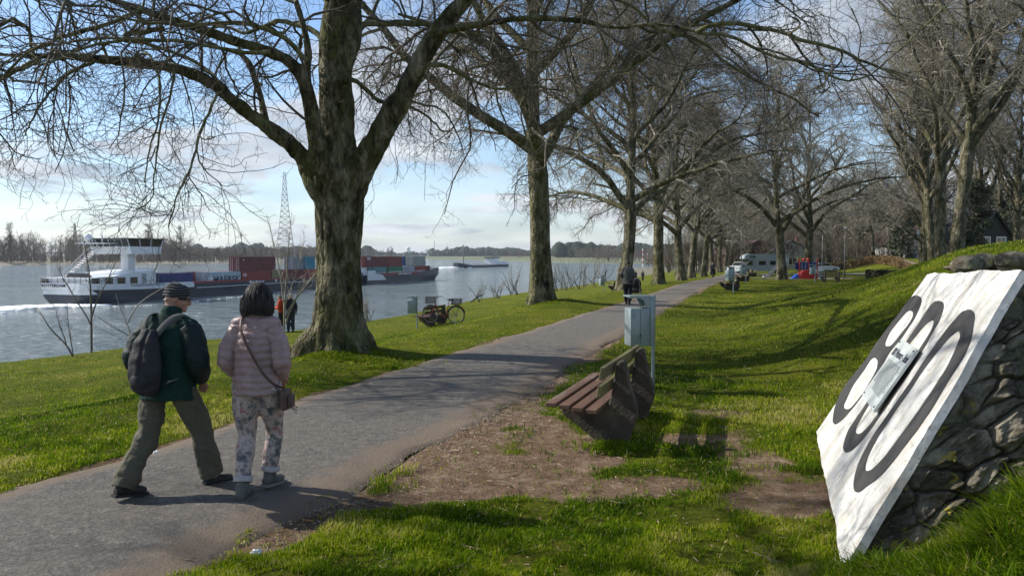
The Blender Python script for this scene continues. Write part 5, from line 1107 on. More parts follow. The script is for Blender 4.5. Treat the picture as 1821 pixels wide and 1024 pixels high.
# ================================================================== camper, car, playground, hedges, houses
def house(loc, rz, w, l, hw, hr, mw, mr, label, wins, chim=True, over=.4, name='house'):
    e = empty(name, loc, rz, label=label, cat='house'); m2 = MB(); m2.prism([(-w/2, -1), (w/2, -1), (w/2, hw), (0, hw+hr*.985), (-w/2, hw)], 1, 0, l); m2.build('wall', mw, e)
    rf = MB(); s = hr/(w/2)
    for sg in (-1, 1): rf.prism([(0, hw+hr+.22), (0, hw+hr+.02), (sg*(w/2+over), hw+.02-s*over), (sg*(w/2+over), hw+.22-s*over)], 1, -over, l+over)
    r_ = rf.build('roof', mr, e)
    if chim: m2 = MB(); m2.box((w*.18, l*.5, hw+hr*.3), (w*.18+.7, l*.5+.7, hw+hr+.9)); m2.build('chimney', mat('brick_chimney', (.22, .09, .06), .9), r_)
    for (x, z, ww, hh) in wins:
        m2 = MB(); m2.box((x-.12, -.06, z-.12), (x+ww+.12, .02, z+hh+.12)); f = m2.build('window', M_white, e); m2 = MB(); m2.box((x, -.075, z), (x+ww/2-.05, -.04, z+hh)); m2.box((x+ww/2+.05, -.075, z), (x+ww, -.04, z+hh)); m2.build('pane', M_glass, f)
    return e
M_brick = mat('brick', (.07, .03, .024), .9, var=.25, scale=1.2); M_tileD = mat('roof_dark', (.04, .04, .044), .8, var=.25, scale=1.5); M_tileR = mat('roof_red', (.06, .028, .024), .85, var=.3, scale=1.5); M_render = mat('render_pale', (.42, .42, .40), .85, var=.1, scale=.5)
M_blackb = mat('black_boards', (.022, .022, .026), .7, var=.3, scale=2, stretch=(8, 1, 1))
H_ = lambda px, d: (rowx(px, d), d, float(height(rowx(px, d), d)))
house(H_(1350, 165), .1, 14, 12, 3.0, 3.0, M_brick, M_tileR, 'dark red brick house with a broad roof behind the motorhome', [(-5.5, .8, 1.6, 1.4), (3.5, .8, 1.6, 1.4)])
house(H_(1408, 158), -.15, 10, 10, 2.9, 2.8, M_render, M_tileD, 'grey house with pale walls behind the tree on the green', [(-4.4, .8, 1.6, 1.3), (-.6, .9, 1.4, 1.3), (2.6, .8, 1.6, 1.3), (-1.2, 4.0, 1.3, 1.1)])
house(H_(1636, 175), .5, 10, 9, 3.2, 5.2, mat('white_gable', (.7, .7, .7), .8, var=.05), M_tileR, 'white gabled house seen between trunks above the hedge', [(-1, 1.5, 1.6, 1.4)])
house((rowx(1766, 80), 80, 2.3), .15, 4.6, 6, 1.3, 2.9, M_blackb, M_tileD, 'black boarded cottage with steep roof and white framed windows', [(-1.5, .35, .95, 1.2), (.35, .35, .95, 1.2)], False, .3, 'cottage')
house((rowx(1735, 84), 84, 2.0), .3, 4.4, 5, .3, 2.0, M_blackb, M_tileD, 'low dark outbuilding left of the black cottage', [], False, .2, 'outbuilding')
house(H_(1283, 178), .3, 9, 8, 3, 2.5, M_render, M_tileD, 'pale house glimpsed between the row trunks near the end of the path', [(-3, .9, 1.4, 1.3)])
# motorhome
p_ = G(1322, 487.5); d_ = 112; rv = empty('motorhome', (rowx(1320, d_), d_, float(height(rowx(1324, d_), d_))), R(3), label='white motorhome with an overcab and green stripe parked behind the slide', cat='motorhome')
RVm = mat('motorhome_white', (.30, .34, .34), .35, var=.05, scale=1, spec=.6)
m2 = MB(); m2.prism([(2.0,.45),(6.9,.45),(6.9,2.85),(3.0,2.95),(1.2,3.0),(.55,2.75),(.35,2.3),(1.1,2.15),(2.0,2.1)], 1, 0, 2.2); m2.build('body', RVm, rv)
m2 = MB(); m2.prism([(-.25,.45),(2.0,.45),(2.0,2.1),(1.15,2.12),(.45,1.3),(-.2,1.1)], 1, .1, 2.1); m2.build('cab', RVm, rv)
m2 = MB(); m2.prism([(.62,1.32),(1.6,1.32),(1.6,1.95),(1.18,1.95)], 1, .085, .12); m2.build('side_window', M_glass, rv)
m2 = MB(); m2.add([[.44,.2,1.32],[.44,2.0,1.32],[1.12,2.0,2.12],[1.12,.2,2.12]], [[0,3,2,1]]); m2.v[0][:, 0] -= .015; m2.build('windscreen', M_glass, rv)
for x, z, w, h in ((2.5,1.35,1.0,.6),(4.2,1.35,.8,.6),(5.7,1.35,.7,.6)): m2 = MB(); m2.box((x, -.02, z), (x+w, .02, z+h)); m2.build('window', M_glass, rv)
m2 = MB(); m2.box((1.1, -.015, 2.35), (2.0, .01, 2.75)); m2.build('stripe', mat('stripe_green', (.04, .14, .11), .5), rv)
for x in (.75, 5.3):
    for y in (.0, 2.0): m2 = MB(); m2.cyl((x, y, .35), (x, y+.22, .35), .35, n=18); w = m2.build('wheel', M_tyre, rv); m2 = MB(); m2.cyl((x, y-.01, .35), (x, y+.02, .35), .2, n=12); m2.build('rim', M_chrome, w)
m2 = MB(); m2.box((-.27,.3,.75), (-.2,.65,.95)); m2.build('headlight', M_chrome, rv); m2 = MB(); m2.box((-.27,1.55,.75), (-.2,1.9,.95)); m2.build('headlight', M_chrome, rv)
def car_(loc, rz, label, col):
    e = empty('parked_car', loc, rz, label=label, cat='car'); m_ = mat('car_paint_%d' % len(MAT), col, .3, .3, spec=.6)
    m2 = MB(); m2.prism([(-2.1,.3),(2.1,.3),(2.15,.62),(1.9,.8),(.95,.95),(.3,1.42),(-1.2,1.45),(-1.95,1.0),(-2.15,.9)], 1, -.85, .85); m2.build('body', m_, e)
    m2 = MB(); m2.prism([(.85,.97),(.27,1.36),(-1.12,1.38),(-1.6,1.0)], 1, -.86, .86); m2.build('window', M_glass, e)
    for x in (-1.3, 1.35):
        for y in (-.88, .68): m2 = MB(); m2.cyl((x, y, .32), (x, y+.2, .32), .33, n=16); w = m2.build('wheel', M_tyre, e); m2 = MB(); m2.cyl((x, y-.01, .32), (x, y+.21, .32), .19, n=12); m2.build('rim', M_chrome, w)
    return e
p_ = np.array([rowx(1466, 122), 122]); car_((p_[0], p_[1], float(height(*p_))+.15), 0, 'silver car parked beyond the white cabinet of the playground', (.55, .58, .6))
p_ = np.array([rowx(1316, 118), 118]); car_((p_[0], p_[1], float(height(*p_))), math.pi/2+.4, 'white van front beside the motorhome', (.5, .5, .5)).scale = (1, 1, 1.25)
# playhouse
M_blue = mat('panel_blue', (.02, .03, .20), .5, var=.1); M_redp = mat('panel_red', (.45, .02, .015), .45, var=.1); M_wy = mat('timber_yellow_green', (.24, .24, .09), .8, var=.2)
d_ = 78.0; sc_ = d_/F; ph = empty('playhouse', (rowx(1434, d_), d_, float(height(rowx(1434, d_), d_))), 0, label='playhouse with a red base, blue perforated panels and a small slide', cat='playhouse')
m2 = MB(); m2.prism([(-.95,0),(.05,0),(.05,.95),(-.55,.85)], 1, -.6, .5); m2.build('red_ramp', M_redp, ph); m2 = MB(); m2.bbox((.05,-.5,0), (.95,.6,.95), .03); m2.build('red_base', M_redp, ph)
m2 = MB(); m2.cyl((.75, -.53, .75), (.75, -.50, .75), .17, n=16); m2.build('porthole', M_white, ph)
m2 = MB(); m2.box((-.92, -.5, 1.0), (.95, -.44, 1.75)); m2.box((-.92, .55, 1.0), (.95, .61, 1.75)); m2.box((.89, -.43, 1.0), (.95, .54, 1.75)); bp_ = m2.build('blue_panel', M_blue, ph)
m2 = MB()
for i in range(3):
    for j in range(5): x = -.7+.36*j; m2.box((x, -.515, 1.12+.2*i), (x+.09, -.5005, 1.2+.2*i))
m2.build('hole', M_white, bp_)
for x in (-.9, 0, .9): m2 = MB(); m2.box((x-.05, -.56, 0), (x+.05, -.505, 2.15)); m2.build('post', M_redp, ph)
m2 = MB(); m2.prism([(-1.6,0),(-1.0,0),(-.9,.5),(-1.1,.55),(-1.5,.2)], 1, -.5, .1); m2.build('blue_slide', mat('slide_blue', (.02,.10,.5), .4), ph)
m2 = MB(); m2.ell((-.3, -.1, 2.0), (.18, .18, .18)); m2.ell((.2, .1, 2.05), (.15, .15, .15)); m2.build('roof_knob', M_redp, ph, smooth=True)
d_ = 84; cab = empty('white_cabinet', (rowx(1456, d_), d_, float(height(rowx(1456, d_), d_))), 0, label='white cabinet with a grey lid just right of the playhouse', cat='cabinet')
m2 = MB(); m2.bbox((-.38,-.35,0), (.38,.35,1.35), .02); m2.build('body', M_white, cab); m2 = MB(); m2.bbox((-.42,-.39,1.355), (.42,.39,1.45), .02); m2.build('lid', M_grey, cab)
# slide and climbing frame
M_slide = mat('slide_metal', (.5, .52, .5), .35, .4); d_ = 84; sl_ = empty('playground_slide', (rowx(1362, d_), d_, float(height(rowx(1362, d_), d_))), 0, label='tall pale metal slide left of the tree on the green', cat='slide')
m2 = MB(); m2.prism([(-.3,.22),(.15,.22),(1.9,2.0),(2.4,2.0),(2.4,1.9),(1.95,1.9),(.2,.12),(-.3,.12)], 1, -.28, .28); m2.build('chute', M_slide, sl_)
for y in (-.3, .28): m2 = MB(); m2.prism([(-.3,.12),(-.3,.36),(.12,.36),(1.88,2.2),(2.4,2.2),(2.4,1.9),(1.95,1.9),(.2,.12)], 1, y-.0, y+.02); m2.build('side_rail', M_slide, sl_)
m2 = MB(); m2.box((-.3,-.2,-.2), (-.1,.2,.115)); m2.build('foot', M_black, sl_)
cf = empty('climbing_frame', (rowx(1410, d_), d_, float(height(rowx(1410, d_), d_))), 0, label='timber climbing frame with slanting rails left of the playhouse', cat='climbing frame')
for x in (-1.1, .75):
    for y in (-.5, .5): m2 = MB(); m2.box((x-.06, y-.06, -.2), (x+.06, y+.06, 2.5 if x > 0 else 1.9)); m2.build('post', M_wy, cf)
m2 = MB(); m2.tube([(-1.1,-.5,1.0), (.75,-.5,2.3)], [.05]*2, 6); m2.tube([(-1.1,-.5,.1), (.75,-.5,1.0)], [.05]*2, 6); m2.box((-1.1,-.55,1.0), (.75,.55,1.08)); m2.build('rail', M_wy, cf)
# sand pit under the playground
px_ = rowx(1418, 82); ang = np.linspace(0, 2*math.pi, 40); mb = MB(); V = [[px_+math.cos(a)*5.5, 81+math.sin(a)*4.5, 0] for a in ang[:-1]]; V = [[x, y, float(height(x, y))+.03] for x, y, _ in V]; V.append([px_, 81, float(height(px_, 81))+.04]); mb.add(V, None, [[39, i, (i+1) % 39] for i in range(39)]); tag(mb.build('sand_pit', mat('pit_sand', (.28, .24, .18), .95, var=.2)), kind='structure')
# road behind
rd = [(rowx(1300, 104), 104), (rowx(1600, 108), 108), (rowx(1600, 114), 114), (rowx(1300, 110), 110)]
ux = np.linspace(0, 1, 60); mb = MB(); Vr = []
for u in ux:
    a = np.array(rd[0])*(1-u)+np.array(rd[1])*u; b2 = np.array(rd[3])*(1-u)+np.array(rd[2])*u
    for w in np.linspace(0, 1, 6): c_ = a*(1-w)+b2*w; Vr.append([c_[0], c_[1], float(height(c_[0], c_[1], False))+.10])
idx = np.arange(360).reshape(60, 6); mb.add(Vr, np.stack([idx[:-1, :-1], idx[1:, :-1], idx[1:, 1:], idx[:-1, 1:]], -1).reshape(-1, 4)); tag(mb.build('road', mat('road_pale', (.17, .165, .155), .9, var=.1)), kind='structure')
# lamp posts
def lamp(px, d, h, lb):
    e = empty('street_lamp', (rowx(px, d), d, float(height(rowx(px, d), d))), 0, label=lb, cat='street lamp', group='slim lamp posts round the playground'); m2 = MB(); m2.tube([(0,0,-.2), (0,0,h*.5), (0,0,h)], [.09, .07, .05], 8); m2.build('post', M_steel, e, smooth=True); m2 = MB(); m2.bbox((-.15,-.6,h-.02), (.15,.1,h+.12), .03); m2.build('lamp_head', M_grey, e)
lamp(1502, 84, 5.5, 'slim dark lamp post standing on the green right of the silver car'); lamp(1462, 100, 6, 'slim lamp post behind the white cabinet'); lamp(1318, 105, 6, 'lamp post beside the far end of the path')
# hedges made of small leaves
def hedge(name, pts, w, h, n, matl, label, seed, lift=0.0):
    r2 = np.random.default_rng(seed); pts = np.array(pts); k = len(pts)-1; t = r2.random(n)*k; i = np.minimum(t.astype(int), k-1); f = (t-i)[:, None]; c = pts[i]*(1-f)+pts[i+1]*f; o = r2.uniform(-1, 1, (n, 2)); side = r2.random(n) < .55
    zz_ = r2.random(n)**.7*h*(1+.08*np.sin(t*7)); tg_ = unit((pts[i+1]-pts[i])+1e-9); nr_ = np.stack([tg_[:, 1], -tg_[:, 0]], 1); nr_ = nr_*np.sign((nr_*-c).sum(1, keepdims=True)); c = c+nr_*np.where(side, w/2, o[:, 1]*w/2)[:, None]; zz_ = np.where(side, zz_, h*(.96+.05*r2.random(n)))
    z = height(c[:, 0], c[:, 1])+zz_+lift; ctr = np.stack([c[:, 0]+r2.normal(size=n)*.05, c[:, 1]+r2.normal(size=n)*.06, z], 1); a = unit(r2.normal(size=(n, 3)))*.11; b2 = unit(np.cross(a, r2.normal(size=(n, 3))))*.06
    V = np.stack([ctr-a, ctr+b2, ctr+a, ctr-b2], 1).reshape(-1, 3); q = np.arange(n*4).reshape(-1, 4); e = empty(name, onG(*pts[0]), 0, label=label, cat='hedge')
    o = npmesh('foliage', V-np.array(e.location), q, None, matl, e, False)
    mb = MB()
    for j in range(k):
        a_, b3 = pts[j], pts[j+1]; za, zb = [float(height(*p))+lift for p in (a_, b3)]; mb.add(np.array([[a_[0],a_[1]-w*.4,za-.3],[b3[0],b3[1]-w*.4,zb-.3],[b3[0],b3[1]+w*.4,zb-.3],[a_[0],a_[1]+w*.4,za-.3],[a_[0],a_[1]-w*.4,za+h*.9],[b3[0],b3[1]-w*.4,zb+h*.9],[b3[0],b3[1]+w*.4,zb+h*.9],[a_[0],a_[1]+w*.4,za+h*.9]])-np.array(e.location), [[0,3,2,1],[4,5,6,7],[0,1,5,4],[1,2,6,5],[2,3,7,6],[3,0,4,7]])
    mb.build('branches', M_wood, e); return e
M_beech = mat('hedge_beech', (.20, .13, .055), .8, var=.45, scale=.35); M_bush = mat('hedge_dark', (.055, .055, .028), .85, var=.5, scale=.6)
hedge('clipped_hedge', [(rowx(px, d), d) for px, d in ((1440, 138), (1500, 137), (1560, 132), (1600, 122), (1650, 104), (1672, 92))], 1.2, 1.35, 26000, M_beech, 'long clipped brown beech hedge on the bank behind the playground', 3)
hedge('low_hedge', [(rowx(px, d), d) for px, d in ((1553, 78), (1580, 74), (1610, 68), (1640, 62))], 1.4, .85, 12000, M_bush, 'low dark hedge running down the slope in front of the clipped hedge', 4)
# evergreen masses
M_leafd = mat('evergreen_leaf', (.055, .068, .038), .7, var=.5, scale=.7)
def leafy(name, x, y, h, rad, n, label, cat, seed, base=.25, leaf=.11, matl=M_leafd, grp=None):
    r2 = np.random.default_rng(seed); e = empty(name, onG(x, y), 0, label=label, cat=cat, group=grp); m2 = MB(); m2.tube([(0,0,-.3), (r2.normal()*.2,0,h*.5), (0,r2.normal()*.2,h*.96)], [rad*.08, rad*.05, .03], 8)
    cl = []; 
    for i in range(46):
        z = h*(base+(1-base)*r2.random()**.9); rr_ = rad*(1-.75*((z/h-base)/(1-base))**1.3); a = r2.random()*6.28; q_ = rr_*math.sqrt(r2.random()); cl.append((math.cos(a)*q_, math.sin(a)*q_, z)); m2.tube([(0,0,z-.3*q_), cl[-1]], [.035, .012], 5)
    m2.build('trunk', M_bark2, e, smooth=True); cl = np.array(cl); i = r2.integers(0, len(cl), n); off = unit(r2.normal(size=(n, 3)))*(rad*.30*r2.random(n)[:, None]**.5)*np.array([1, 1, .6]); ctr = cl[i]+off; a = unit(r2.normal(size=(n, 3)))*leaf; b2 = unit(np.cross(a, r2.normal(size=(n, 3))))*leaf*.5
    V = np.stack([ctr-a, ctr+b2, ctr+a, ctr-b2], 1).reshape(-1, 3); npmesh('crown', V, np.arange(n*4).reshape(-1, 4), None, matl, e, False); return e
ge = 'dark evergreens round the black cottage'
leafy('evergreen_tree', rowx(1728, 70), 70, 8.5, 2.2, 7000, 'dark evergreen directly left of the black cottage', 'tree', 1, .1, .12, grp=ge)
leafy('evergreen_tree', rowx(1785, 96), 96, 12, 3.8, 9000, 'dark evergreen rising behind the black cottage roof', 'tree', 2, .3, .14, grp=ge)
leafy('evergreen_tree', rowx(1822, 74), 74, 8, 2.2, 5000, 'dark evergreen right of the black cottage at the photo edge', 'tree', 6, .35, .12, grp=ge)
leafy('ivy_covered_tree', rowx(1602, 140), 140, 10.5, 3.2, 9000, 'dark ivy covered tree behind the right part of the clipped hedge', 'tree', 3, .05, .2)
leafy('evergreen_bush', rowx(1712, 60), 60, 3.0, 1.6, 4000, 'low dark bush at the foot of the dike trees', 'bush', 4, .05, .1)
# ================================================================== bare saplings and shrubs on the bank
M_stem = mat('sapling_bark', (.12, .10, .08), .8, var=.3, scale=4); M_stemL = mat('sapling_pale', (.25, .215, .165), .75, var=.3, scale=4)
def sapling(stems, matl, label, seed, n1=11, l1=(.3, 1.0), name='sapling', cat='sapling', d=None, grp=None, nx=5):
    """stems: list of [(px, py, width_px)...] traced at depth d"""
    r2 = np.random.default_rng(seed); px0, py0 = stems[0][0][:2]; g = G(px0, py0); dd = d or g[1]; P0 = []; R0 = []
    for s in stems:
        q, rr = resample(np.array([D(a, b_, dd+.15*i*(-1)**i) for i, (a, b_, w) in enumerate(s)]), [w/2/F*dd for a, b_, w in s], 12); q[0, 2] -= .1; P0.append(q+np.cumsum(r2.normal(size=q.shape), 0)*.006*(np.arange(12)[:, None] > 0)); R0.append(np.array(rr)*.72)
    P0 = np.array(P0); R0 = np.array(R0); e = empty(name, tuple(P0[0, 0]), 0, label=label, cat=cat, group=grp); og_ = P0[0, 0]
    A_, AR = grow(r2, P0, R0, n1, 7, l1, (.35, .8), .010, .0035, .12, -.05, .2, 1, .03, .4); B_, B_R = grow(r2, A_, AR, nx, 5, (l1[0]*.4, l1[1]*.45), (.35, .9), .005, .0028, .16, -.03, .15, 1)
    V, q = tubes(P0-og_, R0, 7); npmesh('stem', V, q, None, matl, e); crown_obj('twigs', [(A_, AR, 4), (B_, B_R, 3)], matl, e, og_); return e
sapling([[(163,627,6),(162,590,5.5),(163,540,5),(160,500,4),(157,465,2.5),(150,430,1.2)], [(163,560,4),(180,520,3),(200,480,2),(215,445,1)], [(162,575,3.5),(140,540,3),(115,500,2),(100,470,1)]], M_stem, 'bare sapling with an upright stem in front of the barge stern', 1, 13, (.3, .95))
sapling([[(131,633,4.5),(118,610,4),(95,592,3),(80,570,2),(68,545,1)], [(118,610,3),(105,575,2),(95,540,1)], [(131,633,3),(122,580,2),(120,540,1)]], M_stem, 'low bare shrub leaning left beside the upright sapling', 2, 9, (.2, .6), 'shrub', 'shrub')
sapling([[(238,615,4),(228,580,3.5),(212,545,2.5),(205,520,1)], [(236,600,4),(200,580,3),(165,557,1.5)], [(228,572,4),(245,540,3),(275,520,2),(310,500,1)], [(238,612,3),(190,590,2),(150,570,1)]], M_stemL, 'pale slanting shrub stems left of the man in the green jacket', 3, 6, (.2, .6), 'shrub', 'shrub')
sapling([[(505,590,5),(506,540,4.5),(510,490,4),(512,440,2.5),(518,390,1)], [(507,560,4),(540,510,3),(565,482,1.5)], [(506,555,3.5),(500,490,3),(488,430,2),(480,400,1)], [(508,570,4),(532,520,3),(556,490,2),(580,470,1)], [(507,540,3),(530,480,2),(540,430,1)]], M_stemL, 'pale many stemmed sapling behind the person in the red jacket', 4, 10, (.3, 1.0), d=24.5)
r5 = np.random.default_rng(9); gsh = 'bare shrubs on the edge of the river bank'
shr = [(845, 536, 32, 26), (882, 528, 34, 24), (912, 522, 56, 22), (1000, 514, 52, 24), (1022, 511, 62, 34), (1050, 507, 60, 30), (1075, 503, 45, 24), (655, 570, 45, 16), (985, 516, 45, 20), (1205, 487, 50, 18), (1225, 486, 60, 16)]
names_ = ['left of the second plane tree, smaller', 'left of the second plane tree, wider', 'touching the second plane tree on its left', 'right of the second plane tree, taller', 'midway between second and third plane trees', 'left of the river side bin', 'behind the river side bin', 'right of the largest trunk', 'just right of the second plane tree', 'between the fourth and fifth plane trees', 'right of the fifth plane tree']
for i, ((px, py, hp_, wp), nm) in enumerate(zip(shr, names_)):
    st = [[(px+r5.uniform(-.45, .45)*wp, py+2, 1.8), (px+(a*.6+r5.uniform(-.2, .2))*wp, py-hp_*r5.uniform(.3, .5), 1.3), (px+(a+r5.uniform(-.4, .4))*wp, py-hp_*r5.uniform(.45, 1.1), .5)] for a in r5.uniform(-1, 1, 8)]
    sapling(st, M_stemL if i % 2 else M_stem, 'thin bare shrub '+nm, 20+i, 9, (.15, .6), 'shrub', 'shrub', grp=gsh, nx=3)
# reddish thicket beyond the fourth tree
woods('background_trees', [(1280, 1900, 185, 260, 520, 12, 19, -1), (1290, 1700, 150, 180, 160, 4, 8, .5), (1330, 1500, 190, 230, 120, 8, 14, -1)], 33)
woods('thicket', [(1185, 1275, 150, 190, 70, 5, 9, -1.5), (1150, 1200, 300, 420, 50, 5, 8, -3.5)], 31)
# landing stage rail by the third tree
rl = empty('handrail', tuple(G(1085, 509)), 0, label='grey tubular handrail sloping to the river by the river side bin', cat='handrail'); mb = MB(); q0 = G(1085, 509)
for k in range(4): a = np.array([k*.9, k*.55, -.1*k]); mb.cyl(a, a+(0, 0, .95), .03, n=6)
mb.tube([(0,0,.95), (2.7,1.65,.65)], [.03]*2, 6); mb.tube([(0,0,.5), (2.7,1.65,.2)], [.025]*2, 6); mb.build('rail', M_steel, rl)
# ================================================================== people
M_skin = mat('skin', (.42, .22, .155), .5, var=.10, scale=25)
def cloth(name, col, **k): return mat(name, col, k.pop('rough', .85), var=k.pop('var', .15), scale=k.pop('scale', 30), spec=.25, **k)
def chain(mb, pts, rad, flat=None, ax=None, n=14):
    q, r = resample(np.array(pts, float), rad, max(6, len(pts)*4)); mb.tube(q, r, n, True, flat, ax)
def folds(V, s, amp, sc=14.0, zs=.45): return (fbm(V[:, 0]*sc+V[:, 2]*sc*.35, V[:, 2]*sc*zs+V[:, 1]*sc*.8, s, 3)-.47)*amp
def person(loc, rz, label, P_, mt, fine=True, group=None, scale=1.0, name='person', cat='person'):
    """P_: pose dictionary, local frame x right, y forward, z up, metres for a 1.76 m adult"""
    e = empty(name, loc, rz, label=label, cat=cat, group=group); e.scale = (scale,)*3
    vx = .011 if fine else .018; hipz = P_.get('hip', .93); lean = P_.get('lean', .04)
    hips = [np.array([s*.095, 0, hipz]) for s in (-1, 1)]; A_ = [np.array(P_['foot'][i]) for i in (0, 1)]; Kn = [np.array(P_['knee'][i]) for i in (0, 1)]
    sh = [np.array([s*P_.get('shw', .185), lean, 1.42]) for s in (-1, 1)]; El = [np.array(P_['elbow'][i]) for i in (0, 1)]; Wr = [np.array(P_['wrist'][i]) for i in (0, 1)]
    hd = np.array(P_.get('head', (0, .11, 1.635))); yaw = P_.get('yaw', 0.0); pt = P_.get('pitch', 0.15)
    Hm = Matrix.Translation(hd) @ Matrix.Rotation(-yaw, 4, 'Z') @ Matrix.Rotation(-pt, 4, 'X')
    h = lambda x, y, z: np.array(Hm @ Vector((x, y, z)))
    # body: one continuous skin surface
    mb = MB(); mb.ell((0, 0, 0), (.074, .092, .112), 20, 14, Hm.to_3x3().to_4x4()); mb.v[-1] += hd
    chain(mb, [h(0, .02, -.03), h(0, .062, -.075), h(0, .07, -.10)], [.062, .048, .034]); chain(mb, [h(0, .085, .02), h(0, .112, -.012), h(0, .100, -.03)], [.012, .018, .013], n=10)
    for s in (-1, 1):
        chain(mb, [h(s*.074, -.002, .018), h(s*.083, -.012, .0), h(s*.076, -.004, -.028)], [.010, .014, .008], n=8); chain(mb, [h(s*.015, .082, .035), h(s*.03, .085, .038), h(s*.05, .07, .034)], [.009, .012, .008], n=8); chain(mb, [h(s*.03, .062, -.02), h(s*.045, .055, -.04)], [.028, .022], n=8)
    chain(mb, [h(-.022, .083, -.058), h(0, .092, -.058), h(.022, .083, -.058)], [.007, .011, .007], n=8)
    chain(mb, [h(0, -.02, -.05), (0, lean+.01, 1.48), (0, lean, 1.36)], [.055, .057, .09])
    chain(mb, [(0, lean, 1.40), (0, lean*.6, 1.15), (0, 0, hipz)], [.115, .105, .115], 1.25, (0, 1, 0))
    for i, s in ((0, -1), (1, 1)):
        chain(mb, [sh[i]*.9+np.array([0, 0, .1]), El[i], Wr[i]], [.045, .038, .027]); chain(mb, [hips[i], Kn[i], A_[i]], [.075, .048, .038])
        # hand: palm, four unequal bent fingers and a thumb from its side
        f = unit(Wr[i]-El[i]); up = unit(np.cross(f, np.array([s*1.0, .2, 0]))); sd2 = unit(np.cross(f, up)); palm = Wr[i]+f*.045
        chain(mb, [Wr[i], palm, palm+f*.035], [.026, .034, .030], .5, tuple(sd2), 10)
        for k, (o_, L_) in enumerate(((-.028, .060), (-.009, .072), (.010, .068), (.027, .052))): b0 = palm+f*.03+sd2*o_; chain(mb, [b0, b0+f*L_*.5+up*.006, b0+f*L_*.85+up*.03], [.0095, .009, .007], n=7)
        chain(mb, [Wr[i]+f*.02+sd2*(-.02), palm+sd2*(-.048)+up*.01, palm+f*.035+sd2*(-.050)+up*.025], [.012, .011, .008], n=7)
    remesh(mb, .0085 if fine else .014, 'body', M_skin, e, 2)
    # eyes
    for s in (-1, 1): m2 = MB(); m2.ell(h(s*.031, .083, .018), (.010, .009, .009), 10, 8); m2.build('eye', mat('eye', (.25, .22, .2), .2, var=.6, scale=60), e, smooth=True)
    # trousers
    tw = P_.get('trw', (.115, .100, .088, .080)); mb = MB(); chain(mb, [(0, -.008, hipz+.03), (0, -.008, hipz-.03), (0, -.005, hipz-.09)], [.110, .132, .112], 1.25, (0, 1, 0))
    for i in (0, 1):
        mid = (hips[i]+Kn[i])/2+np.array([0, -.005, 0]); calf = (Kn[i]+A_[i])/2+np.array([0, -.02, 0]); c_end = A_[i]+(Kn[i]-A_[i])*P_.get('cuff', .04)
        chain(mb, [hips[i]+(0, -.01, .02), mid, Kn[i], calf, c_end], [tw[0], tw[0]*.93, tw[1]*.86, tw[2], tw[3]])
    remesh(mb, vx, 'trousers', mt['trousers'], e, 4, lambda V, n_: folds(V, 3, P_.get('tf', .035), 9, .9)+folds(V, 5, .012, 26, 1.6))
    # jacket
    jw = P_.get('jw', (.190, .185, .195, .175)); jd = P_.get('jd', 1.0); jb = P_.get('jb', .815); mb = MB(); puff = P_.get('puff', 0)
    zs_ = [jb, jb+.12, 1.05, 1.25, 1.38, 1.46]; rs_ = [jw[0], jw[0]*.99, jw[1], jw[2], jw[3], .10]
    tsh = np.array([(0, lean*(z-jb)/.6, z) for z in zs_]); q, r = resample(tsh, rs_, 26); V, qq = tubes(q[None], r[None], 30, flat=.68*jd, ax=(1, 0, 0)); mb.add(np.vstack([V, q[0], q[-1]]), qq, [[26*30, (i+1) % 30, i] for i in range(30)]+[[26*30+1, 25*30+i, 25*30+(i+1) % 30] for i in range(30)])
    for s in (-1, 1): chain(mb, [(0, lean, 1.42), (s*.10, lean, 1.43), (s*P_.get('shw', .185), lean, 1.39)], [.09, .085, .075])
    col_ = P_.get('collar', .06); chain(mb, [(0, lean, 1.43), (0, lean+.012, 1.46+col_*.5), (0, lean+.03, 1.47+col_)], [.10, .080, .078])
    if puff: df = lambda V, n_: np.abs(np.sin(math.pi*(V[:, 2]+.004*np.sin(V[:, 0]*30))/.060))**.42*.015-.010+folds(V, 7, .014, 22, .9)
    else: df = lambda V, n_: folds(V, 7, .030, 9, .7)+folds(V, 8, .010, 30, 1.2)
    remesh(mb, vx, 'jacket', mt['jacket'], e, 3, df)
    for i in (0, 1):
        mb = MB(); sw = P_.get('sw', (.078, .066, .052)); e2 = Wr[i]+(El[i]-Wr[i])*.10
        chain(mb, [sh[i]+(0, 0, -.03)-(sh[i]*np.array([.18, 0, 0])), (sh[i]+El[i])/2+(0, 0, 0), El[i], (El[i]+Wr[i])/2, e2], [sw[0]*1.05, sw[0], sw[1]*1.04, sw[1]*.95, sw[2]])
        if puff:
            ax_ = unit(El[i]-sh[i]); df2 = lambda V, n_, a=ax_, o=sh[i]: np.abs(np.sin(math.pi*((V-o)@a)/.075))**.42*.012-.008+folds(V, 11, .018, 24, 1.0)
        else: df2 = lambda V, n_: folds(V, 9, .028, 12, 1.2)
        remesh(mb, vx, 'sleeve', mt.get('sleeve', mt['jacket']), e, 3, df2)
    # shoes
    for i in (0, 1):
        a = A_[i]; tilt = P_.get('tilt', (0, 0))[i]; yw = P_.get('toe', (0, 0))[i]; T_ = Matrix.Translation(Vector((a[0], a[1], a[2]-.09))) @ Matrix.Rotation(-yw, 4, 'Z') @ Matrix.Translation((0, .17, 0)) @ Matrix.Rotation(-tilt, 4, 'X') @ Matrix.Translation((0, -.17, 0)); t = lambda x, y, z: np.array(T_ @ Vector((x, y, z)))
        mb = MB(); mb.tube([t(0, -.075, .045), t(0, -.02, .05), t(0, .06, .048), t(0, .13, .042), t(0, .185, .038)], [.036, .045, .047, .048, .030], 16, True, .85, tuple(np.array(T_.to_3x3() @ Vector((1, 0, 0)))))
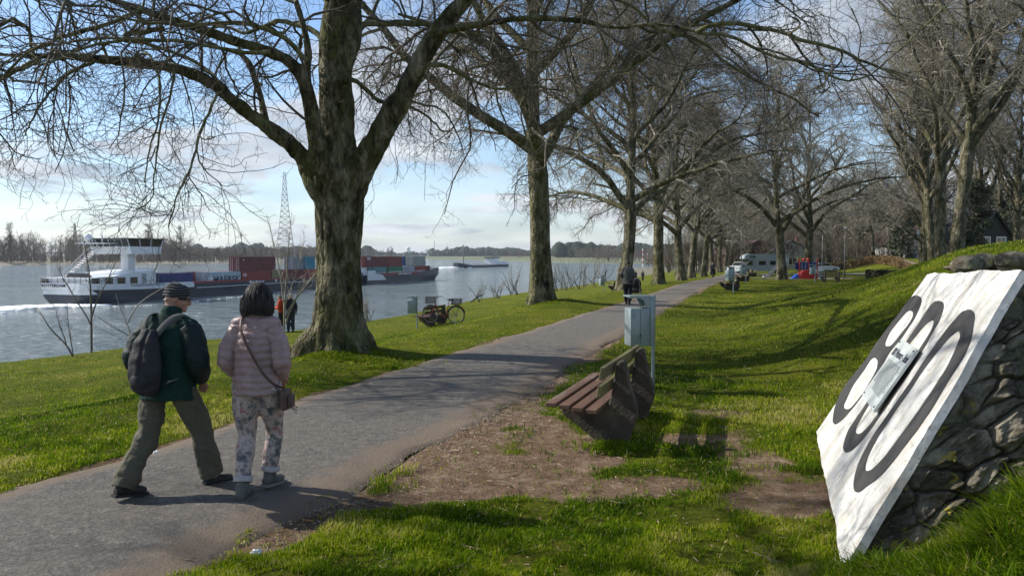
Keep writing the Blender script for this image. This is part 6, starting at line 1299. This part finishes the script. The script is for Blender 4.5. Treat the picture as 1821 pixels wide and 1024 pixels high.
        chain(mb, [t(0, -.025, .06), t(0, -.015, .12)], [.046, .044]); s_ = remesh(mb, .009 if fine else .016, 'shoe', mt['shoe'], e, 2)
        mb = MB(); P3 = [(-.036, -.085), (.036, -.085), (.046, 0), (.044, .08), (.050, .13), (.034, .20), (0, .215), (-.034, .20), (-.047, .13), (-.040, .08), (-.044, 0)]; bot_ = [t(x, y, 0) for x, y in P3]; top_ = [t(x, y, .024) for x, y in P3]; n = len(P3)
        mb.add(np.vstack([bot_, top_]), [[j, (j+1) % n, n+(j+1) % n, n+j] for j in range(n)], [[0, j+1, j] for j in range(1, n-1)]+[[n, n+j, n+j+1] for j in range(1, n-1)]); mb.build('sole', mt['sole'], s_)
    return e, h, Hm
# materials of the two walkers
M_fleece = cloth('jacket_dark_green', (.010, .036, .029), bump=.002, bscale=160, var=.25); M_black_j = cloth('sleeve_black_green', (.012, .022, .022), bump=.001, bscale=90, rough=.6)
M_khaki = cloth('trousers_khaki_grey', (.105, .100, .072), bump=.0015, bscale=70, var=.12); M_shoeD = cloth('shoe_dark', (.035, .033, .032), rough=.6, scale=12, var=.4); M_sole = mat('rubber_sole', (.02, .02, .02), .8); M_soleG = mat('rubber_sole_grey', (.20, .19, .18), .8)
m, nt, b, oc = newmat('beanie'); w = N(nt, 'ShaderNodeTexWave'); w.bands_direction = 'Z'; w.inputs['Scale'].default_value = 14; w.inputs['Distortion'].default_value = 1.4; w.inputs['Detail'].default_value = 2; nt.links.new(oc, w.inputs['Vector'])
nt.links.new(ramp(nt, w.outputs['Fac'], [(.4, (.016, .016, .018)), (.62, (.09, .09, .095))]), b.inputs['Base Color']); b.inputs['Roughness'].default_value = .95; bumpn(nt, w.outputs['Fac'], .006, b); M_beanie = m
gm = G(302, 876); Hd = R(14)
mp_ = dict(hip=.925, lean=.05, foot=[(-.21, -.29, .115), (.20, .29, .09)], knee=[(-.155, -.05, .50), (.175, .21, .50)], elbow=[(-.30, -.05, 1.13), (.305, -.02, 1.12)], wrist=[(-.215, .13, .96), (.215, .15, .94)], shw=.215,
           head=(0.01, .12, 1.635), yaw=R(48), pitch=.30, jw=(.232, .222, .238, .205), jd=1.27, jb=.80, tilt=(.16, -.04), toe=(.35, .45), trw=(.116, .112, .100, .098), cuff=.0, collar=.095, sw=(.100, .090, .066), tf=.06)
man, h, Hm = person((gm[0], gm[1], gm[2]), -Hd, 'man in dark green jacket and striped beanie with a grey backpack, striding', mp_, dict(trousers=M_khaki, jacket=M_fleece, sleeve=M_black_j, shoe=M_shoeD, sole=M_sole))
mb = MB(); q = np.array([h(0, -.012, z) for z in (-.002, .035, .075, .105, .125, .135)]); V, qq = tubes(q[None], np.array([[.094, .096, .090, .070, .040, .008]]), 28, flat=1.10, ax=tuple(np.array(Hm.to_3x3() @ Vector((1, 0, 0))))); mb.add(np.vstack([V, q[0], q[-1]]), qq, [[168, (i+1) % 28, i] for i in range(28)]+[[169, 140+i, 140+(i+1) % 28] for i in range(28)])
hat = remesh(mb, .008, 'beanie', M_beanie, man, 2, lambda V, n_: .004*np.sin((V[:, 2]+.25*V[:, 1]+.1*V[:, 0])*230)+folds(V, 4, .02, 20))
M_ghair = mat('hair_grey', (.22, .21, .2), .8, var=.3, scale=60); mb = MB()
chain(mb, [h(-.05, -.075, -.03), h(0, -.09, -.035), h(.05, -.075, -.03)], [.010, .012, .010], n=8); remesh(mb, .008, 'hair', M_ghair, man, 1)
mb = MB()
for s in (-1, 1): mb.tube([h(s*.031+.022*math.cos(a), .098, .016+.016*math.sin(a)) for a in np.linspace(0, 6.28, 15)], [.0025]*15, 5); mb.tube([h(s*.053, .096, .02), h(s*.078, .05, .022), h(s*.082, -.01, .015)], [.0025]*3, 5)
mb.tube([h(-.009, .101, .018), h(.009, .101, .018)], [.0025]*2, 5); mb.build('glasses', M_black, man)
# his backpack hangs on him but is a thing of its own
M_pack = cloth('backpack_grey', (.030, .030, .034), rough=.7, bump=.002, bscale=50, scale=8, var=.3); M_strap = cloth('strap_grey', (.10, .098, .095), rough=.7, scale=14, var=.25)
bp = empty('backpack', (gm[0], gm[1], gm[2]), -Hd, label='small dark grey backpack with pale straps on the man in green', cat='backpack')
mb = MB(); V, qq = tubes(np.array([[(0, -.235, .90), (0, -.26, .94), (0, -.27, 1.03), (0, -.26, 1.16), (0, -.235, 1.30), (0, -.20, 1.40)]]), np.array([[.09, .130, .142, .135, .108, .06]]), 28, flat=.62, ax=(1, 0, 0)); q = np.array([(0, -.205, .90), (0, -.18, 1.40)]); mb.add(np.vstack([V, q]), qq, [[168, (i+1) % 28, i] for i in range(28)]+[[169, 140+i, 140+(i+1) % 28] for i in range(28)])
remesh(mb, .010, 'pack_body', M_pack, bp, 3, lambda V, n_: folds(V, 13, .035, 11, .8)-.012*np.exp(-((V[:, 0]-.02)/.012)**2)*(V[:, 1] < -.2))
mb = MB(); mb.ell((.0, -.325, 1.0), (.085, .045, .08), 18, 12); remesh(mb, .009, 'front_pocket', M_pack, bp, 2, lambda V, n_: folds(V, 14, .02, 14))
for s in (-1, 1):
    mb = MB(); mb.tube(resample(np.array([(s*.04, -.19, 1.34), (s*.09, -.178, 1.41), (s*.125, -.08, 1.50), (s*.14, .05, 1.515), (s*.155, .17, 1.42), (s*.18, .19, 1.2), (s*.21, .08, 1.02), (s*.13, -.19, .97)]), [1]*8, 30)[0], [.030]*30, 8, True, .28, (1, 0, 0)); mb.build('strap', M_strap, bp, smooth=True)
mb = MB(); mb.tube([(-.03, -.17, 1.30), (0, -.185, 1.35), (.03, -.17, 1.30)], [.008]*3, 6); mb.build('handle', M_strap, bp)
for x0 in (.05, -.05): mb = MB(); mb.tube([(x0, -.338 if x0 < 0 else -.335, .93), (x0*1.1, -.345, 1.0), (x0*.9, -.325, 1.10), (x0*.4, -.285, 1.22)], [.005]*4, 6); mb.build('cord', M_strap, bp)
# the woman
m, nt, b, oc = newmat('puffer_pink'); n1 = noise(nt, oc, 16, 5, .6); nt.links.new(ramp(nt, n1, [(.3, (.29, .19, .185)), (.7, (.39, .265, .255))]), b.inputs['Base Color']); b.inputs['Roughness'].default_value = .42; b.inputs['Specular IOR Level'].default_value = .5
mpn = N(nt, 'ShaderNodeMapping'); mpn.inputs['Scale'].default_value = (1, 1, .35); nt.links.new(oc, mpn.inputs[0]); bumpn(nt, noise(nt, mpn.outputs[0], 36, 3, .6, .4), .005, b); M_puff = m
m, nt, b, oc = newmat('floral_trousers'); n1 = noise(nt, oc, 13, 4, .6, .2); n2 = noise(nt, oc, 15, 5, .65, .3); n3 = noise(nt, oc, 34, 3, .6)
c = ramp(nt, n1, [(.36, (.07, .075, .10)), (.43, (.20, .19, .19)), (.50, (.42, .33, .31)), (.58, (.50, .42, .39)), (.66, (.35, .17, .18))]); c = mixc(nt, ramp(nt, n2, [(.56, (0, 0, 0)), (.62, (.85, .85, .85))]), c, (.10, .10, .085)); c = mixc(nt, ramp(nt, n3, [(.62, (0, 0, 0)), (.68, (.7, .7, .7))]), c, (.55, .50, .48))
nt.links.new(c, b.inputs['Base Color']); b.inputs['Roughness'].default_value = .6; bumpn(nt, n2, .004, b); M_floral = m
M_boot = cloth('boot_grey', (.13, .13, .12), rough=.7, scale=14, var=.3); M_hair = mat('hair_black', (.020, .013, .010), .42, var=.6, scale=50, spec=.5)
gw = G(458, 878); Hw = R(2)
wp_ = dict(hip=.92, lean=.02, foot=[(-.075, -.14, .09), (.06, .12, .115)], knee=[(-.09, .03, .50), (.09, .19, .51)], elbow=[(-.238, -.05, 1.12), (.238, -.05, 1.11)], wrist=[(-.165, .14, .98), (.175, .13, .97)], shw=.175,
           head=(0, .09, 1.62), yaw=R(-6), pitch=.22, jw=(.196, .180, .186, .160), jd=1.08, jb=.85, tilt=(.0, .10), toe=(-.05, .25), trw=(.112, .088, .072, .064), cuff=.16, collar=.07, sw=(.078, .070, .054), puff=1, tf=.03)
wom, h, Hm = person((gw[0], gw[1], gw[2]), -Hw, 'woman with black bobbed hair, pink quilted jacket and floral trousers', wp_, dict(trousers=M_floral, jacket=M_puff, shoe=M_boot, sole=M_soleG))
mb = MB(); mb.ell((0, 0, 0), (.112, .118, .125), 22, 14, Hm.to_3x3().to_4x4()); mb.v[-1] += h(0, -.022, .025)
chain(mb, [h(0, -.045, .03), h(0, -.055, -.06), h(0, -.055, -.125)], [.112, .118, .098], .86, tuple(np.array(Hm.to_3x3() @ Vector((1, 0, 0)))))
def hairdisp(V, n_):
    L = (V-np.array(h(0, -.03, 0))); a = np.arctan2(L[:, 1], L[:, 0]); return (vn(a*16+vn(V[:, 2]*14, a*2, 5)*1.6, V[:, 2]*5, 6)-.5)*.020+(vn(a*42, V[:, 2]*9, 7)-.5)*.008
hr = remesh(mb, .0075, 'hair', M_hair, wom, 2, hairdisp)
r6 = np.random.default_rng(4); n = 1900; th_ = r6.uniform(0, 2*math.pi, n); el_ = r6.uniform(.1, 1.35, n); Pq = []; 
for a, e_ in zip(th_, el_):
    x0, y0 = math.cos(a), math.sin(a)
    if y0 > .55: continue
    k1 = .100*math.cos(e_*.55); st = [h(x0*.112*math.sin(.25+e_*.9), -.025+y0*.118*math.sin(.25+e_*.9), .025+.128*math.cos(.25+e_*.9))]; 
    for j, dz_ in enumerate((-.02, -.055, -.095, -.14)): k2 = r6.uniform(.118, .132)*(1-.10*(j == 3)); st.append(h(x0*k2+r6.normal()*.005, -.04+y0*k2+r6.normal()*.005, dz_+.02-r6.random()*.03))
    Pq.append(st)
V, qq = tubes(np.array(Pq), np.broadcast_to(np.array([.0018, .0022, .002, .0015, .0006]), (len(Pq), 5)), 4); npmesh('strands', V, qq, None, M_hair, hr)
M_cuff = cloth('cuff_white', (.42, .40, .39))
for i in (0, 1):
    a = np.array(wp_['foot'][i]); k_ = np.array(wp_['knee'][i]); c0 = a+(k_-a)*.13; c1 = a+(k_-a)*.235; mb = MB(); q = [c0, (c0+c1)/2, c1]; V, qq = tubes(np.array([[*q, *q[::-1]]]), np.array([[.074, .078, .075, .066, .066, .066]]), 20, ax=(1, 0, 0)); mb.add(V, qq); mb.build('trouser_cuff', M_cuff, wom, smooth=True)
    mb = MB(); chain(mb, [a+(0, -.01, -.02), a+(k_-a)*.08, a+(k_-a)*.17], [.052, .054, .056]); remesh(mb, .010, 'boot_shaft', M_boot, wom, 2)
M_bag = cloth('bag_brown', (.115, .072, .062), rough=.5, scale=14, var=.25)
bg_ = empty('shoulder_bag', (gw[0], gw[1], gw[2]), -Hw, label='brown cross body bag hanging at the right hip of the woman', cat='bag')
mb = MB(); mb.bbox((.215, -.08, .72), (.285, .08, .90), .03); remesh(mb, .009, 'bag_body', M_bag, bg_, 3, lambda V, n_: folds(V, 3, .02, 14)); mb = MB(); mb.bbox((.286, -.065, .74), (.308, .065, .85), .010); mb.build('pocket', M_bag, bg_, smooth='auto')
sp = [(-.085, .06, 1.50), (-.095, -.03, 1.50), (-.075, -.125, 1.42), (-.02, -.155, 1.30), (.05, -.162, 1.17), (.125, -.155, 1.04), (.195, -.12, .95), (.26, -.05, .91)]
mb = MB(); mb.tube(resample(np.array(sp), [1]*8, 30)[0]+np.array([0, -.012, 0]), [.014]*30, 8, True, .35, (1, 0, .6)); mb.build('strap', M_bag, bg_, smooth=True)
for k in range(3): mb = MB(); mb.tube([(.30, -.05, .80-.02*k), (.34, -.07, .77-.02*k), (.37, -.06-.02*k, .75-.02*k)], [.004]*3, 5); mb.build('tassel', M_bag, bg_)
# people farther away
def far_person(px, py, rz, label, pose, cols, scale=1.0, hat=None, hairc=(.05, .04, .035), loc=None, group=None):
    mt_ = {k: cloth('%s_%d' % (k, len(MAT)+i), c, scale=9) for i, (k, c) in enumerate(cols.items())}; l_ = tuple(loc if loc is not None else G(px, py))
    e, h, Hm = person(l_, rz, label, pose, dict(trousers=mt_['trousers'], jacket=mt_['jacket'], shoe=mt_['shoe'], sole=M_sole), False, group, scale)
    mb = MB(); mb.ell((0, 0, 0), (.084, .095, .09), 14, 10, Hm.to_3x3().to_4x4()); mb.v[-1] += h(0, -.018, .045); mb.ell((0, 0, 0), (.078, .06, .08), 12, 8); mb.v[-1] += h(0, -.05, -.01); remesh(mb, .014, 'hair', cloth('hair_%d' % len(MAT), hairc), e, 1); return e
stand = dict(hip=.93, lean=.02, foot=[(-.10, 0, .09), (.10, .03, .09)], knee=[(-.10, .02, .5), (.10, .04, .5)], elbow=[(-.25, -.03, 1.15), (.25, -.03, 1.15)], wrist=[(-.17, .22, 1.08), (.17, .22, 1.05)], head=(0, .09, 1.63), pitch=.2)
hang_ = dict(stand, wrist=[(-.26, .06, .90), (.25, .05, .90)]); walk = dict(stand, foot=[(-.09, .18, .09), (.09, -.16, .11)], knee=[(-.09, .14, .5), (.09, .03, .5)])
gb_ = 'people by the water'
far_person(501, 590, R(70), 'person in an orange red jacket standing at the water, left of the pair', dict(stand, wrist=[(-.15, .32, 1.15), (.15, .30, 1.0)], yaw=-.2), dict(trousers=(.02, .022, .03), jacket=(.50, .065, .02), shoe=(.02, .02, .02)), 1.0, hairc=(.16, .14, .13), group=gb_)
far_person(517, 590, R(20), 'person in a black jacket with pale hair, right beside the red jacket', dict(hang_, yaw=-.8), dict(trousers=(.03, .035, .05), jacket=(.018, .020, .028), shoe=(.02, .02, .02)), 1.03, hairc=(.42, .40, .37), group=gb_)
M_sh = far_person(1116, 541, -R(19), 'man in grey jacket and black trousers pushing a stroller up the path', dict(walk, wrist=[(-.12, .34, 1.02), (.14, .34, 1.02)], jw=(.22, .21, .225, .19), jb=.80), dict(trousers=(.012, .012, .016), jacket=(.075, .075, .072), shoe=(.01, .01, .01)), 1.02)
gs_ = 'distant people on the bank'
for px, py, rz, lb, cj, ct in ((1131, 498, .8, 'left one of two distant dark figures by the bank railing', (.04, .04, .05), (.03, .03, .035)), (1143, 497, -.6, 'right one of two distant dark figures by the bank railing', (.03, .03, .035), (.05, .05, .06))):
    far_person(px, py, rz, lb, hang_, dict(trousers=ct, jacket=cj, shoe=(.02, .02, .02)), 1.0, group=gs_)
# stroller
gs = G(1138, 537); st = empty('stroller', (gs[0]-.12, gs[1]+.45, gs[2]), -R(19), label='black child stroller pushed by the man in the grey jacket', cat='stroller')
mb = MB(); mb.bbox((-.22, -.25, .38), (.22, .35, .62), .08); mb.build('seat', M_black, st, smooth='auto')
mb = MB(); mb.ell((0, .02, .75), (.24, .30, .30), 18, 12); V = mb.v[0]; V[:, 2] = np.maximum(V[:, 2], .62); mb.build('hood', cloth('hood_black', (.02, .02, .022)), st, smooth=True)
mb = MB(); mb.tube([(-.24, -.62, 1.02), (-.24, -.3, .62), (-.24, .3, .2)], [.014]*3, 6); mb.tube([(.24, -.62, 1.02), (.24, -.3, .62), (.24, .3, .2)], [.014]*3, 6); mb.tube([(-.24, -.62, 1.02), (.24, -.62, 1.02)], [.018]*2, 8); mb.tube([(-.24, -.3, .62), (-.24, -.35, .16)], [.012]*2, 6); mb.tube([(.24, -.3, .62), (.24, -.35, .16)], [.012]*2, 6); mb.build('frame', M_chrome, st)
for x in (-.27, .27):
    for y in (-.35, .38): mb = MB(); mb.tube([(x, y+.13*math.cos(a), .15+.13*math.sin(a)) for a in np.linspace(0, 6.28, 17)], [.02]*17, 6, False); mb.cyl((x-.01, y, .15), (x+.01, y, .15), .10, n=12); mb.build('wheel', M_tyre, st, smooth='auto')
# cyclist on the path
gc_ = G(1267, 495); cy = bicycle((gc_[0], gc_[1], gc_[2]), math.pi/2-R(20), 'dark upright bicycle ridden towards the camera on the far path', M_black); cy.rotation_euler = (0, 0, -math.pi/2-R(15))
ride = dict(hip=1.0, lean=.06, foot=[(-.12, .26, .28), (.12, .12, .46)], knee=[(-.11, .38, .72), (.11, .42, .84)], elbow=[(-.27, .12, 1.2), (.27, .12, 1.2)], wrist=[(-.25, .42, 1.12), (.25, .42, 1.12)], head=(0, .09, 1.66), pitch=.1)
a_ = -math.pi/2-R(15); l_ = np.array([gc_[0], gc_[1]])+np.array([math.cos(a_), math.sin(a_)])*.26
far_person(0, 0, a_-math.pi/2, 'cyclist in pale top and dark trousers riding towards the camera', ride, dict(trousers=(.02, .02, .025), jacket=(.06, .06, .065), shoe=(.02, .02, .02)), .98, loc=(l_[0], l_[1], gc_[2]))
# ================================================================== little things on the ground
r7 = np.random.default_rng(8)
M_stick = mat('dead_twig', (.20, .15, .10), .85, var=.35, scale=20)
def stick(px0, py0, px1, py1, w, label, forks=1):
    a, b2 = G(px0, py0), G(px1, py1); e = empty('fallen_twig', tuple(a), 0, label=label, cat='twig', group='fallen twigs on the ground'); n = 9; t = np.linspace(0, 1, n)[:, None]; p = a*(1-t)+b2*t; p = p+r7.normal(size=p.shape)*np.linalg.norm(b2-a)*.025; p[:, 2] = height(p[:, 0], p[:, 1])+w*1.2+.012
    mb = MB(); mb.tube(p-a, np.linspace(w, w*.4, n), 6)
    for k in range(forks): i = r7.integers(2, 7); d = unit((b2-a)[:2]); ang = r7.choice([-1, 1])*r7.uniform(.5, .9); dd = np.array([d[0]*math.cos(ang)-d[1]*math.sin(ang), d[0]*math.sin(ang)+d[1]*math.cos(ang), .05])*np.linalg.norm(b2-a)*.35; q0 = p[i]-a; mb.tube([q0, q0+dd*.5+r7.normal(size=3)*.01, q0+dd], [w*.6, w*.5, w*.25], 5)
    mb.build('wood', M_stick, e, smooth=True)
for i, s in enumerate([(870,855,930,868,.006,'curved twig on the bare earth below the bench'), (895,842,920,838,.004,'short twig just above the curved one on the bare earth'), (1728,985,1760,1010,.006,'twig at the foot of the white slab'), (700,762,735,752,.006,'dark twig where path and earth meet'), (1085,893,1115,898,.006,'pale twig at the edge of the bare patch right of the middle'), (1105,790,1140,800,.004,'twig under the bench end'), (1145,884,1175,878,.005,'thin twig between the two bare patches'), (1385,820,1420,830,.007,'broken branch on the bare earth left of the slab'), (820,970,860,980,.005,'pale twig in the near grass, bottom middle'), (560,880,700,905,.006,'long dark twig in the shadow of the walkers'), (600,790,640,776,.004,'small twig on the right edge of the path'), (1340,985,1385,1002,.007,'forked twig in the grass at the bottom right of the middle'), (795,1012,830,1005,.005,'twig in the grass at the bottom edge'), (1520,1000,1545,1018,.004,'twig right under the slab corner'), (300,990,345,1000,.005,'twig on the path at the bottom left'), (1180,868,1200,884,.004,'slanting twig on the right bare patch')]): stick(*s[:5], s[5], 1+i % 2)
# loose bits: leaf scraps, chips and gravel at the worn edge
n = 3200; y = r7.uniform(4.2, 14, n); t_ = r7.normal(size=n)*.45+.25; x = interp(y, PR)+t_*(.5+.8*(r7.random(n))); k = soil(x, y)+.25 > r7.random(n); x, y = x[k], y[k]; n = len(x); z = height(x, y)+.004; s = r7.uniform(.003, .012, n)*(1+y/14)
V = []; c0 = np.stack([x, y, z], 1); a = unit(r7.normal(size=(n, 3))*np.array([1, 1, .3]))*s[:, None]; b2 = unit(np.cross(a, np.array([0, 0, 1.0])+r7.normal(size=(n, 3))*.3))*s[:, None]*.6; u = np.array([0, 0, 1.0])*s[:, None]*.5
V = np.stack([c0-a, c0+b2, c0+a, c0-b2, c0+u], 1).reshape(-1, 3); i5 = np.arange(n)*5; t = np.concatenate([np.stack([i5, i5+1, i5+4], 1), np.stack([i5+1, i5+2, i5+4], 1), np.stack([i5+2, i5+3, i5+4], 1), np.stack([i5+3, i5, i5+4], 1)])
tag(npmesh('gravel', V, None, t, mat('chips', (.26, .21, .16), .9, var=.5, scale=9), smooth=False), kind='stuff')
n = 4200; y = r7.uniform(4, 12, n)*r7.uniform(.9, 2.2, n); x = r7.uniform(-1, 1, n)*y*.7; k = ~((x > interp(y, PL)+.1) & (x < interp(y, PR)-.1)) | (r7.random(n) < .12); x, y = x[k], y[k]; n = len(x); z = height(x, y)+r7.uniform(.01, .035, n)
c0 = np.stack([x, y, z], 1); a = unit(r7.normal(size=(n, 3))*np.array([1, 1, .35]))*r7.uniform(.006, .018, n)[:, None]; b2 = unit(np.cross(a, np.array([0, 0, 1.0])+r7.normal(size=(n, 3))*.4))*np.linalg.norm(a, axis=1)[:, None]*.55
tag(npmesh('dead_leaves', np.stack([c0-a, c0+b2, c0+a, c0-b2], 1).reshape(-1, 3), np.arange(n*4).reshape(-1, 4), None, mat('dead_leaf', (.24, .16, .09), .8, var=.5, scale=3), smooth=False), kind='stuff')
# splinters and short bits of twig lying on the bare earth and in the grass
n = 900; y = r7.uniform(4.3, 13, n); x = interp(y, PR)+r7.normal(size=n)*1.6+1.2; k = x > interp(y, PR)-.35; x, y = x[k], y[k]; n = len(x); z = height(x, y)+r7.uniform(.006, .02, n)
a = r7.uniform(0, 6.283, n); L_ = r7.gamma(2.0, .009, n)+.006; d_ = np.stack([np.cos(a)*L_, np.sin(a)*L_, r7.normal(size=n)*L_*.12], 1); c0 = np.stack([x, y, z], 1); P3 = np.stack([c0-d_, c0+np.stack([r7.normal(size=n)*L_*.1, r7.normal(size=n)*L_*.1, 0*x], 1), c0+d_], 1)
V, q = tubes(P3, np.broadcast_to(r7.uniform(.0012, .0035, n)[:, None], (n, 3)), 4); tag(npmesh('wood_splinters', V, q, None, mat('splinter', (.38, .30, .21), .85, var=.6, scale=4), smooth=False), kind='stuff')
def scrap(px, py, s, label):
    g = G(px, py); bm = bmesh.new(); bmesh.ops.create_icosphere(bm, subdivisions=2, radius=s)
    for v in bm.verts: v.co.z *= .4; v.co += Vector(r7.normal(size=3)*s*.16)
    mb = MB(); mb.bm(bm); o = mb.build('paper_scrap', M_white); o.location = (g[0], g[1], g[2]+s*.3); tag(o, label, 'litter', 'white scraps on the ground')
scrap(455, 982, .035, 'crumpled white paper scrap by the near edge of the path'); scrap(276, 805, .04, 'white scrap lying at the left path edge behind the man')
# longer grass
tufts('long_grass', [(2.3, 3.5, .7, .6, 1.3), (3.0, 3.7, .7, .4, 1.0), (2.0, 4.2, .25, .5, .3), (2.5, 2.9, .9, .6, 1.2)], 8000, .09, .24, .006, 5, .34, 20, .035)
tufts('foot_grass', [(1.1, 7.75, .38, .28, .9), (1.65, 9.2, .45, .3, .5), (2.12, 11.4, .3, .25, .25), (-3.5, 14.7, 1.3, .55, 1.0), (-3.0, 14.4, 1.0, .4, .6), (-2.2, 13.6, .8, .3, .4), (1.35, 30.2, 1.8, 1.2, .9), (3.2, 8.3, .4, .6, .3), (4.2, 9.3, .5, .6, .3)], 4200, .05, .13, .006, 6, .42)

# ================================================================== thin spring haze over the river plain
hm = bpy.data.materials.new('haze'); hm.use_nodes = True; hn = hm.node_tree; hn.nodes.clear()
pv = N(hn, 'ShaderNodeVolumePrincipled'); pv.inputs['Color'].default_value = (.80, .87, .96, 1); pv.inputs['Density'].default_value = 0.0001; pv.inputs['Anisotropy'].default_value = 0.2
ho_ = N(hn, 'ShaderNodeOutputMaterial'); hn.links.new(pv.outputs[0], ho_.inputs['Volume'])
mb = MB(); mb.box((-9000, -80, -10), (9000, 9500, 80)); tag(mb.build('haze', hm), kind='stuff')
